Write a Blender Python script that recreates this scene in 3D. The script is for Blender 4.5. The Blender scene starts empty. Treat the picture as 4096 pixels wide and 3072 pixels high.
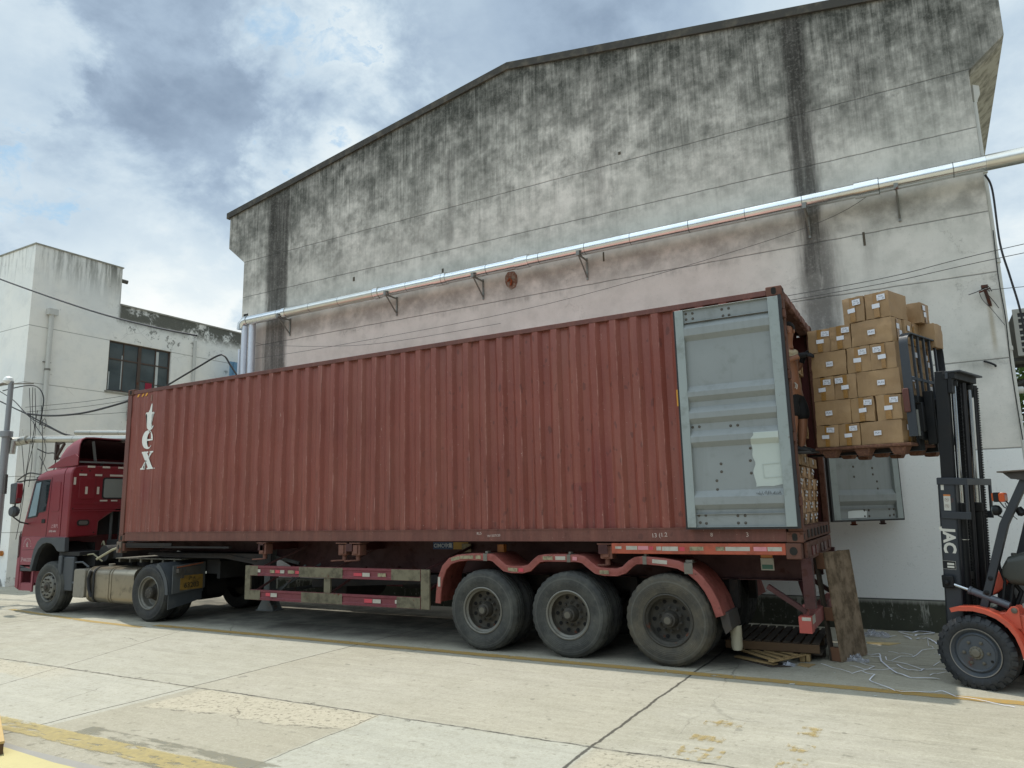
import bpy, bmesh, math, random
from mathutils import Vector, Matrix, noise as mnoise
R = math.radians
random.seed(7)
C = bpy.context.scene.collection
scene = bpy.context.scene

# ------------------------------------------------------------------ camera
cam_d = bpy.data.cameras.new('camera'); cam = bpy.data.objects.new('camera', cam_d); C.objects.link(cam)
_yaw, _pit, _rol = 0.5131, 0.16998, -0.02344
def _cam_axes():
    cy, sy, cp, sp, cr, sr = (math.cos(_yaw), math.sin(_yaw), math.cos(_pit), math.sin(_pit), math.cos(_rol), math.sin(_rol))
    f = Vector((-sy*cp, cy*cp, sp)); r0 = Vector((cy, sy, 0)); u0 = r0.cross(f)
    return cr*r0 + sr*u0, -sr*r0 + cr*u0, f
_r, _u, _f = _cam_axes()
cam.matrix_world = Matrix(((_r.x, _u.x, -_f.x, 13.433), (_r.y, _u.y, -_f.y, -8.547), (_r.z, _u.z, -_f.z, 1.833), (0, 0, 0, 1)))
cam_d.sensor_width = 36; cam_d.lens = 25.6; cam_d.clip_start = 0.1; cam_d.clip_end = 3000
scene.camera = cam

# ------------------------------------------------------------------ node expression helper
class NT:
    def __init__(s, tree): s.t = tree
    def n(s, kind, **kw):
        nd = s.t.nodes.new(kind)
        for k, v in kw.items(): setattr(nd, k, v)
        return nd
    def link(s, a, b): s.t.links.new(a.s if isinstance(a, F) else a, b)
    def put(s, sock, v):
        if isinstance(v, F): s.t.links.new(v.s, sock)
        elif hasattr(v, 'is_output'): s.t.links.new(v, sock)
        else:
            try: sock.default_value = v
            except Exception: sock.default_value = tuple(v) + (1,) if len(v) == 3 else v
    def m(s, op, *a, clamp=False):
        nd = s.n('ShaderNodeMath', operation=op); nd.use_clamp = clamp
        for i, v in enumerate(a): s.put(nd.inputs[i], v)
        return F(s, nd.outputs[0])
    def ss(s, a, b, x):                       # smoothstep
        nd = s.n('ShaderNodeMapRange', interpolation_type='SMOOTHSTEP')
        s.put(nd.inputs[0], x); nd.inputs[1].default_value = a; nd.inputs[2].default_value = b
        return F(s, nd.outputs[0])
    def band(s, a, b, w, x): return s.ss(a-w, a+w, x) * (1 - s.ss(b-w, b+w, x))
    def coord(s, kind='Object'): return F(s, s.n('ShaderNodeTexCoord').outputs[kind])
    def xyz(s, v):
        nd = s.n('ShaderNodeSeparateXYZ'); s.put(nd.inputs[0], v); return [F(s, o) for o in nd.outputs]
    def vec(s, x, y, z):
        nd = s.n('ShaderNodeCombineXYZ')
        for i, v in enumerate((x, y, z)): s.put(nd.inputs[i], v)
        return F(s, nd.outputs[0])
    def noise(s, v, scale=1, detail=4, rough=.55, sc3=None, dist=0):
        if sc3:
            mp = s.n('ShaderNodeMapping'); s.put(mp.inputs[0], v); mp.inputs['Scale'].default_value = sc3; v = F(s, mp.outputs[0])
        nd = s.n('ShaderNodeTexNoise'); s.put(nd.inputs['Vector'], v); nd.inputs['Scale'].default_value = scale
        nd.inputs['Detail'].default_value = detail; nd.inputs['Roughness'].default_value = rough; nd.inputs['Distortion'].default_value = dist
        return F(s, nd.outputs[0])
    def vor(s, v, scale, feature='F1'):
        nd = s.n('ShaderNodeTexVoronoi', feature=feature); s.put(nd.inputs['Vector'], v); nd.inputs['Scale'].default_value = scale
        return F(s, nd.outputs[0])
    def mix(s, f, a, b, blend='MIX'):
        nd = s.n('ShaderNodeMix', data_type='RGBA', blend_type=blend)
        s.put(nd.inputs[0], f); s.put(nd.inputs[6], a); s.put(nd.inputs[7], b)
        return F(s, nd.outputs[2])
    def bump(s, h, dist=.01, strength=1):
        nd = s.n('ShaderNodeBump'); s.put(nd.inputs['Height'], h); nd.inputs['Distance'].default_value = dist; nd.inputs['Strength'].default_value = strength
        return F(s, nd.outputs[0])
class F:
    def __init__(f, nt, s): f.nt = nt; f.s = s
    def __add__(a, b): return a.nt.m('ADD', a, b)
    __radd__ = __add__
    def __sub__(a, b): return a.nt.m('SUBTRACT', a, b)
    def __rsub__(a, b): return a.nt.m('SUBTRACT', b, a)
    def __mul__(a, b): return a.nt.m('MULTIPLY', a, b)
    __rmul__ = __mul__
    def __truediv__(a, b): return a.nt.m('DIVIDE', a, b)
def hx(h):
    h = h.lstrip('#'); o = []
    for i in (0, 2, 4):
        c = int(h[i:i+2], 16)/255; o.append(c/12.92 if c <= .04045 else ((c+.055)/1.055)**2.4)
    return tuple(o) + (1,)

# ------------------------------------------------------------------ world: Nishita sky behind broken cloud
SUN_DIR = Vector((-0.30, 0.11, 1.0)).normalized()          # towards the sun
sun_el = math.asin(SUN_DIR.z); sun_az = math.atan2(SUN_DIR.x, SUN_DIR.y)
world = bpy.data.worlds.new('World'); scene.world = world; world.use_nodes = True
wt = world.node_tree; wt.nodes.clear(); W = NT(wt)
sky = W.n('ShaderNodeTexSky', sky_type='NISHITA'); sky.sun_disc = False
sky.sun_elevation = sun_el; sky.sun_rotation = sun_az
sky.air_density = 1; sky.dust_density = 1.2; sky.ozone_density = 1
bg = W.n('ShaderNodeBackground'); W.put(bg.inputs[0], W.mix(1.0, F(W, sky.outputs[0]), (.80, 1.04, .98, 1), 'MULTIPLY')); bg.inputs[1].default_value = .13
dv = F(W, W.n('ShaderNodeTexCoord').outputs['Generated'])
dx, dy, dz = W.xyz(dv)
den = W.m('MAXIMUM', dz, 0.0) + .42
cp = W.vec(dx/den, dy/den, 0.0)
warp = W.noise(cp, 1.3, 3)
n1 = W.noise(cp, 2.1, 11, .58, dist=.15)
n2 = W.noise(W.vec(dx/den + 3.7, dy/den - 1.2, 0.0), 5.5, 11, .62, dist=.2)
n3 = W.noise(W.vec(dx/den - 8.7, dy/den + 4.2, 0.0), 1.0, 4, .5)
def blob(d, inner, outer):
    d = Vector(d).normalized()
    nd = W.n('ShaderNodeVectorMath', operation='DOT_PRODUCT'); W.put(nd.inputs[0], dv); nd.inputs[1].default_value = d
    jit = (n2 - .5) * .10 + (n1 - .5) * .08
    return W.ss(math.cos(R(outer)), math.cos(R(inner)), F(W, nd.outputs['Value']) + jit * .35)
dark = W.m('MAXIMUM', blob((-.725, .461, .511), 3, 14), W.m('MAXIMUM', blob((-.738, .55, .391), 1, 8), blob((-.767, .456, .452), 2, 12)))
dark = W.m('MAXIMUM', dark, blob((-.262, .766, .60), 2, 14) * .75)
brt = W.m('MAXIMUM', blob((-.575, .613, .54), 1, 8), W.m('MAXIMUM', blob((-.605, .635, .475), 1, 7), blob((-.807, .345, .465), 0, 6) * .8))
brt = W.m('MAXIMUM', brt, W.m('MAXIMUM', blob((-.822, .444, .340), 1, 9), blob((-.786, .551, .30), 1, 8)) * .75)
tone = W.m('ADD', .50 + (n1 - .5) * 1.5 + (n2 - .5) * .8 + (n3 - .5) * .7 - dark * .33, brt * .34, clamp=True)
# cloud colour by thickness: slate blue-grey -> pale blue white -> white
rmp = W.n('ShaderNodeValToRGB'); W.put(rmp.inputs[0], tone)
el = rmp.color_ramp.elements
el[0].position = .0; el[0].color = hx('#7e90a6')
el[1].position = 1.0; el[1].color = hx('#f4f6f4')
for p_, c_ in ((.20, '#9fb2c6'), (.42, '#b7c9d8'), (.62, '#cedce5'), (.82, '#e4ecee')):
    e = el.new(p_); e.color = hx(c_)
# off-view cloud brightness added as fill: glow near the sun, boost behind the camera
nd_ = W.n('ShaderNodeVectorMath', operation='DOT_PRODUCT'); W.put(nd_.inputs[0], dv); nd_.inputs[1].default_value = SUN_DIR
glow = W.ss(.80, 1.0, F(W, nd_.outputs['Value'])) * 1.3
front = W.ss(.05, .8, dy * -1) * W.ss(.12, .5, dz) * (1 - W.ss(-.3, .6, dx) * .6) * 1.7
low = 1 - W.ss(-.1, .4, dy * -1) * (1 - W.ss(.04, .34, dz)) * .7  # darker low sky behind the camera, added in place of unseen buildings
east = 1 - W.ss(.15, .9, dx) * .25  # eastern sky dimmed too, added to strengthen the rib shading
cl = W.n('ShaderNodeBackground'); W.put(cl.inputs[0], F(W, rmp.outputs[0])); W.put(cl.inputs[1], (glow + front + 1) * east * low * .92)
n4 = W.noise(W.vec(dx/den + 1.3, dy/den + 7.7, 0.0), 13.0, 10, .68, dist=.3)
hole = W.m('MAXIMUM', blob((-.613, .611, .501), .5, 3.2), W.m('MAXIMUM', blob((-.585, .577, .57), 0, 2.4), W.m('MAXIMUM', blob((-.575, .613, .542), 0, 2.4), blob((-.855, .385, .345), 0, 3))))
hole = W.m('MULTIPLY', hole, W.ss(.42, .66, n4)) * .6
mx = W.n('ShaderNodeMixShader'); W.put(mx.inputs[0], 1 - hole)
W.link(bg.outputs[0], mx.inputs[1]); W.link(cl.outputs[0], mx.inputs[2])
wo = W.n('ShaderNodeOutputWorld'); W.link(mx.outputs[0], wo.inputs[0])

# ------------------------------------------------------------------ sun and exposure
sd = bpy.data.lights.new('sun', 'SUN'); sd.energy = 2.85; sd.angle = R(.6); sd.color = (1, .95, .87)
so = bpy.data.objects.new('sun', sd); C.objects.link(so); so.rotation_euler = (-SUN_DIR).to_track_quat('-Z', 'Y').to_euler(); so.location = (0, 0, 30)
vs = scene.view_settings; vs.view_transform = 'Standard'; vs.look = 'None'; vs.exposure = 0.29; vs.gamma = 1
scene.cycles.max_bounces = 6; scene.cycles.diffuse_bounces = 4

# ------------------------------------------------------------------ materials
def mat_new(name):
    m = bpy.data.materials.new(name); m.use_nodes = True; t = m.node_tree; t.nodes.clear(); N = NT(t)
    b = N.n('ShaderNodeBsdfPrincipled'); o = N.n('ShaderNodeOutputMaterial'); t.links.new(b.outputs[0], o.inputs[0])
    return m, N, b
def surf(name, col, rough=.6, metal=0.0, var=.12, vs=2.5, dirt=0.0, dcol='#4a4338', ds=5, rust=0.0, rcol='#5a2f1c', rs=7, streak=0.0, bump=0.0, bs=60, spec=.5, edge=.09, wet=0):
    m, N, b = mat_new(name); v = N.coord()
    oi = N.n('ShaderNodeObjectInfo'); rnd = F(N, oi.outputs['Random'])
    c = hx(col) if isinstance(col, str) else col
    nz = N.noise(v, vs, 6, .6)
    hsv = N.n('ShaderNodeHueSaturation'); hsv.inputs['Color'].default_value = c
    N.put(hsv.inputs['Value'], 1 + (nz - .5) * (var*2.6) + (rnd - .5) * var*.5)
    k = F(N, hsv.outputs[0]); rg = (nz - .5) * .25 + rough
    if dirt:
        d = N.ss(.62 - dirt*.4, .62 - dirt*.4 + .25, N.noise(v, ds, 8, .65)) * min(1, dirt*1.5)
        k = N.mix(d, k, hx(dcol)); rg = rg + d * .25
    if streak:
        st = N.noise(v, 1, 5, .6, sc3=(11, 11, .7))
        d = N.ss(.5, .75, st) * streak; k = N.mix(d, k, hx(dcol))
    if rust:
        d = N.ss(.66 - rust*.35, .66 - rust*.35 + edge, N.noise(v, rs, 9, .68)); k = N.mix(d, k, hx(rcol)); rg = rg + d * .3
        if metal: N.put(b.inputs['Metallic'], metal * (1 - d))
    N.put(b.inputs['Base Color'], k); N.put(b.inputs['Roughness'], rg)
    if not (metal and rust): b.inputs['Metallic'].default_value = metal
    b.inputs['Specular IOR Level'].default_value = spec
    if bump: N.put(b.inputs['Normal'], N.bump(N.noise(v, bs, 5, .6), .004, bump))
    return m
def flat(name, col, rough=.6, metal=0, spec=.5):
    m, N, b = mat_new(name); v = N.coord(); nz = N.noise(v, 18, 3)
    k = N.mix((nz - .3) * .12, hx(col), hx('#6f6a60')); N.put(b.inputs['Base Color'], k); b.inputs['Roughness'].default_value = rough
    b.inputs['Metallic'].default_value = metal; b.inputs['Specular IOR Level'].default_value = spec
    return m

# ------------------------------------------------------------------ mesh helper
class MB:
    def __init__(s): s.bm = bmesh.new()
    def face(s, pts, mi=0):
        vs = [s.bm.verts.new(p) for p in pts]
        try: f = s.bm.faces.new(vs); f.material_index = mi
        except ValueError: pass
    def box(s, x0, x1, y0, y1, z0, z1, M=None):
        P = [Vector((x, y, z)) for z in (z0, z1) for y in (y0, y1) for x in (x0, x1)]
        if M is not None: P = [M @ p for p in P]
        v = [s.bm.verts.new(p) for p in P]
        for q in ((0, 2, 3, 1), (4, 5, 7, 6), (0, 1, 5, 4), (2, 6, 7, 3), (0, 4, 6, 2), (1, 3, 7, 5)): s.bm.faces.new([v[i] for i in q])
        return s
    def bar(s, a, b, w, h=None, up=(0, 0, 1)):
        a = Vector(a); b = Vector(b); h = h or w; d = (b-a); L = d.length; d.normalize(); up = Vector(up)
        if abs(d.dot(up)) > .98: up = Vector((1, 0, 0)) if abs(d.x) < .9 else Vector((0, 1, 0))
        x = d.cross(up).normalized(); y = x.cross(d).normalized()
        M = Matrix(((x.x, y.x, d.x, a.x), (x.y, y.y, d.y, a.y), (x.z, y.z, d.z, a.z), (0, 0, 0, 1)))
        return s.box(-w/2, w/2, -h/2, h/2, 0, L, M)
    def ring(s, c, x, y, r, seg):
        return [s.bm.verts.new(c + x*(r*math.cos(2*math.pi*i/seg)) + y*(r*math.sin(2*math.pi*i/seg))) for i in range(seg)]
    def cyl(s, a, b, r0, r1=None, seg=16, caps=True):
        return s.lathe(a, Vector(b)-Vector(a), [(0, 0), (r0, 0), (r0 if r1 is None else r1, (Vector(b)-Vector(a)).length), (0, (Vector(b)-Vector(a)).length)] if caps else [(r0, 0), (r0 if r1 is None else r1, (Vector(b)-Vector(a)).length)], seg)
    def lathe(s, o, d, prof, seg=32, mod=None):
        o = Vector(o); d = Vector(d).normalized(); up = Vector((0, 0, 1)) if abs(d.z) < .9 else Vector((1, 0, 0))
        x = d.cross(up).normalized(); y = d.cross(x).normalized(); prev = None; pc = None
        for j, (r, h) in enumerate(prof):
            c = o + d*h
            if r < 1e-6: cur = [s.bm.verts.new(c)]
            else: cur = [s.bm.verts.new(c + (x*math.cos(2*math.pi*i/seg) + y*math.sin(2*math.pi*i/seg)) * (r + (mod(j, i) if mod else 0))) for i in range(seg)]
            if prev is not None:
                for i in range(seg):
                    k = (i+1) % seg
                    if len(prev) == 1 and len(cur) == 1: break
                    if len(prev) == 1: s.bm.faces.new((prev[0], cur[k], cur[i]))
                    elif len(cur) == 1: s.bm.faces.new((prev[i], prev[k], cur[0]))
                    else: s.bm.faces.new((prev[i], prev[k], cur[k], cur[i]))
            prev = cur
        return s
    def tube(s, path, r, seg=8, caps=True):
        P = [Vector(p) for p in path]; n = len(P); prev = None; X = None
        for i, p in enumerate(P):
            t = (P[min(i+1, n-1)] - P[max(i-1, 0)]).normalized()
            if X is None: X = t.orthogonal().normalized()
            X = (X - t*X.dot(t)).normalized(); Y = t.cross(X)
            rr = r[i] if isinstance(r, (list, tuple)) else r
            cur = s.ring(p, X, Y, rr, seg)
            if prev:
                for k in range(seg): s.bm.faces.new((prev[k], prev[(k+1) % seg], cur[(k+1) % seg], cur[k]))
            elif caps: s.bm.faces.new(list(reversed(cur)))
            prev = cur
        if caps: s.bm.faces.new(prev)
        return s
    def prism(s, poly, ax, a, b):
        def P(u, v, w): return {'x': (w, u, v), 'y': (u, w, v), 'z': (u, v, w)}[ax]
        A = [s.bm.verts.new(P(u, v, a)) for u, v in poly]; B = [s.bm.verts.new(P(u, v, b)) for u, v in poly]
        n = len(poly); s.bm.faces.new(A); s.bm.faces.new(list(reversed(B)))
        for i in range(n): s.bm.faces.new((A[i], B[i], B[(i+1) % n], A[(i+1) % n]))
        return s
    def loft(s, secs, caps=True, closed=True):
        prev = None
        for sec in secs:
            cur = [s.bm.verts.new(p) for p in sec]; n = len(cur)
            if prev:
                for i in range(n if closed else n-1): s.bm.faces.new((prev[i], prev[(i+1) % n], cur[(i+1) % n], cur[i]))
            elif caps: s.bm.faces.new(cur)
            prev = cur
        if caps: s.bm.faces.new(list(reversed(prev)))
        return s
    def ribbon(s, path, w, z=None, up=(0, 0, 1), th=0):
        P = [Vector(p if len(p) == 3 else (p[0], p[1], z)) for p in path]; up = Vector(up); prev = None
        for i, p in enumerate(P):
            t = (P[min(i+1, len(P)-1)] - P[max(i-1, 0)]).normalized(); sd_ = t.cross(up).normalized()*(w/2)
            cur = (s.bm.verts.new(p+sd_), s.bm.verts.new(p-sd_))
            if prev: s.bm.faces.new((prev[0], cur[0], cur[1], prev[1]))
            prev = cur
        return s
    def xf(s, M): bmesh.ops.transform(s.bm, matrix=M, verts=s.bm.verts[:]); return s
    def build(s, name, m, parent=None, bev=0, loc=None, solid=0, sharp=32, sub=0, local=False, split=False):
        if split:
            bm = s.bm; seen = set(); out = []
            bm.verts.index_update(); bm.verts.ensure_lookup_table()
            for v0 in bm.verts:
                if v0.index in seen: continue
                st = [v0]; seen.add(v0.index); isl = []
                while st:
                    v = st.pop(); isl.append(v)
                    for e in v.link_edges:
                        w2 = e.other_vert(v)
                        if w2.index not in seen: seen.add(w2.index); st.append(w2)
                q2 = MB(); mp = {v: q2.bm.verts.new(v.co) for v in isl}; fs = {f for v in isl for f in v.link_faces}
                for f in fs: q2.bm.faces.new([mp[v] for v in f.verts])
                out.append(q2)
            bm.free(); r = [q2.build(name, m, parent, bev, loc, solid, sharp, sub, local) for q2 in out]
            return r[0]
        bmesh.ops.recalc_face_normals(s.bm, faces=s.bm.faces[:])
        me = bpy.data.meshes.new(name); s.bm.to_mesh(me); s.bm.free()
        for mm in (m if isinstance(m, (list, tuple)) else [m]): me.materials.append(mm)
        for p in me.polygons: p.use_smooth = True
        me.set_sharp_from_angle(angle=R(sharp))
        o = bpy.data.objects.new(name, me); C.objects.link(o)
        if parent is not None:
            o.parent = parent
            if not local: o.matrix_parent_inverse = WM.get(parent.name, Matrix()).inverted()
        if local and parent is not None: WM[o.name] = WM.get(parent.name, Matrix()).copy()
        else: WM[o.name] = Matrix()
        if solid: md = o.modifiers.new('t', 'SOLIDIFY'); md.thickness = solid; md.offset = 0; md = o.modifiers.new('e', 'EDGE_SPLIT'); md.split_angle = R(45)
        if bev: md = o.modifiers.new('b', 'BEVEL'); md.width = bev; md.segments = 2; md.limit_method = 'ANGLE'; md.angle_limit = R(40); md.harden_normals = False
        if sub: md = o.modifiers.new('s', 'SUBSURF'); md.levels = sub; md.render_levels = sub
        return o
WM = {}
def thing(name, label, cat, loc=(0, 0, 0), rotz=0, group=None):
    o = bpy.data.objects.new(name, None); C.objects.link(o); o.location = loc; o.rotation_euler = (0, 0, rotz); o.empty_display_size = .2
    o['label'] = label; o['category'] = cat
    if group: o['group'] = group
    WM[o.name] = Matrix.Translation(loc) @ Matrix.Rotation(rotz, 4, 'Z')
    return o
def tag(o, label, cat, group=None):
    o['label'] = label; o['category'] = cat
    if group: o['group'] = group
    return o
def struct(o, kind='structure'): o['kind'] = kind; return o
def lab(o, s): o['label'] = s; return o
def copy_tree(o, parent=None):
    c = o.copy(); C.objects.link(c)
    if parent is not None: c.parent = parent
    for ch in list(o.children): copy_tree(ch, c)
    return c
def text(s, size, m, parent, M, name='lettering', bold=0.0, ext=.001, align='CENTER', sx=1.0, bend=None):
    cu = bpy.data.curves.new('t', 'FONT'); cu.body = s; cu.size = size; cu.offset = bold; cu.extrude = ext; cu.align_x = align; cu.align_y = 'CENTER'; cu.resolution_u = 3
    to = bpy.data.objects.new('t', cu); C.objects.link(to); bpy.context.view_layer.update()
    me = bpy.data.meshes.new_from_object(to.evaluated_get(bpy.context.evaluated_depsgraph_get())); bpy.data.objects.remove(to)
    me.transform(M @ Matrix.Diagonal((sx, 1, 1, 1)))
    if bend:
        for v in me.vertices: v.co = bend(v.co)
    me.materials.clear(); me.materials.append(m); me.name = name
    o = bpy.data.objects.new(name, me); C.objects.link(o); o.parent = parent
    if parent is not None: o.matrix_parent_inverse = WM.get(parent.name, Matrix()).inverted()
    WM[o.name] = Matrix()
    return o
def MY(x, y, z, rot=0):      # frame for lettering facing -y at (x,y,z)
    return Matrix.Translation((x, y, z)) @ Matrix.Rotation(R(90), 4, 'X') @ Matrix.Rotation(rot, 4, 'Z')
def MX(x, y, z, rot=0):      # lettering facing +x
    return Matrix.Translation((x, y, z)) @ Matrix.Rotation(R(90), 4, 'Z') @ Matrix.Rotation(R(90), 4, 'X') @ Matrix.Rotation(rot, 4, 'Z')
# ================================================================== GROUND
def ground_mat():
    m, N, b = mat_new('concrete_ground'); v = N.coord(); x, y, z = N.xyz(v)
    w1 = (N.noise(v, .9, 5) - .5) * .10 + (N.noise(v, 6, 4) - .5) * .045
    w2 = (N.noise(N.vec(x + 9, y - 4, 0.0), .9, 5) - .5) * .10 + (N.noise(N.vec(x + 3, y + 8, 0.0), 6, 4) - .5) * .045
    big = N.noise(v, .35, 6, .6); mid = N.noise(v, 2.2, 8, .62); fine = N.noise(v, 45, 6, .7); grit = N.noise(v, 160, 3, .6)
    lx = N.noise(v, 1.0, 6, .65, sc3=(1.2, 9, 1))
    base = N.mix(N.ss(.3, .7, big), hx('#9a9584'), hx('#a5a193'))
    base = N.mix(N.ss(.35, .75, mid) * .55, base, hx('#8d897a'))
    base = N.mix(N.ss(.45, .75, lx) * .5, base, hx('#b8b4a2'))
    slabs = [  # x0,x1,y0,y1,colour,amount
        (8.82, 10.98, -9, -2.98, '#a9aa9f', .5), (-6, 6.3, -4.60, -3.03, '#b0aea1', .5), (6.3, 8.85, -9, -3.03, '#99927f', .5),
        (-6, 6.3, -9, -4.6, '#958f7e', .6), (10.98, 15.5, -9, -3.0, '#9c9685', .5), (1.5, 6.2, -3.0, 1.75, '#a8a698', .35), (6.2, 10.95, -3.0, 1.75, '#a59f8e', .35)]
    for x0, x1, y0, y1, c, a in slabs:
        k = N.band(x0, x1, .02, x + w1*.5) * N.band(y0, y1, .02, y + w2*.5) * a; base = N.mix(k, base, hx(c))
    # broken surface with exposed aggregate along one joint
    agg = N.band(6.45, 8.86, .03, x + w1) * (1 - N.ss(-3.06, -2.98, y + w2*.4)) * N.ss(-3.75, -3.62, y + (N.noise(v, 1.6, 6, .7) - .5) * .55 - (x - 7.0) * .10 * -1 * -1)
    agg2 = (1 - N.ss(3.4, 4.6, x + w1*8)) * N.band(-3.5, -3.05, .04, y + (N.noise(v, 2, 5) - .5) * .4) * .8
    agg3 = N.ss(10.95, 11.1, x) * (1 - N.ss(-3.12, -3.0, y + w2*.5)) * .7
    ag = N.m('MAXIMUM', agg, N.m('MAXIMUM', agg2, agg3))
    pits = N.ss(.56, .64, N.noise(v, 22, 4, .6))
    acol = N.mix(N.noise(v, 70, 4, .7), hx('#9c9480'), hx('#bfb7a2')); acol = N.mix(pits * .8, acol, hx('#6b6455')); yb_ = y + (N.noise(v, 1.6, 6, .7) - .5) * .55 - (x - 7.0) * .10
    agc = (1 - N.ss(.0, .022, N.m('ABSOLUTE', yb_ + 3.70))) * N.band(6.5, 8.8, .05, x) * N.ss(.4, .55, N.noise(v, 4, 4)) * .7
    base = N.mix(ag * .9, base, acol)
    base = N.mix(N.ss(.45, .7, N.noise(v, 4.5, 9, .75)) * .32, base, hx('#86826f')); base = N.mix((fine - .5) * 1.3, base, hx('#d6d1c1')); base = N.mix(N.ss(.50, .62, N.noise(v, 17, 7, .78)) * .30, base, hx('#7c7767')); base = N.mix(N.ss(.64, .70, N.noise(v, 24, 5, .7)) * .45, base, hx('#57534a')); base = N.mix(N.ss(.58, .68, grit) * .34, base, hx('#4f4b41')); base = N.mix(N.ss(.60, .66, N.noise(v, 85, 4, .7)) * .25, base, hx('#6b675a'))
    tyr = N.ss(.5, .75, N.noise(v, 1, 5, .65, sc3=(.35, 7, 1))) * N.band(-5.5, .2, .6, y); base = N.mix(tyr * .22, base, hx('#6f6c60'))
    # dark spots, grease stains, shade painted in under the lorry
    sp = N.ss(.71, .75, N.noise(v, 3.1, 3, .5)) * .5; base = N.mix(sp, base, hx('#66635a'))
    sp2 = N.ss(.68, .72, N.noise(v, 9, 2, .5)) * .35; base = N.mix(sp2, base, hx('#57534a'))
    under_shade = N.band(.15, 3.0, .35, y + (big - .5) * .8) * N.band(-3, 11.7, .4, x) * (N.ss(.35, .65, mid) * .35 + .45); base = N.mix(under_shade, base, hx('#4c4a45'))
    # joints and cracks
    def line(c, w, amt=1.0):
        return (1 - N.ss(w*.5, w*1.3, N.m('ABSOLUTE', c))) * amt
    jit = N.ss(.35, .6, N.noise(v, 5, 3)) * .6 + .4
    rag = (N.noise(v, 14, 5, .7) - .5) * .05
    j = line(y + 3.0 + w2*.9 + rag*.8, .015) * jit
    j = N.m('MAXIMUM', j, line(x - 10.95 + w1*.9 + rag*.5, .015))
    j = N.m('MAXIMUM', j, line(x - 6.2 + w1*.9 - (y+3)*-.0, .010))
    j = N.m('MAXIMUM', j, line(x - 2.6 + w1*.6 + (y+.5)*.43, .008, .8) * (1 - N.ss(-.2, .1, y)))
    j = N.m('MAXIMUM', j, line(x - 15.7 + w1, .012)); j = N.m('MAXIMUM', j, line(x + 1.5 + w1, .012))
    j = N.m('MAXIMUM', j, line(y - .88 - (x - 6)*.04 + w2*.5, .010) * .8)
    j = N.m('MAXIMUM', j, line(y + 4.62 + w2*.9, .010) * (1 - N.ss(6.2, 6.4, x)))
    j = N.m('MAXIMUM', j, line(x - 8.84 + w1*1.2 + (y+3)*.02, .007, .7) * (1 - N.ss(-3.05, -2.95, y)))
    cr = N.vor(N.vec(x + w1*3, y + w2*3, 0.0), .42, 'DISTANCE_TO_EDGE')
    crk = (1 - N.ss(.0, .005, cr)) * N.ss(.52, .62, N.noise(v, .5, 3)) * .5
    chip = N.ss(.59, .64, N.noise(v, 7, 6, .7)) * (1 - N.ss(.02, .10, N.m('ABSOLUTE', y + 3.0 + w2)))
    chip = N.m('MAXIMUM', chip, N.ss(.66, .72, N.noise(v, 7, 6, .7)) * (1 - N.ss(.02, .08, N.m('ABSOLUTE', x - 10.95 + w1))))
    jj = N.m('MAXIMUM', N.m('MAXIMUM', N.m('MAXIMUM', j, agc), crk), chip * .9)
    base = N.mix(jj * .85, base, hx('#37342e'))
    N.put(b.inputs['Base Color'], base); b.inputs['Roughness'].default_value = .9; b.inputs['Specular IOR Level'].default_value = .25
    h = fine * .25 + mid * .3 - jj * 1.2 + N.noise(v, 110, 4, .7) * .18 - ag * pits * .5 - ag * .25
    N.put(b.inputs['Normal'], N.bump(h, .012, .55))
    return m
g = MB()
NX = [-400, -60, -12, 0, 12, 30, 400]; NY = [-400, -30, -6, 0, 8, 40, 400]
for i in range(6):
    for k in range(6): g.face([(NX[i], NY[k], 0), (NX[i+1], NY[k], 0), (NX[i+1], NY[k+1], 0), (NX[i], NY[k+1], 0)])
bmesh.ops.remove_doubles(g.bm, verts=g.bm.verts[:], dist=.001)
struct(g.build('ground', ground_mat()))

def paint_mark(name, col, wear, holes=.5, sc=9, streaky=(1, 1, 1), edgey=None):
    """worn road paint: paint where noise allows, bare (transparent) where worn away"""
    m, N, b = mat_new(name); v = N.coord(); x, y, z = N.xyz(v)
    n = N.noise(v, sc, 8, .7, sc3=streaky); n2 = N.noise(v, 1.1, 4)
    k = N.ss(holes - .06, holes + .06, n + (n2 - .5) * .5)
    if edgey:
        y0, y1 = edgey; k = k * N.band(y0, y1, .012, y + (N.noise(v, 8, 4) - .5) * .06)
    N.put(b.inputs['Base Color'], N.mix(N.noise(v, 20, 5), hx(col), hx('#8d8468'))); b.inputs['Roughness'].default_value = .8
    b.inputs['Specular IOR Level'].default_value = .2
    N.put(b.inputs['Alpha'], k * (1 - wear)); return m
ym = paint_mark('yellow_paint_near_truck', '#b98f35', .12, .36, 7, (1, 1, 1), (-.33, -.17))
q = MB(); q.face([(1.6, -.36, .004), (16.5, -.36, .004), (16.5, -.14, .004), (1.6, -.14, .004)]); q.xf(Matrix.Translation((0, 0, 0)))
struct(q.build('painted_line', ym))
ym0 = paint_mark('yellow_paint_bay_end', '#c9a557', .25, .40, 7)
q = MB(); q.ribbon([(-3.6, .02), (-2, -.18), (0, -.40), (1.6, -.48), (1.62, -.25)][:4], .13, .004); struct(q.build('painted_line', ym0))
ym2 = paint_mark('yellow_paint_foreground', '#cdb878', .32, .40, 6, (.6, 2, 1), (-4.80, -4.56))
q = MB(); q.face([(-4, -4.86, .004), (12, -4.86, .004), (12, -4.50, .004), (-4, -4.50, .004)]); struct(q.build('painted_line', ym2))
gm = paint_mark('grey_paint_over_line', '#7e817c', .35, .50, 3, (.5, 1.6, 1), (-4.95, -4.38))
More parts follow.
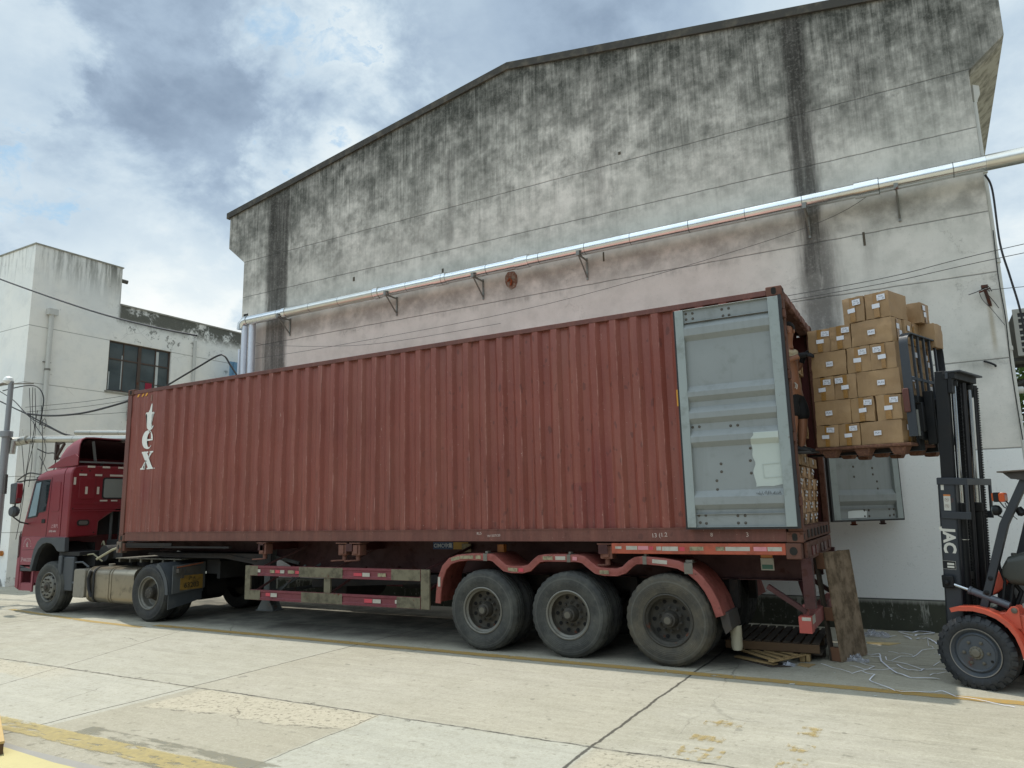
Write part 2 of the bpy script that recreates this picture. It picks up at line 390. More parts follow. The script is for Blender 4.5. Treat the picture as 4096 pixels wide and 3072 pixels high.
q = MB(); q.face([(6.7, -5.0, .0025), (9.6, -5.0, .0025), (9.6, -4.35, .0025), (6.7, -4.35, .0025)]); struct(q.build('painted_patch', gm))
wm_ = paint_mark('white_paint_scuff', '#cfccc2', .2, .57, 14, (1.4, .7, 1))
q = MB(); q.face([(6.95, -5.05, .005), (7.6, -5.05, .005), (7.6, -4.76, .005), (6.95, -4.76, .005)]); struct(q.build('painted_patch', wm_))
# worn stencilled characters
sm = paint_mark('yellow_paint_characters', '#c8ac68', .5, .52, 8, (1, 1, 1))
q = MB()
for (x0, y0, w, h) in ((11.55, -2.08, .32, .2), (11.56, -2.52, .26, .16), (11.56, -2.98, .34, .34), (12.26, -2.48, .2, .2), (12.28, -2.90, .18, .28), (12.3, -2.05, .14, .26)):
    for k in range(7):
        if k % 2: q.face([(x0 + random.uniform(0, .03), y0 + h*k/7, .004), (x0 + w, y0 + h*k/7 + .01, .004), (x0 + w, y0 + h*k/7 + .045, .004), (x0, y0 + h*k/7 + .035, .004)])
        else: q.face([(x0 + w*k/7, y0, .0045), (x0 + w*k/7 + .045, y0, .0045), (x0 + w*k/7 + .05, y0 + h, .0045), (x0 + w*k/7 + .012, y0 + h, .0045)])
struct(q.build('painted_characters', sm))
# raised kerb strip with yellow paint at the near left corner
kerb_m = surf('kerb_paint', '#b3a878', .8, var=.18, dirt=.25, dcol='#8b836c', bump=.5)
kerbc = surf('kerb_concrete', '#8f8c84', .9, var=.15, bump=.6)
q = MB(); q.prism([(-6, .0), (-6, -5.17), (6.46, -5.04+.0), (7.0, -5.07), (9.0, -5.03), (9.0, -7.5), (-6, -7.5)][1:], 'z', -.02, .03)
struct(q.build('kerb', kerbc))
q = MB(); q.prism([(-6, -5.14), (6.62, -5.12), (7.5, -5.16), (8.6, -5.13), (8.6, -5.75), (-6, -5.75)], 'z', .0305, .034); struct(q.build('painted_kerb_strip', kerb_m))

# ================================================================== WAREHOUSE
YW = 3.53
def wall_mat():
    m, N, b = mat_new('weathered_render'); v = N.coord(); x, y, z = N.xyz(v)
    big = N.noise(v, .45, 7, .62); mid = N.noise(v, 2.0, 8, .66); fine = N.noise(v, 22, 6, .7)
    vst = N.noise(v, 1, 8, .72, sc3=(4.2, 4.2, .42)); vst2 = N.noise(v, 1, 7, .72, sc3=(19, 19, .6)); blot = N.noise(v, 3.3, 8, .72, sc3=(1.3, 1.3, .8))
    base = N.mix(N.ss(.35, .65, big), hx('#c9c7be'), hx('#d6d2c9'))
    base = N.mix(N.ss(.4, .7, mid) * .45, base, hx('#a8a89f'))
    # fresh white coat at the foot, cream above
    fresh = 1 - N.ss(2.495, 2.505, z + (N.noise(v, 4, 3)-.5)*.012)
    base = N.mix(fresh * .95, base, hx('#e0e2df')); base = N.mix(fresh * N.ss(.62, .72, N.noise(v, 5, 7, .7)) * .25, base, hx('#a9abaa'))
    pk = (1 - N.ss(6.25, 6.5, z)) * N.band(-1.5, 11.6, 1.2, x) * (1 - fresh); base = N.mix(pk * .35, base, hx('#cdb5ad'))  # pink bounce from the container roof painted into the wall below the pipe
    mould = hx('#3f403b'); soot = hx('#3a3935')
    # roofline: distance below the sloping coping
    top = 10.87 - N.m('ABSOLUTE', x - 6.7) * .162
    below = top - z
    topd = (1 - N.ss(-.6, 3.3, below + (vst - .5) * 3.2 + (big - .5) * 2.2))
    lo = N.ss(5.9, 8.6, z) 
    bl2 = N.noise(v, 1.1, 9, .72)
    mk = N.ss(.41, .63, vst * .23 + vst2 * .20 + mid * .24 + blot * .16 + bl2 * .11 + topd * .11)
    gr = N.ss(.40, .66, bl2 * .5 + N.noise(v, 5.5, 8, .75) * .5) * (1 - fresh); base = N.mix(gr * (lo * .72 + .10), base, hx('#666761'))
    base = N.mix(mk * (topd * .36 + lo * .66 + .05) * (1 - fresh), base, mould)
    base = N.mix(N.ss(.5, .8, N.noise(v, 1, 7, .7, sc3=(22, 22, 1.2))) * lo * .35, base, soot)
    # broad run-off stains
    def stain(c, w, amt, z0, z1, soft=.12):
        e = (N.noise(v, 1, 5, .7, sc3=(7, 7, .8)) - .5) * .32
        return N.band(c - w, c + w, soft, x + e) * N.band(z0, z1, .3, z) * amt
    s_ = stain(.12, .36, .95, 3, 9.7, .10) * (N.ss(.25, .6, vst2 * .5 + vst * .5) * .35 + .65)
    s2 = stain(12.2, .19, .95, 5.2, 10.1, .10) * (N.ss(.2, .6, vst2) * .3 + .7)
    s2 = N.m('MAXIMUM', s2, stain(12.25, .26, .8, 4.2, 6.3, .16) * N.ss(.3, .55, blot * .5 + vst * .5 + .1))
    s3 = stain(13.15, .12, .55, 7.6, 9.6, .12) * N.ss(.3, .7, vst2 * .5 + vst * .5)
    s4 = N.m('MAXIMUM', stain(5.2, .07, .5, 7.3, 9.5), stain(8.6, .06, .5, 7.6, 10)); s4 = N.m('MAXIMUM', s4, stain(13.0, .05, .4, 5.3, 6.2))
    # damp band under the pipe, held by the wall
    ub = N.band(5.95, 6.42, .16, z + (vst - .5) * .3) * N.ss(-.6, .3, x) * .42
    sts = N.m('MAXIMUM', N.m('MAXIMUM', s_, s2), N.m('MAXIMUM', s3, N.m('MAXIMUM', s4, ub * N.ss(.3, .6, mid))))
    base = N.mix(sts * .92, base, hx('#2d2b28'))
    ru = (1 - N.ss(.006, .05, N.m('ABSOLUTE', x - 14.44))) * N.band(3.9, 4.6, .15, z) * .5; base = N.mix(ru, base, hx('#8a7a5a'))
    # drawn joints
    jl = None
    for zz in (8.15, 7.22, 5.91, 5.0, 3.75, 2.5):
        d = N.m('ABSOLUTE', z - zz + (N.noise(N.vec(x, 0.0, 0.0), 2.2, 4) - .5) * .03)
        l = 1 - N.ss(.005, .013, d)
        ln = (1 - N.ss(.0, .11, N.m('ABSOLUTE', z - zz + .06))) * N.ss(.45, .75, vst * .6 + mid * .4) * .5
        l = N.m('MAXIMUM', l * .6, ln * (1 - fresh)); jl = l if jl is None else N.m('MAXIMUM', jl, l)
    base = N.mix(jl, base, hx('#3b3b38'))
    hair = N.vor(N.vec(x + (mid-.5)*1.6 + (blot-.5)*.5, 0.0, z + (big-.5)*1.2 + (blot-.5)*.5), .6, 'DISTANCE_TO_EDGE'); hc = (1 - N.ss(0, .005, hair)) * N.ss(.54, .62, N.noise(v, .7, 2)) * .25
    base = N.mix(hc, base, hx('#4a4945'))
    base = N.mix((fine - .5) * .7, base, hx('#dedbd2')); base = N.mix(N.ss(.60, .68, N.noise(v, 38, 4, .7)) * .22, base, hx('#5f605a'))
    # plinth: mossy, almost black, with limewash runs
    pl = 1 - N.ss(.43, .436, z)
    run = N.ss(.55, .66, N.noise(v, 1, 6, .7, sc3=(9, 9, 1.6))) * N.ss(.02, .35, z) + N.ss(.63, .70, N.noise(v, 16, 4, .6)) * .6 + N.ss(.36, .425, z + (vst2-.5)*.1) * .7
    pc = N.mix(N.m('MINIMUM', run, 1.0), N.mix(mid, hx('#2b2d26'), hx('#55574b')), hx('#9a9b92'))
    base = N.mix(pl, base, pc); base = N.mix((1 - N.ss(.004, .012, N.m('ABSOLUTE', z - .435))) * .9, base, hx('#181817'))
    N.put(b.inputs['Base Color'], base); b.inputs['Roughness'].default_value = .92; b.inputs['Specular IOR Level'].default_value = .2
    N.put(b.inputs['Normal'], N.bump(fine * .3 + mid * .5 + vst2 * .2 - jl * 1.2 - hc, .012, .6))
    return m
wmat = wall_mat()
wh = thing('warehouse', 'tall mould-stained concrete warehouse gable wall behind the red container', 'building', (6.75, YW, 0))
XL, XR = -1.08, 14.58
def roofz(x): return 10.87 - abs(x - 6.7) * .162
w = MB()
w.prism([(XL, -.3), (XR, -.3), (XR, 8.13), (15.07, 8.55), (15.07, roofz(15.07)), (6.7, 10.87), (-1.67, roofz(-1.67)), (-1.67, 8.63), (XL, 8.15)], 'y', YW, YW + .24)
w.build('gable_wall', wmat, wh)
sidem = surf('side_wall_render', '#b9b6ac', .9, var=.1, dirt=.3, dcol='#5d5a50', streak=.3, bump=.5)
w = MB(); w.box(XL, XL + .24, YW + .241, 40, -.3, 9.4); w.build('side_wall', sidem, wh)
w = MB(); w.box(XR - .24, XR, YW + .241, 40, -.3, 9.4); w.build('side_wall', sidem, wh)
w = MB(); w.box(XL, XR, 39.75, 40, -.3, 9.4); w.build('side_wall', sidem, wh)
roofm = surf('roof_sheet', '#5b5a55', .8, var=.2, dirt=.4)
w = MB()
w.prism([(-1.72, roofz(-1.72) + .0), (6.7, 10.872), (15.12, roofz(15.12)), (15.12, roofz(15.12) + .09), (6.7, 10.97), (-1.72, roofz(-1.72) + .09)], 'y', YW + .05, 40); w.build('roof', roofm, wh)
copm = surf('coping_dark', '#3a3833', .85, var=.25, dirt=.4, dcol='#6c675c', bump=.6)
w = MB(); w.prism([(-1.76, roofz(-1.76) - .05), (6.7, 10.83), (15.16, roofz(15.16) - .05), (15.16, roofz(15.16) + .10), (6.7, 10.985), (-1.76, roofz(-1.76) + .10)], 'y', YW - .05, YW + .049); w.build('coping', copm, wh)
# eaves boxes running back on both sides: fascia and sloping soffit
eav = surf('eaves_render', '#a29f93', .9, var=.2, dirt=.5, dcol='#5a564c', bump=.5)
for xe, xi, s_ in ((15.07, 14.58, 1), (-1.67, XL, -1)):
    w = MB(); w.prism([(xi, 8.13), (xe, 8.55), (xe, 9.45), (xe - s_*.08, 9.45), (xe - s_*.08, 8.66), (xi, 8.24)], 'y', YW + .2405, 30); w.build('eaves', eav, wh)
# broken render exposing brick, steel stub
brk = surf('broken_brick', '#6b4636', .95, var=.4, vs=12, dirt=.5, dcol='#8e877c', ds=20, bump=1)
w = MB(); pts = [(6.54, 6.40), (6.60, 6.47), (6.74, 6.46), (6.80, 6.37), (6.81, 6.24), (6.76, 6.13), (6.66, 6.10), (6.57, 6.18), (6.53, 6.28)]
w.prism(pts, 'y', YW - .012, YW - .001); w.build('exposed_brick_patch', brk, wh)
w = MB(); w.tube([(6.60, YW - .02, 6.28), (6.66, YW - .04, 6.32), (6.70, YW - .04, 6.26), (6.66, YW - .03, 6.18)], .018); w.build('reinforcement_stub', surf('rusty_bar', '#8a4424', .9), wh)
dk = flat('dark_hole', '#15130f', .9)
w = MB(); w.box(-1.02, -.86, YW - .004, YW + .01, 6.46, 6.78); w.build('wall_opening', dk, wh)
w = MB()
for (x0, z0, ww, hh) in ((12.93, 5.72, .035, .22), (9.02, 8.3, .05, .06), (5.0, 6.72, .05, .12), (8.62, 6.30, .03, .18), (13.53, 3.95, .015, .2), (2.55, 7.0, .06, .1)):
    w.box(x0, x0 + ww, YW - .003, YW + .01, z0, z0 + hh)
w.build('wall_socket_holes', surf('hole_grime', '#4d473c', .95, var=.4), wh)

# white downpipe at the right-hand corner, hopper, black cable
pvc = surf('white_plastic_pipe', '#bfc0bb', .5, var=.1, dirt=.25, dcol='#77736a')
dp = thing('downpipe', 'white plastic downpipe running down the right corner of the warehouse', 'pipe', (14.63, 3.8, 0))
q = MB(); q.tube([(14.62, 3.85, 7.75), (14.625, 3.80, 0.1)], .040, 10); q.build('pipe', pvc, dp)
q = MB(); q.lathe((14.63, 3.85, 7.75), (0, 0, 1), [(.04, 0), (.045, .04), (.085, .12), (.085, .26), (.07, .26)], 4); q.build('hopper', pvc, dp)
q = MB()
for zz in (5.2, 3.9, 2.9, 6.6): q.cyl((14.625, 3.82, zz), (14.625, 3.82, zz + .06), .047, seg=12)
q.build('coupling', pvc, dp)
blk = surf('black_cable', '#17171a', .55, var=.2)
def cable(name, pts, r, label, m=blk, group=None, seg=6, n=8, cat='cable'):
    P = [Vector(p) for p in pts]; out = []
    for i in range(len(P)-1):
        p0, p1, p2, p3 = P[max(i-1, 0)], P[i], P[i+1], P[min(i+2, len(P)-1)]
        for k in range(n):
            t = k/n; out.append(.5*((2*p1) + (-p0+p2)*t + (2*p0-5*p1+4*p2-p3)*t*t + (-p0+3*p1-3*p2+p3)*t**3))
    out.append(P[-1]); q = MB(); q.tube(out, r, seg); return tag(q.build(name, m), label, cat, group)
cable('cable', [(14.60, 3.50, 6.45), (14.66, 3.50, 6.2), (14.66, 3.5, 5.4), (14.72, 3.5, 4.9), (14.78, 3.5, 4.4), (14.80, 3.55, 3.9)], .014, 'black cable hanging down the right corner from the silver pipe')
cable('cable', [(14.60, 3.49, 5.6), (14.585, 3.49, 4.9), (14.60, 3.49, 4.3), (14.585, 3.49, 3.6), (14.60, 3.49, 2.6)], .007, 'thin dark wire clipped along the white downpipe corner')
# insulator bracket on the wall and loose wires
br = thing('wall_bracket', 'rusty wire bracket with tangled ends high on the right of the wall', 'bracket', (14.4, YW, 4.6))
rustm = surf('rusty_steel', '#43302a', .85, var=.3, rust=.5)
q = MB(); q.bar((14.40, YW - .12, 4.74), (14.45, YW, 4.52), .035); q.bar((14.33, YW - .1, 4.71), (14.47, YW - .1, 4.75), .02); q.box(14.36, 14.44, YW - .14, YW - .08, 4.76, 4.80); q.build('arm', rustm, br)
q = MB(); q.tube([(14.2, YW - .08, 4.70), (14.3, YW - .1, 4.72), (14.45, YW - .1, 4.78), (14.48, YW - .1, 4.70)], .006, 5); q.tube([(14.44, YW-.05, 4.66), (14.50, YW - .04, 4.55), (14.54, YW - .04, 4.46)], .005, 5); q.build('wire_ends', blk, br)
thin = surf('thin_grey_wire', '#4a4a48', .6)
cable('wire', [(14.33, 3.45, 4.72), (14.36, 3.45, 4.6), (14.45, 3.45, 4.45), (14.58, 3.46, 4.2)], .004, 'thin wire drooping from the rusty bracket to the downpipe', thin)
cable('wire', [(14.45, 3.42, 4.70), (14.7, 3.3, 4.68), (17, 3.0, 4.45)], .005, 'thin wire leaving the rusty bracket to the right', thin)
cable('wire', [(11.5, 3.35, 5.06), (13.2, 3.30, 5.10), (14.7, 3.25, 5.24), (19, 3.0, 5.5)], .005, 'upper of two parallel wires crossing the right end of the warehouse wall', thin)
cable('wire', [(11.5, 3.35, 4.98), (13.2, 3.30, 5.02), (14.7, 3.25, 5.12), (19, 3.0, 5.3)], .005, 'lower of two parallel wires crossing the right end of the warehouse wall', thin)
cable('wire', [(-.6, 3.38, 5.55), (2.5, 3.36, 5.52), (7.5, 3.35, 5.62), (12.0, 3.35, 6.1), (13.3, 3.3, 6.55)], .004, 'thin wire rising along the wall from the container top to the silver pipe', thin)
cable('wire', [(-.5, 3.38, 6.0), (.3, 3.37, 5.78), (3.2, 3.36, 5.42), (6.5, 3.36, 5.4)], .004, 'thin wire sagging across the wall below the left end of the silver pipe', thin)
cable('wire', [(14.28, 3.50, 3.73), (14.34, 3.48, 3.70), (14.40, 3.48, 3.66), (14.41, 3.50, 3.64)], .014, 'short stub of black cable poking from the wall below the bracket')

# ------------------------------------------------------------------ insulated pipe along the wall
def alu(name, tint, rough):
    m, N, b = mat_new(name); v = N.coord(); x, y, z = N.xyz(v)
    nz = N.noise(v, 3, 5); seam = 1 - N.ss(.004, .010, N.m('ABSOLUTE', N.m('FRACT', x * 1.02 + (N.noise(N.vec(x,0.0,0.0), .3, 1)-.5)) - .5))
    N.put(b.inputs['Base Color'], N.mix(seam * .7, N.mix((nz-.3)*.5, hx(tint), hx('#8f918e')), hx('#4b4b49')))
    b.inputs['Metallic'].default_value = .93; N.put(b.inputs['Roughness'], (nz - .5) * .15 + rough)
    N.put(b.inputs['Normal'], N.bump(N.noise(v, 7, 3), .01, .25)); return m
alum = alu('aluminium_jacket', '#dcdedd', .22); cream = alu('aged_cream_jacket', '#d6d4cb', .30)
ip = thing('insulated_pipe', 'long silver insulated pipe sloping along the warehouse wall above the container', 'pipe', (7, 3.25, 6.5))
YP, ZP = 3.25, 6.51
def pz(x): return 6.50 + .003 * (x - 6)
for a, b_, mm, nm in ((-.52, .75, alum, 'jacket_section'), (.752, 3.6, cream, 'jacket_section'), (3.602, 14.6, alum, 'jacket_section'), (14.602, 15.1, cream, 'jacket_section'), (15.102, 22, alum, 'jacket_section')):
    q = MB(); q.tube([(a, YP, pz(a)), (b_, YP, pz(b_))], .112, 28); o = q.build(nm, mm, ip)
    if mm is cream: lab(o, 'duller cream section of pipe jacket')
for xx, ww in ((5.05, .28), (6.95, .28), (12.9, .34), (3.45, .12), (.70, .10)):
    q = MB(); q.tube([(xx, YP, pz(xx)), (xx + ww, YP, pz(xx + ww))], .128, 28); q.build('jacket_sleeve', alum, ip)
# bend and twin drops at the left end
dropm = surf('pale_jacket', '#ccd2da', .38, .45, var=.06)
q = MB(); q.tube([(-.50, YP, 6.49), (-.62, YP, 6.47), (-.70, YP, 6.40), (-.72, YP, 6.28)], .125, 20); q.build('elbow', alum, ip)
q = MB(); q.tube([(-.62, YP, 6.35), (-.62, YP, 4.0)], .075, 20); q.build('drop_pipe', dropm, ip)
q = MB(); q.tube([(-.43, YP + .06, 6.40), (-.43, YP + .06, 4.0)], .085, 20); q.build('drop_pipe', dropm, ip)
q = MB(); q.tube([(-.78, YP, 5.8), (-.80, YP, 4.0)], .035, 14); q.build('drop_pipe', dropm, ip)
gal = surf('galvanised_angle', '#7b7c77', .55, .4, var=.2, rust=.18)
for i, (xx, lb) in enumerate(((.62, 'leftmost steel bracket under the silver pipe, on the dark left stain'), (3.82, 'second steel bracket from the left under the silver pipe'), (6.02, 'steel bracket under the silver pipe left of the exposed brick hole'),
                              (8.30, 'steel bracket under the silver pipe right of the exposed brick hole'), (12.18, 'steel bracket under the silver pipe on the dark right stain'), (13.46, 'rightmost steel bracket under the silver pipe'))):
    q = MB(); x0 = xx - .0
    q.box(xx - .016, xx + .016, YW - .025, YW - .003, 6.0, 6.42); q.bar((xx, YW - .02, 6.38), (xx, YP - .14, 6.38), .026, .026); q.bar((xx, YW - .02, 6.05), (xx, YP - .10, 6.37), .022, .022)
    q.box(xx - .03, xx + .03, YP - .15, YP - .12, 6.36, 6.45)
    tag(q.build('pipe_bracket', gal), lb, 'bracket', 'brackets carrying the silver pipe')
# ================================================================== LEFT WHITE BUILDING
XB = -9.55; YB = 2.81
def white_wall():
    m, N, b = mat_new('old_whitewash'); v = N.coord(); x, y, z = N.xyz(v)
    big = N.noise(v, .5, 6, .6); mid = N.noise(v, 2.4, 8, .68); vst = N.noise(v, 1, 7, .7, sc3=(5, 5, .5)); fine = N.noise(v, 25, 5, .7)
    base = N.mix(N.ss(.35, .65, big), hx('#e0e2df'), hx('#ecebe4')); base = N.mix(N.ss(.45, .75, mid) * .3, base, hx('#c2c4c1'))
    # tower parapet streaks, low parapet peeling black
    tw = 1 - N.ss(5.5, 5.65, y)
    t1 = (1 - N.ss(.1, 1.5, 10.15 - z + (vst - .5) * 1.5)) * tw; t1 = t1 * N.ss(.40, .66, vst + (y - 4.2) * .05)
    t2 = (1 - N.ss(.35, .75, 8.87 - z + (mid - .5) * .5)) * (1 - tw); t2 = t2 * N.ss(.38, .50, N.noise(v, 1.7, 8, .7))
    t3 = N.ss(.56, .62, N.noise(v, 3.2, 9, .74)) * N.band(7.6, 8.9, .2, z) * N.ss(5.0, 6, y) * .7
    t4 = N.ss(.58, .66, N.noise(v, 2.4, 9, .72)) * N.ss(9, 10, y) * .8
    dm = N.m('MAXIMUM', N.m('MAXIMUM', t1 * .85, t2 * .95), N.m('MAXIMUM', t3, t4))
    base = N.mix(dm, base, hx('#55564e'))
    foot = (1 - N.ss(.05, .7, z + (mid - .5) * 1.4)) * N.ss(.5, .62, N.noise(v, 2.6, 8, .7)); base = N.mix(foot * .8, base, hx('#55524a'))
    sp = N.ss(.70, .74, N.noise(v, 8, 4, .6)); base = N.mix(sp * .4, base, hx('#77766f'))
    pk = N.band(-9.22, -9.50, .01, x)
    jl = None
    for zz in (7.62, 5.88, 3.1, 1.5):
        l = 1 - N.ss(.006, .014, N.m('ABSOLUTE', z - zz + (fine - .5) * .01)); jl = l if jl is None else N.m('MAXIMUM', jl, l)
    base = N.mix(jl * .7, base, hx('#68675f')); hair = N.vor(v, .9, 'DISTANCE_TO_EDGE')
    base = N.mix((1 - N.ss(0, .006, hair)) * N.ss(.5, .6, N.noise(v, .8, 2)) * .45, base, hx('#6d6b63'))
    base = N.mix((fine - .5) * .3, base, hx('#e6e4dc'))
    N.put(b.inputs['Base Color'], base); b.inputs['Roughness'].default_value = .9; b.inputs['Specular IOR Level'].default_value = .2
    N.put(b.inputs['Normal'], N.bump(fine * .3 + mid * .6 - dm * .4, .01, .5)); return m
ww = white_wall()
wb = thing('white_building', 'old white building with a stair tower behind the truck cab', 'building', (XB, YB, 0))
# window opening y 5.31..7.59, z 5.95..7.64
def wall_x(q, x0, x1, y0, y1, z0, z1): q.box(x0, x1, y0, y1, z0, z1)
q = MB()
q.box(-13, XB, YB, 5.31, -.3, 8.88); q.box(-13, XB, 7.59, 14, -.3, 8.88); q.box(-13, XB, 5.31, 7.59, -.3, 5.95); q.box(-13, XB, 5.31, 7.59, 7.64, 8.88)
q.box(-13, XB - .35, 5.30, 7.60, 5.94, 7.65); q.box(-30, -13, YB, 14, -.3, 8.88)
q.build('wall', ww, wb)
q = MB(); q.box(-30, XB - .0, YB - .0, 5.59, 8.88, 10.16); q.build('stair_tower', ww, wb)
capm = surf('parapet_cap', '#97968d', .9, var=.2, dirt=.4, dcol='#4b4942')
q = MB(); q.box(-30, XB + .03, YB - .03, 5.62, 10.16, 10.20); q.box(-13, XB + .03, 5.60, 14, 8.88, 8.93); q.build('parapet_cap', capm, wb)
q = MB(); q.cyl((XB - .15, 5.60, 9.78), (XB - .1, 5.85, 9.76), .07, seg=12); q.build('roof_spout', flat('spout_dark', '#4a4843'), wb)
frm = surf('rusty_window_frame', '#4b4039', .8, var=.25, rust=.25)
m_, N_, b_ = mat_new('dusty_glass'); v_ = N_.coord()
N_.put(b_.inputs['Base Color'], N_.mix(N_.noise(v_, 1.4, 4), hx('#2b3438'), hx('#5a676d'))); b_.inputs['Roughness'].default_value = .08; b_.inputs['Specular IOR Level'].default_value = .8
glass = m_
wn = MB(); xg = XB - .10
for y0, y1 in ((5.31, 5.37), (7.53, 7.59), (6.385, 6.50)): wn.box(xg - .03, xg + .03, y0, y1, 5.95, 7.64)
for y0, y1 in ((5.85, 5.885), (7.02, 7.055)): wn.box(xg - .025, xg + .025, y0, y1, 6.0, 7.6)
for z0, z1 in ((5.95, 6.0), (7.59, 7.64), (7.02, 7.065)): wn.box(xg - .028, xg + .028, 5.31, 7.59, z0, z1)
wn.box(xg - .02, xg + .02, 6.5, 7.02, 6.42, 6.45); wn.box(xg - .02, xg + .02, 7.06, 7.53, 6.35, 6.38)
wf = wn.build('window', frm, wb)
q = MB()
for y0, y1 in ((5.37, 5.85), (5.885, 6.385), (6.50, 7.02), (7.055, 7.53)):
    for z0, z1 in ((6.0, 7.02), (7.065, 7.59)): q.box(xg - .008, xg, y0, y1, z0, z1)
q.build('pane', glass, wf)
q = MB(); q.box(XB - .01, XB + .05, 5.25, 7.65, 5.90, 5.95); q.build('sill', capm, wf)
lightm = surf('pale_sash', '#b9bfbe', .6)
q = MB(); q.box(xg, xg + .012, 5.40, 5.43, 6.0, 6.6); q.box(xg, xg + .012, 7.06, 7.16, 6.05, 7.55); q.box(xg, xg+.012, 5.82, 5.85, 6.05, 7.2); q.build('sash', lightm, wf)
q = MB(); q.box(xg + .002, xg + .016, 6.72, 6.96, 6.0, 6.40); lab(q.build('red_cloth', surf('red_cloth', '#8e2238', .9)), 'x'); rc = bpy.data.objects['red_cloth']; rc.parent = wf
del rc['label']
# rain pipe with hopper on the tower face, second thinner one
rp = thing('rain_pipe', 'white rain pipe with square hopper on the white building left of the window', 'pipe', (XB + .08, 3.39, 0))
q = MB(); q.tube([(XB + .09, 3.39, 8.05), (XB + .09, 3.40, 4.4)], .07, 12); q.build('pipe', pvc, rp)
q = MB(); q.tube([(XB + .09, 3.40, 4.3), (XB + .09, 3.42, .2)], .085, 12); q.build('pipe', pvc, rp)
q = MB(); q.box(XB + .01, XB + .18, 3.26, 3.54, 8.03, 8.22); q.build('hopper', pvc, rp)
q = MB(); q.box(XB, XB + .03, 3.28, 3.52, 6.55, 6.58); q.cyl((XB + .09, 3.395, 6.3), (XB + .09, 3.395, 6.36), .08, seg=12); q.build('clip', surf('pipe_clip', '#75736d', .7), rp)
rp2 = MB(); rp2.tube([(XB + .06, 8.48, 8.2), (XB + .06, 8.48, 4)], .06, 10); tag(rp2.build('rain_pipe', pvc), 'thin white rain pipe on the white building right of the window', 'pipe')
# box below the window, blue sheet wall in the passage
mb_ = thing('meter_box', 'grimy white meter box below the window at the top corner of the container', 'box', (XB + .1, 6.2, 5.2))
q = MB(); q.box(XB + .002, XB + .22, 6.05, 6.42, 5.0, 5.75); q.build('casing', surf('old_metal_box', '#b9bab4', .6, dirt=.5), mb_, bev=.01)
q = MB(); q.box(XB + .221, XB + .235, 6.1, 6.37, 5.1, 5.68); q.build('door', surf('box_door', '#8b8d88', .6, dirt=.5), mb_)
bl = MB()
for k in range(14): bl.box(XB + .6, XB + .62 + (k % 2) * .03, 9.6 + k * .16, 9.76 + k * .16, 0, 7.55)
tag(bl.build('sheet_fence', surf('blue_sheet_metal', '#5f88a8', .6, dirt=.3)), 'pale blue corrugated sheet fence in the gap left of the warehouse', 'fence')
sg = MB(); sg.box(-1.14, -1.085, 3.60, 3.64, 5.35, 6.20); sg.tube([(-1.11, 3.62, 6.2), (-1.11, 3.62, 4.2)], .02, 6)
tag(sg.build('corner_plate', surf('blue_plate', '#3d5f80', .5)), 'narrow dark blue plate on the left corner of the warehouse', 'plate')
# orange pipe stub
os_ = MB(); os_.tube([(-9.86, 2.76, .92), (-12, 2.70, .92)], .045, 12); os_.lathe((-9.84, 2.76, .92), (1, 0, 0), [(0, 0), (.075, 0), (.075, .04), (.045, .05), (0, .05)], 14)
os_.tube([(-9.8, 2.76, .92), (-9.8, 2.80, .92)], .04, 10)
tag(os_.build('gas_pipe', surf('orange_paint', '#c07a35', .6, dirt=.3)), 'orange gas pipe stub at the far left edge of the white building', 'pipe')

# steel pole, horizontal steel pipe, floodlight, cables at the far left
polem = surf('galvanised_pole', '#8b8d8f', .5, .5, var=.12, dirt=.2, dcol='#60605d')
up = thing('utility_pole', 'galvanised steel pole with lamp and crossbar left of the truck cab', 'pole', (-5.43, .5, 0))
q = MB(); q.tube([(-5.43, .5, 0), (-5.43, .5, 3.85)], .085, 16); q.tube([(-5.43, .5, 3.85), (-5.43, .5, 5.12)], .058, 16); q.lathe((-5.43, .5, 3.78), (0, 0, 1), [(.095, 0), (.135, .01), (.135, .14), (.07, .16)], 16); q.build('pole', polem, up)
q = MB(); q.tube([(-6.1, .45, 5.10), (-5.5, .5, 5.07), (-4.55, .55, 4.99)], .016, 6); q.build('crossbar', flat('old_bar', '#5c564e'), up)
q = MB(); q.lathe((-5.50, .46, 5.06), (.12, 0, 1), [(0, 0), (.09, .02), (.115, .08), (.09, .15), (.03, .19), (0, .19)], 16); q.build('lamp', surf('lamp_bowl', '#d9dbd8', .35), up)
q = MB(); q.tube([(-5.5, .46, 5.10), (-5.95, .42, 5.06)], .035, 8); q.build('lamp_arm', surf('lamp_arm', '#6b6258', .8, rust=.3), up)
q = MB(); q.bar((-5.25, .5, 2.9), (-5.24, .5, 2.45), .05, .04); q.build('bracket', flat('dark_bracket', '#3b3936'), up)
hp = thing('steel_pipe', 'dull silver horizontal pipe running from the pole behind the cab roof', 'pipe', (-4, 1, 3.6))
oldalu = alu('dull_aluminium_jacket', '#b9b7ae', .40)
q = MB(); q.tube([(-5.42, .78, 3.68), (-5.1, .92, 3.74), (-1.2, 1.1, 3.50)], .085, 18); q.build('jacket_section', oldalu, hp)
q = MB(); q.tube([(-5.5, .62, 3.68), (-5.40, .78, 3.70), (-5.2, .86, 3.73)], .105, 16); q.tube([(-5.43, .66, 3.70), (-5.43, .64, 3.4)], .085, 16); q.build('elbow', oldalu, hp)
q = MB(); q.tube([(-4.05, 1.35, 3.86), (-1.2, 1.45, 3.66)], .06, 14); q.build('upper_pipe', oldalu, hp)
hb = MB(); hb.box(-4.12, -4.06, .92, 1.0, 3.20, 3.60); hb.bar((-4.09, .96, 3.56), (-3.72, .96, 3.62), .05, .05); hb.bar((-4.09, .96, 3.25), (-3.80, .96, 3.56), .05, .04)
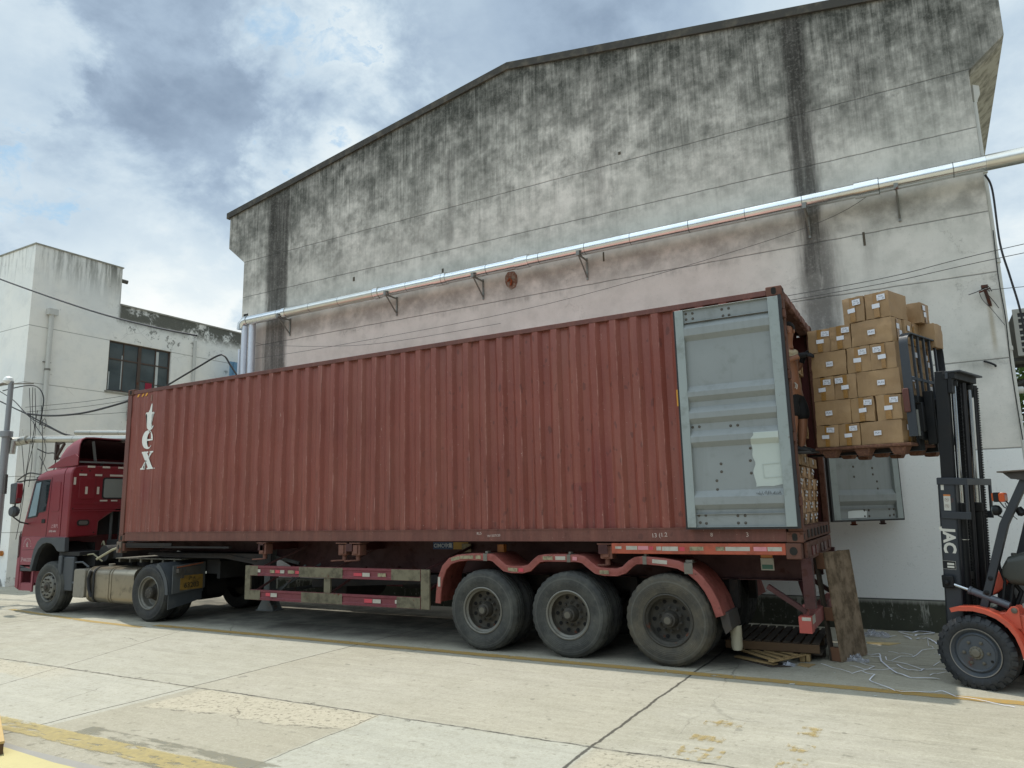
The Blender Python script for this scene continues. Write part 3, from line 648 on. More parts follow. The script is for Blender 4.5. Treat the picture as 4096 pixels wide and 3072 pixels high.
tag(hb.build('pipe_bracket', flat('brown_angle', '#3a2d27')), 'brown triangular bracket under the dull silver pipe beside the cab roof', 'bracket')
cable('cable', [(-11, 2.3, 9.35), (-9.74, 2.0, 8.86), (-6.44, 2.0, 7.66), (-4.19, 2.0, 6.89), (-2.20, 2.0, 6.29), (-.99, 2.2, 5.97)], .022, 'thick black cable crossing the tower diagonally down towards the warehouse', seg=8)
Z_ = 1.5
cable('cable', [(-6.57, Z_, 4.54), (-5.71, Z_, 4.42), (-4.80, Z_, 4.36), (-3.80, Z_, 4.36), (-2.40, Z_, 4.47), (-1.0, Z_ + .3, 4.75)], .024, 'thick black cable sagging from the pole towards the container top', seg=8)
cable('cable', [(-8.0, Z_, 5.0), (-7.23, Z_, 4.74), (-6.57, Z_, 4.52), (-5.2, Z_, 4.02), (-4.65, Z_, 3.86), (-3.84, Z_, 3.76), (-2.5, Z_, 3.70)], .018, 'black cable dropping from the left edge to the cab roof fairing')
cable('cable', [(-8.3, Z_ + .1, 5.32), (-7.3, Z_, 4.95), (-6.4, Z_, 4.42), (-5.35, Z_, 4.05), (-4.6, Z_, 3.83), (-3.4, Z_, 3.74)], .012, 'thinner cable alongside the one dropping to the cab fairing')
cable('cable', [(-4.2, 3.0, 4.80), (-3.10, 3.0, 5.13), (-1.92, 3.0, 5.475), (-1.25, 3.0, 5.66), (-1.0, 3.0, 5.62), (-.85, 3.05, 5.4), (-.67, 3.1, 5.15)], .022, 'black cable arching beside the left corner of the warehouse', seg=7)
for i, (a, b_, s_) in enumerate((((-6.9, 1.6, 4.75), (XB + .25, 6.3, 5.95), 'uppermost'), ((-6.9, 1.6, 4.62), (XB + .25, 6.3, 5.78), 'middle'), ((-6.4, 1.6, 4.5), (XB + .25, 6.6, 5.4), 'lowest'))):
    a = Vector(a); b2 = Vector(b_); md = (a+b2)/2 - Vector((0, 0, .05))
    cable('wire', [a, md, b2], .007, s_ + ' of three thin wires rising from the pole cables to the white building window', thin, n=6)
for i, (x0, x1, z0, z1, bx) in enumerate(((-5.2, -5.15, 4.98, 2.0, .12), (-5.05, -4.9, 4.98, 3.6, -.10), (-4.95, -5.1, 4.95, 2.3, .16), (-4.6, -4.55, 4.5, 1.6, .10), (-5.0, -4.4, 4.2, 3.0, .2), (-4.75, -4.85, 4.4, 2.6, -.15), (-5.3, -5.2, 3.6, 1.4, .1), (-4.5, -4.2, 3.3, 2.3, .15))):
    cable('wire', [(x0, .8, z0), ((x0+x1)/2 + bx, .85, z0*.6+z1*.4), (x1 + bx*.3, .85, z0*.3+z1*.7), (x1, .8, z1)], .007, ('%s of the loose black wires dangling beside the steel pole' % ('leftmost long one', 'fourth from the left', 'longest one left of centre', 'second from the right', 'short wide-bowed one', 'one crossing the others', 'lowest left one', 'rightmost short one')[i]), group='wires dangling from the cable tangle')
cable('cable', [(-6.2, .7, 5.0), (-5.2, .7, 5.02), (-4.75, .75, 4.95), (-4.55, .8, 4.7), (-4.55, .8, 4.35), (-4.7, .85, 4.05)], .013, 'black cable looping over the crossbar of the steel pole')
cable('cable', [(-4.95, 1.0, 4.1), (-4.8, 1.0, 4.22), (-4.72, 1.0, 4.1), (-4.8, 1.0, 3.98), (-4.95, 1.0, 4.1)], .007, 'small coiled loop of wire right of the steel pole')
cable('cable', [(-5.35, .8, 2.78), (-4.9, .8, 2.92), (-4.45, .8, 2.88), (-4.0, .8, 2.86), (-3.7, .85, 3.02), (-3.6, .9, 3.2)], .016, 'black cable sagging from the pole below the silver pipe')
cable('cable', [(-3.85, .9, 3.22), (-3.4, .9, 3.19), (-2.7, .95, 3.18)], .022, 'short thick cable bundle below the silver pipe bracket')
cable('cable', [(-4.9, .95, 3.5), (-4.5, .95, 3.38), (-4.1, .95, 3.3), (-4.2, .95, 2.7), (-4.3, .95, 2.2)], .013, 'cable bending down behind the silver pipe to the cab')
cable('cable', [(XB + .3, 6.5, 5.0), (-9.0, 6.2, 4.2), (-8.4, 5.6, 3.4), (-7.5, 5.0, 3.2)], .014, 'thin cable curving down from the meter box to behind the cab')

# ================================================================== RIGHT EDGE: air conditioner, tree
ac = thing('air_conditioner', 'pale grey outdoor air conditioner mounted high on the right side wall', 'air conditioner', (15.1, 5, 3.6))
acm = surf('ac_casing', '#a3a49f', .5, var=.08, dirt=.2)
q = MB(); q.box(14.86, 15.95, 5.0, 5.9, 4.0, 4.72); q.build('casing', surf('ac_case_dark', '#70706c', .6, dirt=.3), ac, bev=.015)
q = MB()
q.box(14.84, 14.90, 4.965, 4.999, 3.99, 4.73); q.box(15.9, 15.97, 4.965, 4.999, 3.99, 4.73); q.box(14.90, 15.9, 4.965, 4.999, 4.68, 4.73); q.box(14.90, 15.9, 4.965, 4.999, 3.99, 4.04)
for k in range(7): z0 = 4.04 + k*.093; q.box(14.90, 15.9, 4.962, 4.992, z0 + .066, z0 + .093)
for xx in (15.07, 15.36, 15.64): q.box(xx, xx + .025, 4.958, 4.999, 4.04, 4.68)
q.build('grille', acm, ac)
q = MB(); q.box(14.9, 15.9, 5.0 - .012, 5.0 - .002, 4.04, 4.68); q.build('louvre_shadow_panel', flat('coil_dark', '#1b1e22', .5), ac)
q = MB()
q.box(14.6, 15.9, 5.05, 5.10, 3.93, 3.98); q.box(14.6, 15.9, 5.75, 5.80, 3.93, 3.98); q.bar((14.62, 5.07, 3.5), (15.7, 5.07, 3.95), .04); q.bar((14.62, 5.77, 3.5), (15.7, 5.77, 3.95), .04)
q.build('support_frame', flat('frame_dark', '#2d2e2d'), ac, split=True)
rk = MB()
for y0 in (6.4, 7.4): rk.box(14.6, 17.5, y0, y0 + .05, 3.72, 3.78); rk.bar((14.6, y0, 3.2), (17, y0, 3.74), .05)
rk.box(15.6, 15.65, 6.2, 7.6, 3.7, 3.76); rk.box(16.6, 16.65, 6.2, 7.6, 3.7, 3.76)
for k in range(6): rk.box(14.7, 17.5, 6.25 + k*.22, 6.35 + k*.22, 3.785, 3.80)
tag(rk.build('steel_rack', flat('rack_dark', '#34362f')), 'dark steel shelf rack beneath the air conditioner at the right edge', 'rack')
hpipe = MB(); hpipe.tube([(14.62, 3.9, 3.33), (18, 3.9, 3.33)], .035, 10); hpipe.lathe((14.66, 3.9, 3.33), (1, 0, 0), [(.035, 0), (.05, 0), (.05, .07), (.035, .07)], 12)
tag(hpipe.build('branch_pipe', pvc), 'short white horizontal pipe leaving the downpipe in front of the tree', 'pipe')

def leaf_mat():
    m, N, b = mat_new('foliage'); v = N.coord(); oi = N.noise(v, 1.1, 3); sm_ = N.noise(v, 9, 2)
    k = N.mix(N.ss(.3, .7, oi), hx('#2f4420'), hx('#5d7a38')); k = N.mix(sm_ * .5, k, hx('#7c9650')); N.put(b.inputs['Base Color'], k)
    b.inputs['Roughness'].default_value = .55; b.inputs['Specular IOR Level'].default_value = .3
    return m
lm_ = leaf_mat(); bark = surf('bark', '#4a3d2e', .95, var=.3, vs=8, bump=1)
def tree(label, x, y, h, cr, seed, z0=1.0):
    rng = random.Random(seed); t = thing('broadleaf_tree', label, 'tree', (x, y, 0), 0, 'trees beyond the right corner')
    q = MB(); q.tube([(x, y, 0), (x + .1, y, h*.3), (x - .1, y + .1, h*.6), (x, y, h*.85)], [.18, .14, .09, .03], 8)
    for k in range(9):
        a = rng.uniform(0, 6.28); zz = h*rng.uniform(.25, .7); l = cr*rng.uniform(.5, .9)
        q.tube([(x, y, zz), (x + math.cos(a)*l*.5, y + math.sin(a)*l*.5, zz + .35*l), (x + math.cos(a)*l, y + math.sin(a)*l, zz + .6*l)], [.06, .035, .01], 6)
    q.build('trunk', bark, t)
    q = MB()
    cl = [(x + rng.gauss(0, cr*.45), y + rng.gauss(0, cr*.45), h*rng.uniform(.22, 1.0), cr*rng.uniform(.22, .42)) for k in range(46)]
    for cx, cy, cz, r_ in cl:
        for k in range(150):
            d = Vector((rng.gauss(0, 1), rng.gauss(0, 1), rng.gauss(0, .8))).normalized() * r_ * rng.uniform(.5, 1.05)
            p = Vector((cx, cy, cz)) + d; n = Vector((rng.gauss(0, 1), rng.gauss(0, 1), rng.gauss(.6, 1))).normalized(); a = n.orthogonal().normalized(); b2 = n.cross(a); s_ = rng.uniform(.05, .10)
            q.face([p - a*s_, p + b2*s_*.5, p + a*s_*1.1, p - b2*s_*.5])
    q.build('crown', lm_, t)
tree('bright green leafy tree just right of the downpipe', 16.2, 9.5, 5.2, 1.7, 3)
tree('darker leafy tree further right beyond the warehouse corner', 19.0, 12.5, 6.0, 2.2, 5)
tree('leafy tree far behind the others at the right edge', 17.4, 16.5, 6.4, 2.3, 9)
# ================================================================== SHIPPING CONTAINER
PIT_ = .281; XS_ = .234
ZC = 1.401; HC = 2.896; LC = 12.192; WC = 2.438; ZT = ZC + HC
def cont_paint(name, base, dark, chalk=.5, rust=.35, patches=True):
    m, N, b = mat_new(name); v = N.coord(); x, y, z = N.xyz(v)
    big = N.noise(v, .55, 6, .6); mid = N.noise(v, 3, 8, .68); fine = N.noise(v, 30, 6, .7); vst = N.noise(v, 1, 7, .68, sc3=(9, 9, .55)); vs2 = N.noise(v, 1, 5, .7, sc3=(24, 24, 1.1))
    k = N.mix(N.ss(.35, .68, big), hx(base), hx(dark)); k = N.mix(N.ss(.4, .75, vst) * chalk, k, hx('#8a5648'))
    k = N.mix(N.ss(.45, .75, mid) * .28, k, hx('#6b3a34'))
    if patches:   # touched-up rectangles of fresher paint and grime around the lower part
        br_ = N.n('ShaderNodeTexWhiteNoise'); N.put(br_.inputs['Vector'], N.vec(N.m('FLOOR', x * 3.6), N.m('FLOOR', z * 1.4), 0.0)); wv = F(N, br_.outputs['Value'])
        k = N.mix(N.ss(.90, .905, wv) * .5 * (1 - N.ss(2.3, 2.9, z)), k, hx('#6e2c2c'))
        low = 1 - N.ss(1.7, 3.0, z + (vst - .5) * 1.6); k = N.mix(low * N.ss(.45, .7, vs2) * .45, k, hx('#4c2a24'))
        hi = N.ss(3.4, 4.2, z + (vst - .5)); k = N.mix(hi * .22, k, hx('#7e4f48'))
    grime = N.ss(.60, .70, N.noise(v, 5.5, 9, .74)); k = N.mix(grime * .5 * rust, k, hx('#4a241b'))
    dust = N.ss(.45, .8, N.noise(v, 1, 8, .75, sc3=(2.5, 2.5, .5))) * .30; k = N.mix(dust, k, hx('#8a6453'))
    run = N.ss(.60, .68, N.noise(v, 1, 6, .7, sc3=(17, 17, .9))) * N.ss(.5, .62, N.noise(v, .9, 4)) * .55; k = N.mix(run, k, hx('#4d2820'))
    rs_ = N.ss(.675, .70, N.noise(v, 13, 7, .7)) * N.ss(.42, .6, mid); k = N.mix(N.m('MINIMUM', rs_ * rust * 2.6, 1.0), k, hx('#54301f'))
    bigr = N.ss(.64, .67, N.noise(v, 2.2, 9, .78)) * .4; k = N.mix(bigr, k, hx('#6d4436'))
    sc = N.ss(.67, .69, N.noise(v, 1, 7, .75, sc3=(26, 26, 4.5))); k = N.mix(sc * .55, k, hx('#b79c8e'))
    sc2 = N.ss(.735, .75, N.noise(v, 40, 3, .5)); k = N.mix(sc2 * .5, k, hx('#c5b7aa'))
    k = N.mix((fine - .5) * .3, k, hx('#b08a80'))
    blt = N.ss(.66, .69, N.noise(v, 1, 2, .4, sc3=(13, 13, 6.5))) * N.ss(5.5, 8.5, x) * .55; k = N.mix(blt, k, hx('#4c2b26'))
    edge = None
    if patches:
        fr = N.m('FRACT', (x - XS_) / PIT_); e1 = 1 - N.ss(.0, .035, N.m('ABSOLUTE', fr - .28)); e2 = 1 - N.ss(.0, .03, N.m('ABSOLUTE', fr - .99)); ew = N.m('MAXIMUM', e1, e2 * .6) * N.ss(.45, .62, N.noise(v, 1, 6, .75, sc3=(3, 3, 1.6)))
        k = N.mix(ew * .6, k, hx('#b0857a'))
    N.put(b.inputs['Base Color'], k); N.put(b.inputs['Roughness'], .50 + grime * .2 + (vst - .5) * .3); b.inputs['Specular IOR Level'].default_value = .4
    N.put(b.inputs['Normal'], N.bump(fine * .25 + mid * .5 + N.noise(v, 1.6, 3) * 1.5, .008, .45)); return m
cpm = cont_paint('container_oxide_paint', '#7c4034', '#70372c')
cpf = cont_paint('container_frame_paint', '#5f372e', '#543028', .35, .8, False)
cpr = surf('rusty_frame', '#5d3d31', .85, var=.3, dirt=.4, dcol='#3d2519', rust=.35, rcol='#4a2c1d', bump=.6)
cin = surf('container_inside_paint', '#552422', .7, var=.15, dirt=.2, dcol='#3c1c1a')
ct = thing('shipping_container', 'long rust-red corrugated shipping container with open rear doors on the trailer', 'container', (LC/2, WC/2, ZC))
PIT = .281; XS = .234; XE = 11.99
def prof(x, off=0.0):
    """outward depth of the side corrugation at x; the front end is a shallow marking panel"""
    if x < 1.0769:
        u = (x % .26)/.26
        return .010 if u < .42 else (.010 + (u-.42)/.1*.009 if u < .52 else (.019 if u < .9 else .019 - (u-.9)/.1*.009))
    u = ((x - XS) % PIT) / PIT
    if u < .28: return .006
    if u < .46: return .006 + (u - .28)/.18*.050
    if u < .80: return .056
    return .056 - (u - .80)/.20*.050
def bps():
    xs = [.13]
    for k in range(4):
        for u in (0, .42, .52, .9):
            if .13 < (k+u)*.26 < 1.04: xs.append((k+u)*.26)
    xs.append(1.0768); xs.append(1.0771)
    k = 0
    while True:
        b0 = XS + k*PIT
        for u in (0, .28, .46, .80):
            xx = b0 + u*PIT
            if 1.08 < xx < XE: xs.append(xx)
        k += 1
        if b0 > XE: break
    xs.append(XE); return sorted(xs)
BP = bps()
def corrug(ysign, y0, m, name):
    q = MB(); prev = None
    zs = [ZC + .16 + (ZT - .10 - ZC - .16)*i/16 for i in range(17)]
    for x in BP:
        d = prof(x); cur = []
        for j, z in enumerate(zs):
            dent = (mnoise.noise(Vector((x*1.1, y0, z*1.4)))*.009 + mnoise.noise(Vector((x*3.7, y0, z*3)))*.005 + max(0, mnoise.noise(Vector((x*2.1+7, y0, z*2.2)))-.35)*.05) if 0 < j < 16 else 0
            cur.append(q.bm.verts.new((x, y0 + ysign*(d + dent), z)))
        if prev:
            for a in range(16): q.bm.faces.new((prev[a], prev[a+1], cur[a+1], cur[a]))
        prev = cur
    return q.build(name, m, ct, sharp=14)
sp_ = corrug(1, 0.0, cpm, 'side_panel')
corrug(-1, WC, [cin], 'side_panel')
# recesses are closed at the top by the rail
q = MB(); q.box(.178, 12.014, 0.0, .066, ZT - .10, ZT - .035); q.build('top_rail', cpf, ct, bev=.004)
q = MB(); q.box(.178, 12.014, WC - .06, WC, ZT - .10, ZT - .035); q.build('top_rail', cpf, ct, bev=.004)
q = MB(); q.box(.178, 12.014, .004, .05, ZC + .025, ZC + .158); q.box(.178, 12.014, -.004, .055, ZC + .158, ZC + .170); q.box(.178, 12.014, 0, .06, ZC + .012, ZC + .0249); q.build('bottom_rail', cpf, ct)
q = MB(); q.box(.178, 12.014, WC - .05, WC - .004, ZC + .025, ZC + .158); q.build('bottom_rail', cpf, ct)
# roof sheet
q = MB(); prev = None; nn = 150
for i in range(nn+1):
    x = .1 + (LC - .2)*i/nn; d = .018 if (i % 4) < 2 else 0
    cur = [q.bm.verts.new((x, y, ZT - .055 + d)) for y in (.03, WC - .03)]
    if prev: q.bm.faces.new((prev[0], cur[0], cur[1], prev[1]))
    prev = cur
q.build('roof', surf('dusty_roof_paint', '#b38a7e', .8, var=.15, dirt=.3, dcol='#8e7c70', rust=.1), ct, solid=.004)
q = MB(); q.box(.1, LC - .06, .06, WC - .06, ZC + .125, ZC + .16); q.build('floor', surf('ply_floor', '#5a4636', .8, var=.2), ct)
# front wall
q = MB(); q.box(.03, .06, .12, WC - .12, ZC + .02, ZT - .05); q.box(0, .10, .16, WC - .16, ZT - .12, ZT - .02); q.box(0, .10, .16, WC - .16, ZC, ZC + .14); q.build('front_wall', cpf, ct)
# posts
def post(x0, x1, y0, y1, m=cpf):
    q = MB(); q.box(x0, x1, y0, y1, ZC + .118, ZT - .118); return q.build('corner_post', m, ct, bev=.008)
post(.0, .128, .0, .10); post(.0, .128, WC - .10, WC); post(12.04, LC, .004, .055, cpr); post(12.04, LC, WC - .055, WC - .004, cpr)
q = MB(); q.box(12.13, LC, .055, .14, ZC + .12, ZT - .12); q.box(12.13, LC, WC - .14, WC - .055, ZC + .12, ZT - .12); q.build('door_post_return', cpr, ct, split=True)
def casting(x0, y0, z0):
    q = MB(); q.box(x0, x0 + .178, y0, y0 + .162, z0, z0 + .118); o = q.build('corner_casting', cpr, ct, bev=.012)
    h = MB(); yy = y0 - .002 if y0 < 1 else y0 + .162 - .01
    pts = []
    for i in range(20):
        a = 2*math.pi*i/20; pts.append((x0 + .089 + .028*math.cos(a), z0 + .06 + (.018 if math.sin(a) > 0 else -.018) + .025*math.sin(a)))
    h.prism(pts, 'y', yy, yy + .012)
    if x0 > 5: h.prism([(y0 + .081 + .03*math.cos(2*math.pi*i/16), z0 + .06 + .035*math.sin(2*math.pi*i/16)) for i in range(16)], 'x', x0 + .168, x0 + .1795)
    h.build('lock_hole', dk, o, split=True)
for x0 in (-.0, LC - .178):
    for y0 in (-.006, WC - .156):
        for z0 in (ZC, ZT - .118): casting(x0, y0, z0)
# rear frame header with rubbed plates, sill
q = MB(); q.box(12.04, LC - .002, .16, WC - .16, ZT - .13, ZT - .03); hd = q.build('door_header', cpr, ct, bev=.01)
q = MB()
for k in range(5): y0 = .25 + k*.40; q.box(LC - .05, LC + .012, y0, y0 + .26, ZT - .14, ZT - .045)
q.build('header_plate', surf('rubbed_paint', '#7a5a50', .8, var=.3, dirt=.5, dcol='#4a2f26', rust=.4), hd, bev=.01, split=True)
q = MB(); q.box(12.05, LC - .002, .16, WC - .16, ZC + .01, ZC + .165); sl = q.build('door_sill', cpr, ct, bev=.008)
q = MB()
for k in range(7): y0 = .3 + k*.28; q.box(LC - .003, LC + .014, y0, y0 + .10, ZC + .04, ZC + .13)
q.build('sill_keeper', surf('grimy_keeper', '#332b27', .85, var=.3), sl, bev=.006, split=True)
# interior lining of the far wall seen through the doorway
q = MB(); q.box(11.2, 12.1, WC - .058, WC - .054, ZC + .16, ZT - .13); q.build('inner_wall', cin, ct)

# doors: grey inside faces with pressed ribs
gry = surf('door_grey_paint', '#7e8382', .5, var=.10, vs=1.5, dirt=.26, dcol='#5a5e58', streak=.22, bump=.15, bs=9, spec=.45)
gryl = surf('door_grey_touchup', '#a9b1aa', .6, var=.07, dirt=.1)
gryf = surf('door_frame_grey', '#878f8d', .5, var=.12, dirt=.32, dcol='#5b5f59', rust=.08)
rub = surf('rubber_seal', '#17181a', .6, var=.2)
bolt = flat('bolt_head', '#4a453d', .5, .3)
def door(M, rot_label, patch):
    """door leaf in local frame: u 0..1.19 from free edge to hinge, z absolute, v = depth (viewer side negative)"""
    z0, z1 = 1.575, 4.155
    def b(q, u0, u1, v0, v1, a, c): q.box(u0, u1, v0, v1, a, c, M)
    q = MB(); b(q, 0, .10, -.055, .0, z0, z1); b(q, 1.085, 1.20, -.055, .0, z0, z1); b(q, .10, 1.085, -.050, -.0, z1 - .006, z1); b(q, .10, 1.085, -.050, 0, z0, z0 + .006)
    d = q.build('door', gryf, ct, bev=.004); lab(d, rot_label)
    # flanged top and bottom rails
    q = MB(); b(q, .1001, 1.0849, -.020, -.0, z1 - .155, z1 - .0061); b(q, .1001, 1.0849, -.040, -.020, z1 - .162, z1 - .155); q.build('rail', gry, d); q = MB(); b(q, .1001, 1.0849, -.020, 0, z0 + .0061, z0 + .145); b(q, .1001, 1.0849, -.040, -.02, z0 + .145, z0 + .152); q.build('rail', gry, d)
    q = MB(); prv = None
    prof_ = [(z0 + .152, 0)]
    for (t, bt) in ((1.99, 1.77), (2.69, 2.49), (2.97, 2.77), (3.22, 3.03), (3.99, 3.77)):
        prof_ += [(bt, 0), (bt + .060, -.052), (t - .075, -.052), (t, 0)]
    prof_ = sorted(prof_) + [(z1 - .162, 0)]
    for i, (z, v) in enumerate(prof_):
        cur = [q.bm.verts.new(M @ Vector((u, v - .006, z))) for u in (.10, 1.085)]
        if prv: q.bm.faces.new((prv[0], cur[0], cur[1], prv[1]))
        prv = cur
    q.build('ribbed_panel', gry, d, sharp=12)
    q = MB()
    for (u, z) in ((.13, 4.11), (.21, 4.105), (.13, 4.04), (.21, 4.04), (.56, 4.10), (.64, 4.10), (.57, 4.02), (.64, 4.02), (.12, 2.735), (.20, 2.735), (.56, 2.72), (.64, 2.72), (.42, 2.29), (.42, 2.20), (.36, 2.10), (.36, 2.0), (.13, 1.71), (.21, 1.71), (.57, 1.70), (.65, 1.70), (.14, 1.63), (.21, 1.62), (.57, 1.62), (.65, 1.62), (.76, 2.45), (.75, 2.31), (.75, 2.17)):
        v0 = -.021 if (z > 4 or z < 1.75) else -.007
        q.lathe(M @ Vector((u, v0 + .003, z)), M.to_3x3() @ Vector((0, -1, 0)), [(.017, 0), (.016, .005), (.009, .010), (0, .011)], 10)
    q.build('bolt', bolt, d, split=True)
    q = MB(); b(q, 1.2002, 1.232, -.06, -.01, z0 - .02, z1 + .01); b(q, .0, 1.2, -.045, -.006, z0 - .022, z0 - .0005); b(q, -.022, -.0005, -.045, -.006, z0 - .022, z1); q.build('seal', rub, d)
    q = MB(); b(q, -.01, 1.20, .0005, .02, z0, z1); q.build('outer_sheet', cpm, d)
    if patch:
        q = MB()
        def vz(z):
            for (za, va), (zb, vb) in zip(prof_, prof_[1:]):
                if za <= z <= zb and zb > za: return va + (vb - va)*(z - za)/(zb - za)
            return 0
        prv = None; zl = sorted([2.02 + i*.03 for i in range(21)] + [2.49, 2.55, 2.615])
        for z in zl:
            u0 = .785 + mnoise.noise(Vector((z*9, 3, 1)))*.035 + (.02 if z > 2.58 else 0)
            cur = [q.bm.verts.new(M @ Vector((u, vz(z) - .0095, z + (mnoise.noise(Vector((u*20, 0, 0)))*.03 if z < 2.03 else 0)))) for u in (u0, .88, .98, 1.083)]
            if prv:
                for k in range(3): q.bm.faces.new((prv[k], prv[k+1], cur[k+1], cur[k]))
            prv = cur
        lab(q.build('touch_up_patch', gryl, d, sharp=12), 'paler patch of touch-up paint')
        q = MB()
        for pts in ([(.88, 2.26), (1.075, 2.27)], [(.88, 2.26), (.885, 2.11)], [(.89, 2.11), (1.075, 2.12)]):
            q.bar(M @ Vector((pts[0][0], -.0115, pts[0][1])), M @ Vector((pts[1][0], -.0115, pts[1][1])), .007, .004)
        q.build('weld_bead', gryl, d)
        wmk = flat('felt_pen', '#3a3c3a', .8); rg = random.Random(2)
        q = MB()
        for i in range(26):
            u = .80 + i*.0105 + rg.uniform(-.003, .003); z = 1.93 + rg.uniform(-.008, .008)
            q.bar(M @ Vector((u, -.060, z)), M @ Vector((u + rg.uniform(-.008, .01), -.060, z + rg.uniform(.012, .035))), .004, .003)
        q.build('pen_scribble', wmk, d)
    else:
        q = MB(); q.prism([(.62, 1.60), (.61, 1.69), (.68, 1.705), (.86, 1.70), (.93, 1.69), (.94, 1.60)], 'y', -.0235, -.0215); q.bm.transform(M); lab(q.build('touch_up_patch', surf('white_touchup', '#c2c8c6', .6)), 'x'); o_ = bpy.data.objects[-1] if False else None
    return d
Md = Matrix.Translation((10.955, -.036, 0))
dA = door(Md, 'grey-painted inner side of the near door, folded back flat against the container side', True)
# hinges of the near door
q = MB()
for z in (1.8, 2.5, 3.2, 3.9): q.box(12.15, 12.215, -.07, .02, z, z + .09); q.cyl((12.20, -.035, z - .02), (12.20, -.035, z + .11), .014, seg=10)
q.build('hinge', cpr, dA)
a_ = math.atan2(.86, .80)
# far door: hinged at the far post, swung out to the wall; free edge away from us
Mf = Matrix.Translation((12.215 + math.cos(a_)*1.20, 2.47 + math.sin(a_)*1.20, 0)) @ Matrix.Rotation(a_ + math.pi, 4, 'Z')
Mf = Mf @ Matrix.Diagonal((1, -1, 1, 1))
dB = door(Mf, 'grey-painted inner side of the far door, swung out towards the wall', False)
for o in [o for o in bpy.data.objects if o.name.startswith('touch_up_patch') and o.get('label') == 'x']:
    o.parent = dB; del o['label']
q = MB()
for u in (.35, .85): p = Mf @ Vector((u, -.02, 1.575)); q.box(p.x - .03, p.x + .03, p.y - .02, p.y + .02, 1.50, 1.56); q.box(p.x - .045, p.x + .045, p.y - .02, p.y + .02, 1.505, 1.52)
q.build('lock_rod_foot', rustm, dB)

# ---- painted letters following the corrugation
wht = surf('white_marking_paint', '#d6d6cf', .6, var=.08, dirt=.22, dcol='#a58a80', ds=9)
yel = surf('yellow_marking_paint', '#c98f2c', .6, dirt=.3, dcol='#80402f')
def on_side(polys, m, name, lift=.0035):
    q = MB()
    for poly in polys:
        vs_ = [q.bm.verts.new((x, 0, z)) for x, z in poly]; q.bm.faces.new(vs_)
    bmesh.ops.triangulate(q.bm, faces=q.bm.faces[:])
    for x in BP:
        if .2 < x < 11: bmesh.ops.bisect_plane(q.bm, geom=q.bm.verts[:] + q.bm.edges[:] + q.bm.faces[:], plane_co=(x, 0, 0), plane_no=(1, 0, 0), dist=1e-5)
    for v in q.bm.verts: v.co.y = prof(v.co.x) - lift - .004
    return q.build(name, m, sp_)
def arcp(cx, cz, rx, rz, a0, a1, n=12): return [(cx + rx*math.cos(R(a0 + (a1-a0)*i/n)), cz + rz*math.sin(R(a0 + (a1-a0)*i/n))) for i in range(n+1)]
# t
t_ = [(.585, 3.80), (.66, 3.81), (.70, 3.87), (.735, 3.965), (.765, 3.965), (.765, 3.80), (.845, 3.80), (.845, 3.755), (.765, 3.755), (.765, 3.55), (.775, 3.525), (.80, 3.52), (.835, 3.545), (.845, 3.53), (.81, 3.48), (.755, 3.46), (.69, 3.465), (.645, 3.50), (.63, 3.56), (.63, 3.755), (.585, 3.755)]
on_side([t_], wht, 'letter_t')
# e: left bowl, upper hook, bar
e1 = arcp(.69, 3.285, .165, .178, 90, 318, 20) + arcp(.735, 3.275, .075, .140, 305, 95, 16)
e2 = arcp(.69, 3.285, .155, .178, 90, 2, 10) + arcp(.742, 3.295, .048, .140, 2, 92, 8)
e3 = [(.655, 3.262), (.845, 3.262), (.845, 3.292), (.655, 3.292)]
on_side([e1, e2], wht, 'letter_e'); on_side([e3], wht, 'letter_e_bar', .0037)
x1 = [(.54, 3.06), (.72, 3.06), (.72, 3.035), (.69, 3.03), (.875, 2.76), (.895, 2.75), (.895, 2.725), (.70, 2.725), (.70, 2.75), (.735, 2.755), (.555, 3.03), (.54, 3.035)]
x2 = [(.77, 3.06), (.88, 3.06), (.88, 3.035), (.845, 3.03), (.745, 2.915), (.725, 2.94), (.805, 3.03), (.77, 3.035)]
x3 = [(.52, 2.725), (.655, 2.725), (.655, 2.75), (.60, 2.755), (.685, 2.875), (.668, 2.905), (.56, 2.755), (.52, 2.75)]
x3 = [(p[0], p[1]) for p in x3]
on_side([x1, x2, x3], wht, 'letter_x'); on_side([arcp(.925, 2.735, .012, .012, 0, 330, 11)], wht, 'registered_mark')
for k in range(3): x = .28 + k*.125; on_side([[(x, 4.13), (x + .05, 4.13), (x + .09, 4.185), (x + .04, 4.185)]], yel, 'warning_stripe')
on_side([[(.70, 4.02), (.745, 4.02), (.745, 4.14), (.70, 4.14)]], surf('data_plate', '#7b5b4d', .7), 'data_plate')
q = MB()
q.box(10.895, 10.9545, -.012, -.006, 3.005, 3.205)
yp = q.build('height_sticker', yel, sp_)
q = MB()
for z in (3.03, 3.10, 3.165): q.box(10.92, 10.9545, -.0135, -.012, z, z + .018)
q.box(10.918, 10.926, -.0135, -.012, 3.03, 3.18); q.build('sticker_print', flat('black_print', '#2a241c'), yp)
ch = flat('chalk', '#b7a89f', .9)
br_ = [o for o in ct.children if o.name.startswith('bottom_rail')][0]
for s_, x, z, h in (('RL5', 8.05, 1.515, .05), ('W1507120', 8.28, 1.485, .045), ('13 (1.2', 10.58, 1.485, .07), ('8', 11.20, 1.487, .06), ('3', 11.60, 1.487, .07)):
    text(s_, h, ch, br_, MY(x, .0015, z, .06), 'chalk_writing', 0, .0005)
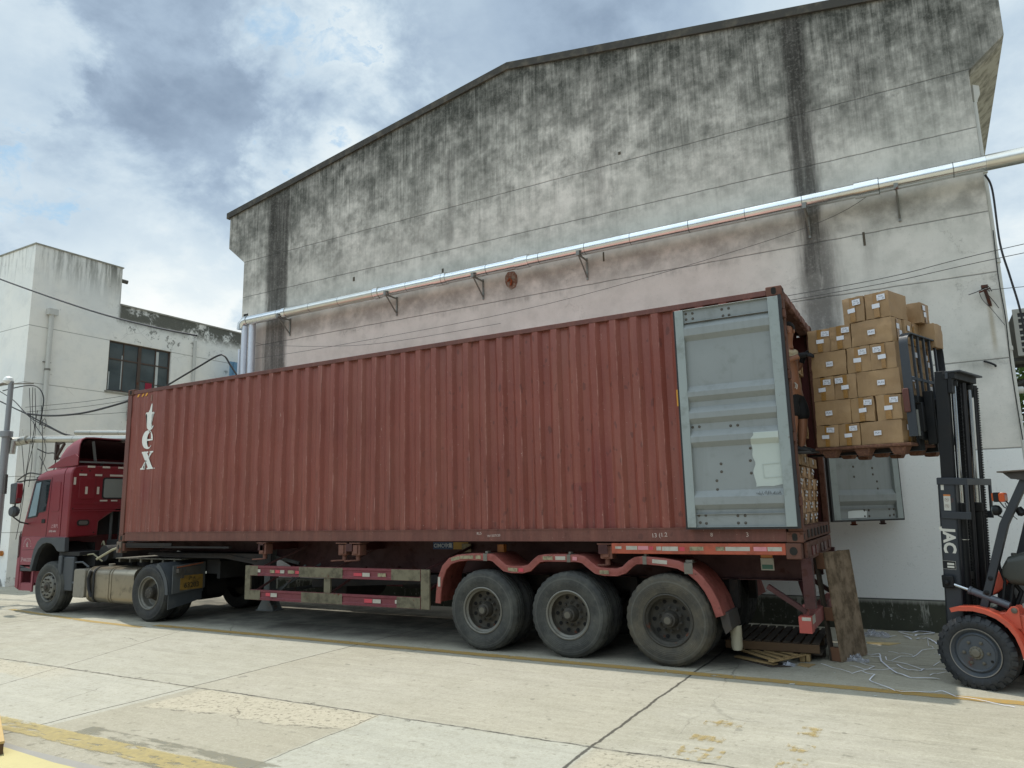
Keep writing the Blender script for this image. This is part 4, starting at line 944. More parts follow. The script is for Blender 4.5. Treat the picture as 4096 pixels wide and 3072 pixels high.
# ================================================================== WHEELS
def tyre_mat(name, col, dust, amt):
    m, N, b = mat_new(name); v = N.coord(); x, y, z = N.xyz(v)
    r = N.m('SQRT', x*x + z*z)
    nz = N.noise(v, 4, 6, .65); f = N.noise(v, 40, 5, .7)
    k = N.mix(N.ss(.35, .7, nz) * amt, hx(col), hx(dust)); k = N.mix(N.ss(.62, .7, N.noise(v, 9, 6, .7)) * amt * .6, k, hx('#6a675c'))
    ringl = N.m('ABSOLUTE', r - .44); k = N.mix((1 - N.ss(.0, .012, ringl)) * .3 * amt, k, hx('#6f6f68'))
    k = N.mix((f - .5) * .3, k, hx('#8b887c'))
    N.put(b.inputs['Base Color'], k); b.inputs['Roughness'].default_value = .75; b.inputs['Specular IOR Level'].default_value = .35
    N.put(b.inputs['Normal'], N.bump(f * .4 + nz * .4 + N.m('SINE', r * 330) * N.band(.335, .43, .008, r) * .35 + N.ss(.5, .6, N.noise(v, 1, 2, .4, sc3=(26, 26, 26))) * N.band(.36, .405, .006, r) * .5, .005, .5)); return m
tyG = tyre_mat('dusty_tyre', '#333432', '#4f4f49', .75); tyD = tyre_mat('dark_tyre', '#28292a', '#47463f', .55); tyB = tyre_mat('brown_dust_tyre', '#3c3a34', '#575144', .9)
rimG = surf('grimy_rim', '#4a463d', .7, .15, var=.2, dirt=.5, dcol='#2c2822', rust=.2, bump=.4)
rimL = surf('worn_silver_rim', '#6d6b63', .5, .35, var=.15, dirt=.35, dcol='#4d473c')
rimD = surf('dark_rim', '#3c3932', .75, .1, var=.2, dirt=.4, dcol='#1d1b17', rust=.15)
hubm = surf('hub_grime', '#3b3730', .75, .1, var=.25, dirt=.4, dcol='#1a1815'); nutm = surf('wheel_nut', '#5d594f', .6, .3, dirt=.3)
holem = flat('hand_hole', '#060606', .9)
def tyre_prof(r, w, ri, bulge=.018):
    # along the axle: 0 = outer face, w = inner face
    return [(ri, .022), (ri + .012, .008), (ri + .05, -.002 + .0), (ri + (r-ri)*.38, -bulge*.6), (ri + (r-ri)*.62, -bulge*.7), (ri + (r-ri)*.80, -.002), (r - .035, .014), (r - .018, .022), (r - .006, .040),
            (r, .055), (r, .075), (r - .011, .078), (r - .011, .088), (r, .091), (r, w*.45), (r - .011, w*.46), (r - .011, w*.52), (r, w*.53), (r, w - .091), (r - .011, w - .088), (r - .011, w - .078), (r, w - .075), (r, w - .055), (r - .02, w - .022), (r - .06, w - .002), (ri + (r-ri)*.5, w + bulge*.5), (ri, w - .02)]
def wheel(parent, x, y, r, w, kind, tm, side=-1, ang=0, notch=.006, seg=96):
    """kind: deep = dual outer with recessed disc, steer = disc near the face, plain = inner/far tyre. side -1 faces the camera side"""
    ri = r*.565
    def tread(j, i): return -notch*1.6 if (7 <= j <= 10 or j in (21, 22)) and (i % 3) < 1 else 0
    q = MB(); q.lathe((0, 0, 0), (0, -side, 0), tyre_prof(r, w, ri), seg, tread)
    o = q.build('wheel', tm, parent, local=False); 
    o.parent = parent; o.matrix_parent_inverse = Matrix(); o.location = Vector((x, y, r - .006)) - parent.location; o.rotation_euler = (0, ang, 0)
    def sub(q, name, m):
        bmesh.ops.recalc_face_normals(q.bm, faces=q.bm.faces[:]); 
        before = set(bpy.data.objects); c = q.build(name, m, None, split=name in ('hand_hole', 'wheel_nut'))
        for nb in set(bpy.data.objects) - before: nb.parent = o; nb.matrix_parent_inverse = Matrix()
        return c
    dn = Vector((0, -side, 0))
    q = MB()
    if kind == 'deep':
        q.lathe((0, 0, 0), dn, [(ri + .004, .02), (ri + .006, .004), (ri - .006, -.002), (ri - .016, .006), (ri - .022, .03), (ri - .045, .05), (ri - .050, .135), (ri - .062, .150), (ri*.62, .158), (ri*.52, .150), (ri*.40, .125), (.10, .125), (.10, .135)], 64)
        sub(q, 'rim', rimG if tm is not tyB else rimD)
        if tm is tyG or tm is tyD:
            q = MB(); q.lathe((0, 0, 0), dn, [(ri + .007, .003), (ri - .006, -.0035), (ri - .0175, .005), (ri - .0235, .03), (ri - .046, .0495)], 64); sub(q, 'rim_lip', rimL)
        q = MB()
        for k in range(10):
            a = 2*math.pi*(k + .5)/10; c = Vector((math.cos(a)*ri*.70, 0, math.sin(a)*ri*.70)) + dn*.150
            q.lathe(c, -dn, [(0, -.0), (.024, .0), (.024, .006), (0, .0061)], 14)
        sub(q, 'hand_hole', holem)
        q = MB()
        for k in range(10):
            a = 2*math.pi*k/10; c = Vector((math.cos(a)*.135, 0, math.sin(a)*.135)) + dn*.128; q.lathe(c, -dn, [(.017, 0), (.017, .022), (.009, .024), (.009, .045), (0, .046)], 8)
        sub(q, 'wheel_nut', nutm if kind == 'x' else hubm)
        q = MB(); q.lathe((0, 0, 0), -dn, [(.10, -.128), (.095, -.09), (.085, -.06), (.080, -.03), (.058, -.026), (.056, .004), (.050, .010), (0, .012)], 28); sub(q, 'hub', hubm)
        q = MB(); q.lathe(-dn*.0105, -dn, [(0, 0.0), (.040, 0), (.040, .004), (0, .005)], 24); sub(q, 'hub_cap', nutm)
    elif kind == 'drive':
        q.lathe((0, 0, 0), dn, [(ri + .004, .02), (ri + .006, .004), (ri - .006, -.002), (ri - .016, .006), (ri - .022, .03), (ri - .045, .05), (ri - .050, .150), (ri - .062, .165), (.14, .165), (.14, .155)], 64); sub(q, 'rim', rimL)
        q = MB(); q.lathe((0, 0, 0), -dn, [(.15, -.165), (.125, -.12), (.105, -.10), (.100, -.02), (.085, .0), (.055, .004), (0, .005)], 28); h = sub(q, 'hub', hubm)
        q = MB()
        for k in range(8):
            a = 2*math.pi*k/8; q.lathe(Vector((math.cos(a)*.07, 0, math.sin(a)*.07)), -dn, [(.009, .0), (.009, .008), (0, .009)], 8)
        sub(q, 'wheel_nut', nutm)
    elif kind == 'steer':
        q.lathe((0, 0, 0), dn, [(ri + .004, .02), (ri + .006, .004), (ri - .006, -.002), (ri - .02, .012), (ri - .03, .05), (ri - .045, .055), (ri*.80, .03), (ri*.74, -.012), (ri*.62, -.022), (ri*.45, -.02), (.10, -.02), (.10, 0)], 64); sub(q, 'rim', rimL)
        q = MB()
        for k in range(10):
            a = 2*math.pi*(k + .5)/10; c = Vector((math.cos(a)*ri*.79, 0, math.sin(a)*ri*.79)) + dn*.022; q.lathe(c, (math.cos(a)*.6, 0 - dn.y*.8, math.sin(a)*.6), [(0, 0), (.022, 0), (.022, .012), (0, .013)], 12)
        sub(q, 'hand_hole', holem)
        q = MB()
        for k in range(10):
            a = 2*math.pi*k/10; c = Vector((math.cos(a)*ri*.56, 0, math.sin(a)*ri*.56)) - dn*.020; q.lathe(c, -dn, [(.016, 0), (.016, .020), (.008, .022), (.008, .038), (0, .039)], 8)
        sub(q, 'wheel_nut', hubm)
        q = MB(); q.lathe((0, 0, 0), -dn, [(.105, .015), (.10, .03), (.06, .036), (.052, .06), (.045, .068), (0, .07)], 24); sub(q, 'hub', rimG)
    else:
        q.lathe((0, 0, 0), dn, [(ri + .006, .004), (ri - .016, .006), (ri - .045, .05), (ri - .05, .14), (.1, .15), (0, .12)], 40); sub(q, 'rim', rimD)
    return o

# ================================================================== SEMI-TRAILER
tr = thing('semi_trailer', 'red skeletal three-axle semi-trailer carrying the container', 'trailer', (9.4, 1.22, 0))
def wx(*a, **k): return wheel(tr, *a, **k)
AX = (8.10, 9.35, 10.63)
for i, (xx, tm, an) in enumerate(zip(AX, (tyG, tyG, tyB), (0, .3, .9))):
    lb = ('front of the three near trailer wheels', 'middle of the three near trailer wheels', 'rear of the three near trailer wheels, brown with dust')
    o = wx(xx, -.03, .522, .28, 'deep', tm, ang=an); lab(o, lb[i])
    wx(xx, .31, .522, .27, 'plain', tyD)
    wx(xx, WC + .03, .522, .28, 'plain', tyD, side=1); wx(xx, WC - .31, .522, .27, 'plain', tyD, side=1)
redm = surf('trailer_red', '#3c1411', .6, var=.2, dirt=.45, dcol='#2c1513', rust=.22, rcol='#3c1e16', bump=.3)
redf = surf('trailer_fresh_red', '#84443a', .6, var=.18, dirt=.5, dcol='#5f2b22', rust=.16, rcol='#4c3428', bump=.25)
darkm = surf('chassis_grime', '#1c1816', .85, var=.3, dirt=.4, dcol='#3f362e', bump=.4)
grim = surf('chassis_grey', '#4a4d4c', .75, var=.2, dirt=.4, dcol='#25221f', rust=.2)
for yy in (.74, 1.62):
    q = MB()
    # I-beam with a gooseneck
    web = [(.2, 1.20), (3.2, 1.20), (3.9, .92), (12.15, .94), (12.15, 1.36), (.2, 1.36)]
    q.prism(web, 'y', yy + .05, yy + .062)
    q.prism([(.2, 1.362), (12.15, 1.362), (12.15, 1.376), (.2, 1.376)], 'y', yy - .01, yy + .12)
    q.prism([(.2, 1.186), (3.2, 1.186), (3.9, .906), (12.15, .926), (12.15, .939), (3.9, .919), (3.2, 1.1995), (.2, 1.1995)], 'y', yy - .01, yy + .12)
    q.build('main_beam', redm, tr)
q = MB()
for xx in (.9, 2.2, 3.6, 4.9, 6.3, 7.4, 8.7, 10.0, 11.4): q.box(xx, xx + .07, .85, 1.60, 1.0 if xx > 3.8 else 1.24, 1.34)
q.build('cross_member', redm, tr, split=True)
q = MB()
for xx in (5.65, 9.78, 3.75): q.box(xx, xx + .12, .02, 2.42, 1.26, 1.372)
q.build('outrigger', redm, tr, split=True)
# twist-locks hanging below the outriggers
for xx, yy in ((3.82, .04), (5.55, .04), (5.82, .04), (9.86, .05)):
    q = MB(); q.box(xx - .07, xx + .09, yy, yy + .15, 1.20, 1.36); q.box(xx - .03, xx + .05, yy - .02, yy, 1.22, 1.35)
    q.cyl((xx, yy + .07, 1.12), (xx, yy + .07, 1.24), .035, seg=12); q.bar((xx + .02, yy + .06, 1.125), (xx - .20, yy - .02, 1.115), .018, .022); q.box(xx - .1, xx + .12, yy - .03, yy + .17, 1.372, 1.388)
    q.build('twist_lock', surf('twistlock_rust', '#6a4538', .8, var=.25, dirt=.4, dcol='#2f211b', rust=.3), tr, bev=.006)
# front bolster with casting-like pads
q = MB(); q.box(-.04, .16, .02, 2.42, 1.22, 1.372); q.build('front_bolster', cpr, tr, bev=.01)
for yy in (-.012, 2.40): 
    q = MB(); q.box(-.04, .10, yy, yy + .13, 1.19, 1.396); fb = q.build('bolster_casting', surf('bolster_grey_rust', '#66594e', .8, dirt=.4, rust=.3), tr, bev=.01)
    q = MB(); q.prism([(.03 + .025*math.cos(i*.393), 1.30 + .045*math.sin(i*.393)) for i in range(16)], 'y', yy - .002 if yy < 1 else yy + .12, yy + .01 if yy < 1 else yy + .132); q.build('lock_hole', dk, fb)
q = MB(); q.box(.12, 3.0, .05, .12, 1.285, 1.315); q.box(.12, 1.5, .04, .06, 1.318, 1.372); q.build('side_rail', darkm, tr)
q = MB(); q.prism([(1.0, 1.10), (2.6, 1.10), (3.3, 1.02), (3.7, .86), (3.75, .86), (3.75, 1.185), (.5, 1.185), (.5, 1.16)], 'y', .30, .312); q.prism([(.5, 1.15), (2.7, 1.15), (3.4, 1.06), (3.42, 1.075), (2.7, 1.168), (.5, 1.168)], 'y', .28, 2.1); q.build('gooseneck_plate', darkm, tr)
# landing legs
for yy in (.34, 1.96):
    q = MB(); q.box(3.56, 3.70, yy, yy + .14, .42, 1.26); q.box(3.58, 3.68, yy + .02, yy + .12, .34, .46); q.prism([(3.46, .27), (3.82, .27), (3.82, .30), (3.72, .44), (3.56, .44), (3.46, .30)], 'y', yy - .03, yy - .015); q.prism([(3.46, .27), (3.82, .27), (3.82, .30), (3.72, .44), (3.56, .44), (3.46, .30)], 'y', yy + .155, yy + .17); q.box(3.44, 3.84, yy - .05, yy + .19, .262, .276)
    q.build('landing_leg', grim, tr, bev=.005)
q = MB(); q.bar((3.6, .42, 1.15), (4.1, .6, 1.02), .05); q.bar((3.63, .5, .55), (3.63, 1.95, .55), .05); q.bar((3.63, .5, .55), (4.4, .8, 1.0), .035); q.bar((3.75, .34, .45), (4.35, .5, 1.0), .03); q.build('leg_brace', grim, tr, split=True)
# side guards: red and bare-metal rails on three posts
gm1 = surf('guard_red', '#692b32', .6, var=.2, dirt=.45, dcol='#4f2328'); gm2 = surf('guard_bare', '#69634f', .8, var=.25, dirt=.5, dcol='#3b362c', rust=.2, bump=.5)
def guard(y0, near):
    q = MB()
    for x0, x1 in ((3.50, 3.62), (5.24, 5.37), (7.07, 7.22)): q.box(x0, x1, y0, y0 + .03, .48 if x0 != 5.24 else .64, 1.02 if x0 != 5.24 else .862)
    g = thing('side_guard', 'x', 'x', (5.3, y0, .48)); g.parent = tr; g.matrix_parent_inverse = WM[tr.name].inverted(); del g['label']; del g['category']; q.build('post', gm2, g, bev=.003, split=True)
    for zz in (.862, .482):
        q = MB(); q.prism([(y0 - .006, zz), (y0 + .035, zz), (y0 + .035, zz + .158), (y0 - .006, zz + .158), (y0 - .006, zz + .125), (y0 + .004, zz + .115), (y0 + .004, zz + .045), (y0 - .006, zz + .035)], 'x', 3.621, 7.069)
        rr = q.build('rail', gm1, g)
        if near:
            q = MB(); segs = ((3.625, 3.80), (4.72, 5.62), (6.55, 7.065)) if zz > .6 else ((3.625, 3.87), (4.78, 5.62), (6.65, 7.065))
            for a, c in segs: q.box(a, c, y0 - .0085, y0 - .0065, zz + .003, zz + .155)
            lab(q.build('bare_patch', gm2, rr, split=True), 'paint worn to bare metal')
    return g
gd = guard(-.005, True); guard(2.41, False)
rw = surf('reflector_white', '#a5a196', .35, var=.15, dirt=.4, dcol='#7b7464', ds=14); rr_ = surf('reflector_red', '#b23a48', .35, dirt=.25, dcol='#7a3038', ds=12); rp_ = surf('reflector_pink', '#bd7d84', .4, dirt=.3, dcol='#8a5c5c', ds=12); ro = surf('reflector_stained', '#8d8468', .6, dirt=.5, dcol='#4d4636', ds=18)
def tape(parent, lst, y, name='reflective_tape'):
    for m_ in (rw, rr_, rp_, ro):
        sel = [t for t in lst if t[4] is m_]
        if sel:
            q = MB()
            for x0, x1, z0, z1, _ in sel: q.box(x0, x1, y - .0015, y, z0, z1)
            q.build(name, m_, parent, split=True)
tape(gd, [(3.66, 3.72, .91, .965, rr_), (3.73, 3.86, .915, .965, rw), (4.08, 4.18, .91, .96, ro), (4.20, 4.30, .91, .96, rr_), (4.31, 4.40, .91, .96, rw), (4.48, 4.62, .91, .96, ro), (4.64, 4.78, .91, .955, rr_), (4.80, 4.90, .905, .965, rw), (5.02, 5.12, .91, .965, rw), (5.13, 5.25, .91, .955, rp_),
          (5.40, 5.60, .915, .965, rw), (5.84, 6.0, .905, .95, rr_), (6.01, 6.15, .90, .955, rw), (6.3, 6.45, .905, .955, ro), (6.56, 6.72, .91, .95, rr_), (6.74, 6.88, .905, .95, rp_), (6.89, 7.04, .905, .955, rw)], -.0115)
tape(gd, [(4.0, 4.10, .55, .60, rr_), (4.11, 4.25, .54, .60, rw), (5.24, 5.36, .54, .59, rr_), (5.38, 5.46, .54, .60, rw), (6.05, 6.20, .53, .585, rr_), (6.21, 6.36, .53, .585, rw), (6.62, 6.7, .54, .59, rw), (6.78, 6.86, .54, .585, rr_)], -.0115)
q = MB(); q.box(5.30, 5.42, -.012, -.0086, .868, 1.015); q.build('strap_plate', surf('dull_plate', '#7b7c78', .6, .3), gd)
q = MB()
for x0 in (3.7, 5.3, 7.0):
    q.bar((x0, .04, .95), (x0 + .45, .74, 1.30), .045, .03); q.bar((x0 - .02, .04, .60), (x0 + .25, .62, .98), .04, .03)
q.bar((4.35, .74, .95), (4.9, .1, .9), .04); q.bar((6.1, .74, .98), (6.55, .1, .9), .04)
q.build('guard_brace', redm, tr, split=True)
# wavy mudguard over the near wheels
top = [(7.33, .58), (7.345, .75), (7.38, .93), (7.45, 1.08), (7.56, 1.18), (7.70, 1.225), (7.90, 1.245), (8.22, 1.245), (8.30, 1.225), (8.38, 1.165), (8.46, 1.105), (8.55, 1.09), (8.71, 1.09), (8.80, 1.11), (8.88, 1.18), (8.95, 1.23), (9.05, 1.245), (9.50, 1.245), (9.60, 1.225), (9.68, 1.165), (9.77, 1.10), (9.86, 1.085), (10.02, 1.085), (10.10, 1.11), (10.18, 1.18), (10.26, 1.225), (10.36, 1.235), (10.62, 1.215), (10.80, 1.185), (10.94, 1.12), (11.06, 1.02), (11.15, .90), (11.22, .76), (11.27, .60)]
def guard_strip(y0, y1, name):
    q = MB(); q.loft([[(x, y0 - .012, z - .085 + .0) if 0 else (x, y0, z) for x, z in top], [(x, y1, z) for x, z in top]], caps=False, closed=False)
    o = q.build(name, redf, tr, solid=.008); return o
mg = guard_strip(.0, .58, 'mudguard'); mg2 = guard_strip(WC - .58, WC, 'mudguard')
def offs(pts, d):
    out = []
    for i, p in enumerate(pts):
        a = Vector(pts[max(i-1, 0)]); c = Vector(pts[min(i+1, len(pts)-1)]); t = (c-a).normalized(); n = Vector((t.y, -t.x)); out.append((p[0] + n.x*d, p[1] + n.y*d))
    return out
low = offs(top, .085)
q = MB(); n = len(top)
secA = [(x, -.006, z) for x, z in offs(top, -.004)]; secB = [(x, -.014, z) for x, z in offs(top, .012)]; secC = [(x, -.010, z) for x, z in offs(top, .073)]; secD = [(x, -.016, z) for x, z in offs(top, .080)]; secE = [(x, -.004, z) for x, z in low]
q.loft([secA, secB, secC, secD, secE], caps=False, closed=False); mv = q.build('mudguard_valance', redf, mg, solid=.005)
for (x0, z0, x1, z1, mm) in ((7.60, 1.165, 7.74, 1.195, ro), (7.75, 1.197, 7.96, 1.203, ro), (8.0, 1.203, 8.08, 1.203, ro), (8.50, 1.052, 8.64, 1.048, ro), (8.66, 1.048, 8.73, 1.048, rr_), (9.02, 1.203, 9.16, 1.205, ro), (9.2, 1.205, 9.34, 1.205, rw), (9.44, 1.203, 9.5, 1.20, rp_), (9.80, 1.045, 9.92, 1.043, ro), (10.48, 1.185, 10.66, 1.172, rw), (7.375, .80, 7.395, .93, rw)):
    q = MB(); q.bar((x0, -.0165, z0), (x1, -.0165, z1), .003, .045, up=(0, 0, 1)) if abs(x1-x0) > .05 else q.box(x0, x1 + .02, -.018, -.0165, z0, z1)
    q.build('reflective_tape', mm, mv)
bandm = surf('bare_band', '#6b675e', .6, .3, dirt=.4)
for (xa, wd) in ((8.12, .06), (9.36, .05), (10.36, .05), (10.86, .10)):
    zi = 1.245 if xa < 9.5 else (1.235 if xa < 10.5 else 1.165); q = MB()
    q.box(xa, xa + wd, -.019, -.0155, zi - .09 - (.03 if xa > 10.8 else 0), zi + .002); q.box(xa, xa + wd, -.018, .2, zi + .004, zi + .008); q.box(xa + .01, xa + wd - .01, .02, .1, zi + .008, zi + .035); q.build('mudguard_clamp', bandm, mg, bev=.003)
q = MB(); q.prism([(11.20, .62), (11.30, .62), (11.33, .44), (11.26, .38), (11.23, .46)], 'y', .10, .56); q.build('rubber_flap', surf('flap_rubber', '#3c3733', .8, var=.25, dirt=.4), mg)
pv = MB(); pp = []
for i in range(11): a = R(200 + 180*i/10); pp.append((11.30 + .062*math.cos(a), .42 + .062*math.sin(a)))
pv.loft([[(x, y, .44) for x, y in pp], [(x, y, .20) for x, y in pp], [(11.30 + (x-11.30)*.8, y, .165) for x, y in pp]], caps=False, closed=False)
tag(pv.build('plastic_pipe_offcut', surf('cream_pvc', '#a39d88', .55, var=.1, dirt=.3, dcol='#6f6957'), solid=.006), 'cream half-pipe offcut hanging from the rear end of the trailer mudguard', 'pipe offcut')
# axles, springs
for xx in AX:
    q = MB(); q.tube([(xx, .25, .52), (xx, 2.2, .52)], .06, 12); q.box(xx - .45, xx + .45, .66, .74, .60, .66); q.box(xx - .06, xx + .06, .64, .76, .55, .93); q.box(xx - .45, xx + .45, 1.70, 1.78, .60, .66)
    q.cyl((xx, .40, .52), (xx, .64, .52), .20, seg=20); q.build('axle', darkm, tr)
q = MB()
for xx in (7.45, 8.72, 9.98, 11.25): q.box(xx - .05, xx + .05, .66, .76, .60, .93); q.box(xx - .05, xx + .05, 1.68, 1.78, .6, .93)
q.box(7.4, 11.3, .80, .83, .75, .93); q.build('spring_hanger', darkm, tr, split=True)
# rear orange side bar with tapes and corner casting
orb = surf('orange_red_bar', '#9c4931', .62, var=.18, dirt=.45, dcol='#6b3a2a', rust=.14, rcol='#5b4434')
q = MB(); q.box(9.97, 12.0, -.016, .06, 1.268, 1.392); ob = q.build('side_bar', orb, tr, bev=.006)
tape(ob, [(10.02, 10.10, 1.325, 1.355, rw), (10.16, 10.30, 1.315, 1.36, rw), (10.31, 10.44, 1.315, 1.36, rp_), (10.45, 10.50, 1.315, 1.355, rr_), (10.54, 10.60, 1.31, 1.355, rw), (10.61, 10.80, 1.305, 1.355, rw), (10.82, 10.88, 1.305, 1.35, rr_), (10.94, 11.10, 1.31, 1.355, ro), (11.24, 11.34, 1.31, 1.355, ro), (11.35, 11.62, 1.31, 1.355, rw), (11.66, 11.80, 1.31, 1.355, rp_), (11.81, 11.96, 1.31, 1.355, rw)], -.0165)
for yy in (-.02, WC - .13):
    q = MB(); q.box(12.0, 12.16, yy, yy + .15, 1.225, 1.396); rc_ = q.build('bolster_casting', cpr, tr, bev=.01)
    q = MB(); q.prism([(12.08 + .042*math.cos(i*.314), 1.312 + .045*math.sin(i*.314)) for i in range(20)], 'y', (yy - .002) if yy < 1 else yy + .14, (yy + .01) if yy < 1 else yy + .152); q.build('lock_hole', dk, rc_)
q = MB(); q.box(12.165, 12.20, .13, 2.32, 1.20, 1.395); q.build('rear_bolster', cpr, tr, bev=.008)
q = MB()
for k, yy in enumerate((.45, .75, 1.2, 1.5, 1.95)): q.box(12.20, 12.215, yy, yy + .18, 1.24, 1.34)
q.build('rear_lamp', surf('dirty_lamp', '#5e2a26', .4, dirt=.5), tr, bev=.01, split=True)
q = MB(); q.box(12.13, 12.24, .08, .20, .70, 1.23); q.bar((11.75, .14, .92), (12.14, .14, .66), .08, .05); q.box(12.13, 12.24, 2.20, 2.32, .7, 1.23); q.bar((11.75, 2.26, .92), (12.14, 2.26, .66), .08, .05); q.bar((12.0, .8, .93), (12.16, .2, .72), .06, .04); q.build('rear_post', redm, tr, split=True)
q = MB(); q.box(12.07, 12.19, .02, 2.40, .46, .62); q.box(12.10, 12.16, .12, .20, .62, .74); ub_ = q.build('underrun_bar', surf('bar_faded_red', '#7f4540', .65, var=.2, dirt=.35, dcol='#4b3432'), tr, bev=.008)
q = MB(); q.box(12.066, 12.194, .014, .20, .456, .624); lab(q.build('bar_end', surf('bar_end_red', '#9a443c', .5, dirt=.2), ub_), 'bright red end of the bar')
q = MB(); q.box(12.1945, 12.197, .10, .30, .54, .624); q.box(12.10, 12.19, .0125, .0138, .585, .62); q.build('reflective_tape', rw, ub_)
q = MB(); q.box(12.20, 12.235, .18, .24, 1.02, 1.16); q.build('marker_lamp', surf('amber_lens', '#b5651e', .3), tr)
sl_ = thing('side_plate', 'small white plate with a green panel hanging under the rear of the trailer', 'plate', (11.68, .5, 1.1))
q = MB(); q.box(11.62, 11.77, .50, .515, 1.06, 1.20); q.build('plate', rw, sl_, bev=.006)
q = MB(); q.box(11.635, 11.755, .497, .4995, 1.075, 1.125); q.build('green_panel', flat('green_panel', '#3d6a5a', .5), sl_)
q = MB(); q.box(11.63, 11.76, .49, .52, 1.205, 1.235); q.build('amber_lens', surf('amber_lens2', '#b5702a', .4), sl_)
q = MB(); q.box(8.12, 8.22, .36, .44, 1.24, 1.35); q.build('marker_lamp', surf('amber_lens3', '#b5702a', .4, dirt=.4), tr)
q = MB(); q.box(7.28, 7.44, .735, .738, 1.22, 1.34); q.build('plate', ro, tr)
# stickers on the beam web
yb = MB(); yb.box(4.93, 5.25, .7855, .789, 1.255, 1.335); yb = yb.build('sticker', flat('sticker_yellow', '#b59a3c', .6), tr)
text('LOAD 30480', .05, flat('sticker_print', '#5c4a1c', .6), yb, MY(5.09, .7845, 1.295), 'sticker_lettering', .001, .0006)
bb = MB(); bb.box(6.72, 7.09, .7855, .789, 1.255, 1.36); bb = bb.build('sticker', flat('sticker_blue', '#233f66', .5), tr)
text('CIMC中集', .078, flat('sticker_white', '#b9c0c6', .5), bb, MY(6.905, .7845, 1.305), 'sticker_lettering', .0012, .0006)
bb2 = MB(); bb2.box(7.092, 7.36, .7855, .789, 1.255, 1.36); bb2.build('sticker', flat('sticker_ochre', '#a5802f', .5), tr)
q = MB()
q.bar((4.55, .5, .72), (7.0, .55, .84), .10, .12); q.cyl((4.9, .6, .68), (4.9, 1.6, .68), .26, seg=20); q.tube([(5.9, 1.2, .74), (7.1, 1.2, .80)], .14, 14); q.build('underfloor_tank', darkm, tr)
q = MB(); q.box(3.9, 7.3, 2.30, 2.33, .70, .80); q.build('far_rail', darkm, tr)
# ================================================================== TRACTOR UNIT
cabr = surf('cab_red', '#761f28', .42, var=.14, dirt=.3, dcol='#6a3b3c', spec=.5, bump=.1, bs=12)
cabd = surf('cab_dusty_red', '#824048', .5, var=.14, dirt=.3, dcol='#7a5050', spec=.4)
plas = surf('grey_black_plastic', '#3d4144', .6, var=.12, dirt=.3, dcol='#5c5c57')
chas = surf('chassis_black', '#1b1a19', .8, var=.3, dirt=.4, dcol='#33302b')
tk = thing('tractor_truck', 'dark red cab-over tractor truck coupled under the front of the container', 'truck', (-1.4, 1.22, 0))
def sec(x, zt, zb, y0=0.0, y1=2.45, flatz=None):
    f = zt - .18
    L = [(y0, zb), (y0, (zb+f)/2), (y0, f), (y0 + .015, zt - .11), (y0 + .05, zt - .05), (y0 + .12, zt - .012), (y0 + .3, zt)]
    return [(x, y, z) for y, z in L] + [(x, y1 - (y - y0), z) for y, z in reversed(L)]
q = MB()
q.loft([sec(-3.395, 1.70, 1.50), sec(-3.37, 1.82, 1.50), sec(-3.06, 2.76, 1.50), sec(-2.97, 2.83, 1.50), sec(-2.8, 2.87, 1.5), sec(-2.35, 2.905, 1.5), sec(-1.98, 2.925, 1.5)])
cab = q.build('cab', cabr, tk, sharp=28)
# rear slab with the notch cut for the air intake
rs = [(0, 1.48), (.63, 1.48), (.64, 1.78), (1.04, 2.04), (1.45, 2.04), (1.83, 1.78), (1.84, 1.48), (2.45, 1.48), (2.45, 2.745), (2.435, 2.82), (2.40, 2.88), (2.33, 2.918), (2.15, 2.93), (.3, 2.93), (.12, 2.918), (.05, 2.88), (.015, 2.82), (0, 2.745)]
q = MB(); q.prism(rs, 'x', -1.98, -1.72); back = q.build('cab_back', cabr, tk, bev=.03, sharp=28)
q = MB(); q.box(-1.979, -1.90, .64, 1.83, 1.5, 2.05); q.build('engine_cover', chas, tk)
q = MB(); q.tube([(-1.80, .95, 1.30), (-1.80, .95, 2.0)], .03, 10); q.tube([(-1.86, 1.25, .9), (-1.86, 1.25, 2.0)], .09, 14); q.build('snorkel', grim, tk)
# pressed panels, window, oval vent on the back wall
def rrect(y0, y1, z0, z1, r, n=5):
    out = []
    for cx, cz, a0 in ((y1 - r, z1 - r, 0), (y0 + r, z1 - r, 90), (y0 + r, z0 + r, 180), (y1 - r, z0 + r, 270)):
        for i in range(n+1): a = R(a0 + 90*i/n); out.append((cx + r*math.cos(a), cz + r*math.sin(a)))
    return out
xr = -1.72
q = MB(); q.prism(rrect(.17, .50, 2.24, 2.68, .05), 'x', xr + .0005, xr + .012); q.build('pressed_panel', cabr, back, bev=.005)
q = MB(); q.prism(rrect(.66, 1.76, 2.24, 2.69, .06), 'x', xr + .0005, xr + .010); bw = q.build('rear_window', surf('window_rubber', '#202122', .6), back)
q = MB(); q.prism(rrect(.69, 1.73, 2.27, 2.66, .04), 'x', xr + .0105, xr + .014); q.build('pane', surf('grey_glass', '#7c8580', .18, var=.1, spec=.7), bw)
q = MB()
for z in (2.14, 2.03, 1.98): q.box(xr, xr + .008, .08, 2.3, z, z + .022)
q.build('pressing_line', cabr, back, bev=.004, split=True)
q = MB(); q.prism(rrect(.18, .43, 1.70, 1.82, .055), 'x', xr + .0005, xr + .014); ov = q.build('oval_vent', surf('vent_black', '#1d1c1c', .6), back)
q = MB(); q.prism(rrect(.21, .40, 1.72, 1.80, .038), 'x', xr + .0145, xr + .018); q.build('vent_grille', flat('vent_grey', '#57534e', .6), ov)
tapm = surf('silver_red_tape', '#c3bcb0', .35, var=.1, dirt=.2, dcol='#8c6f66', ds=12)
q = MB()
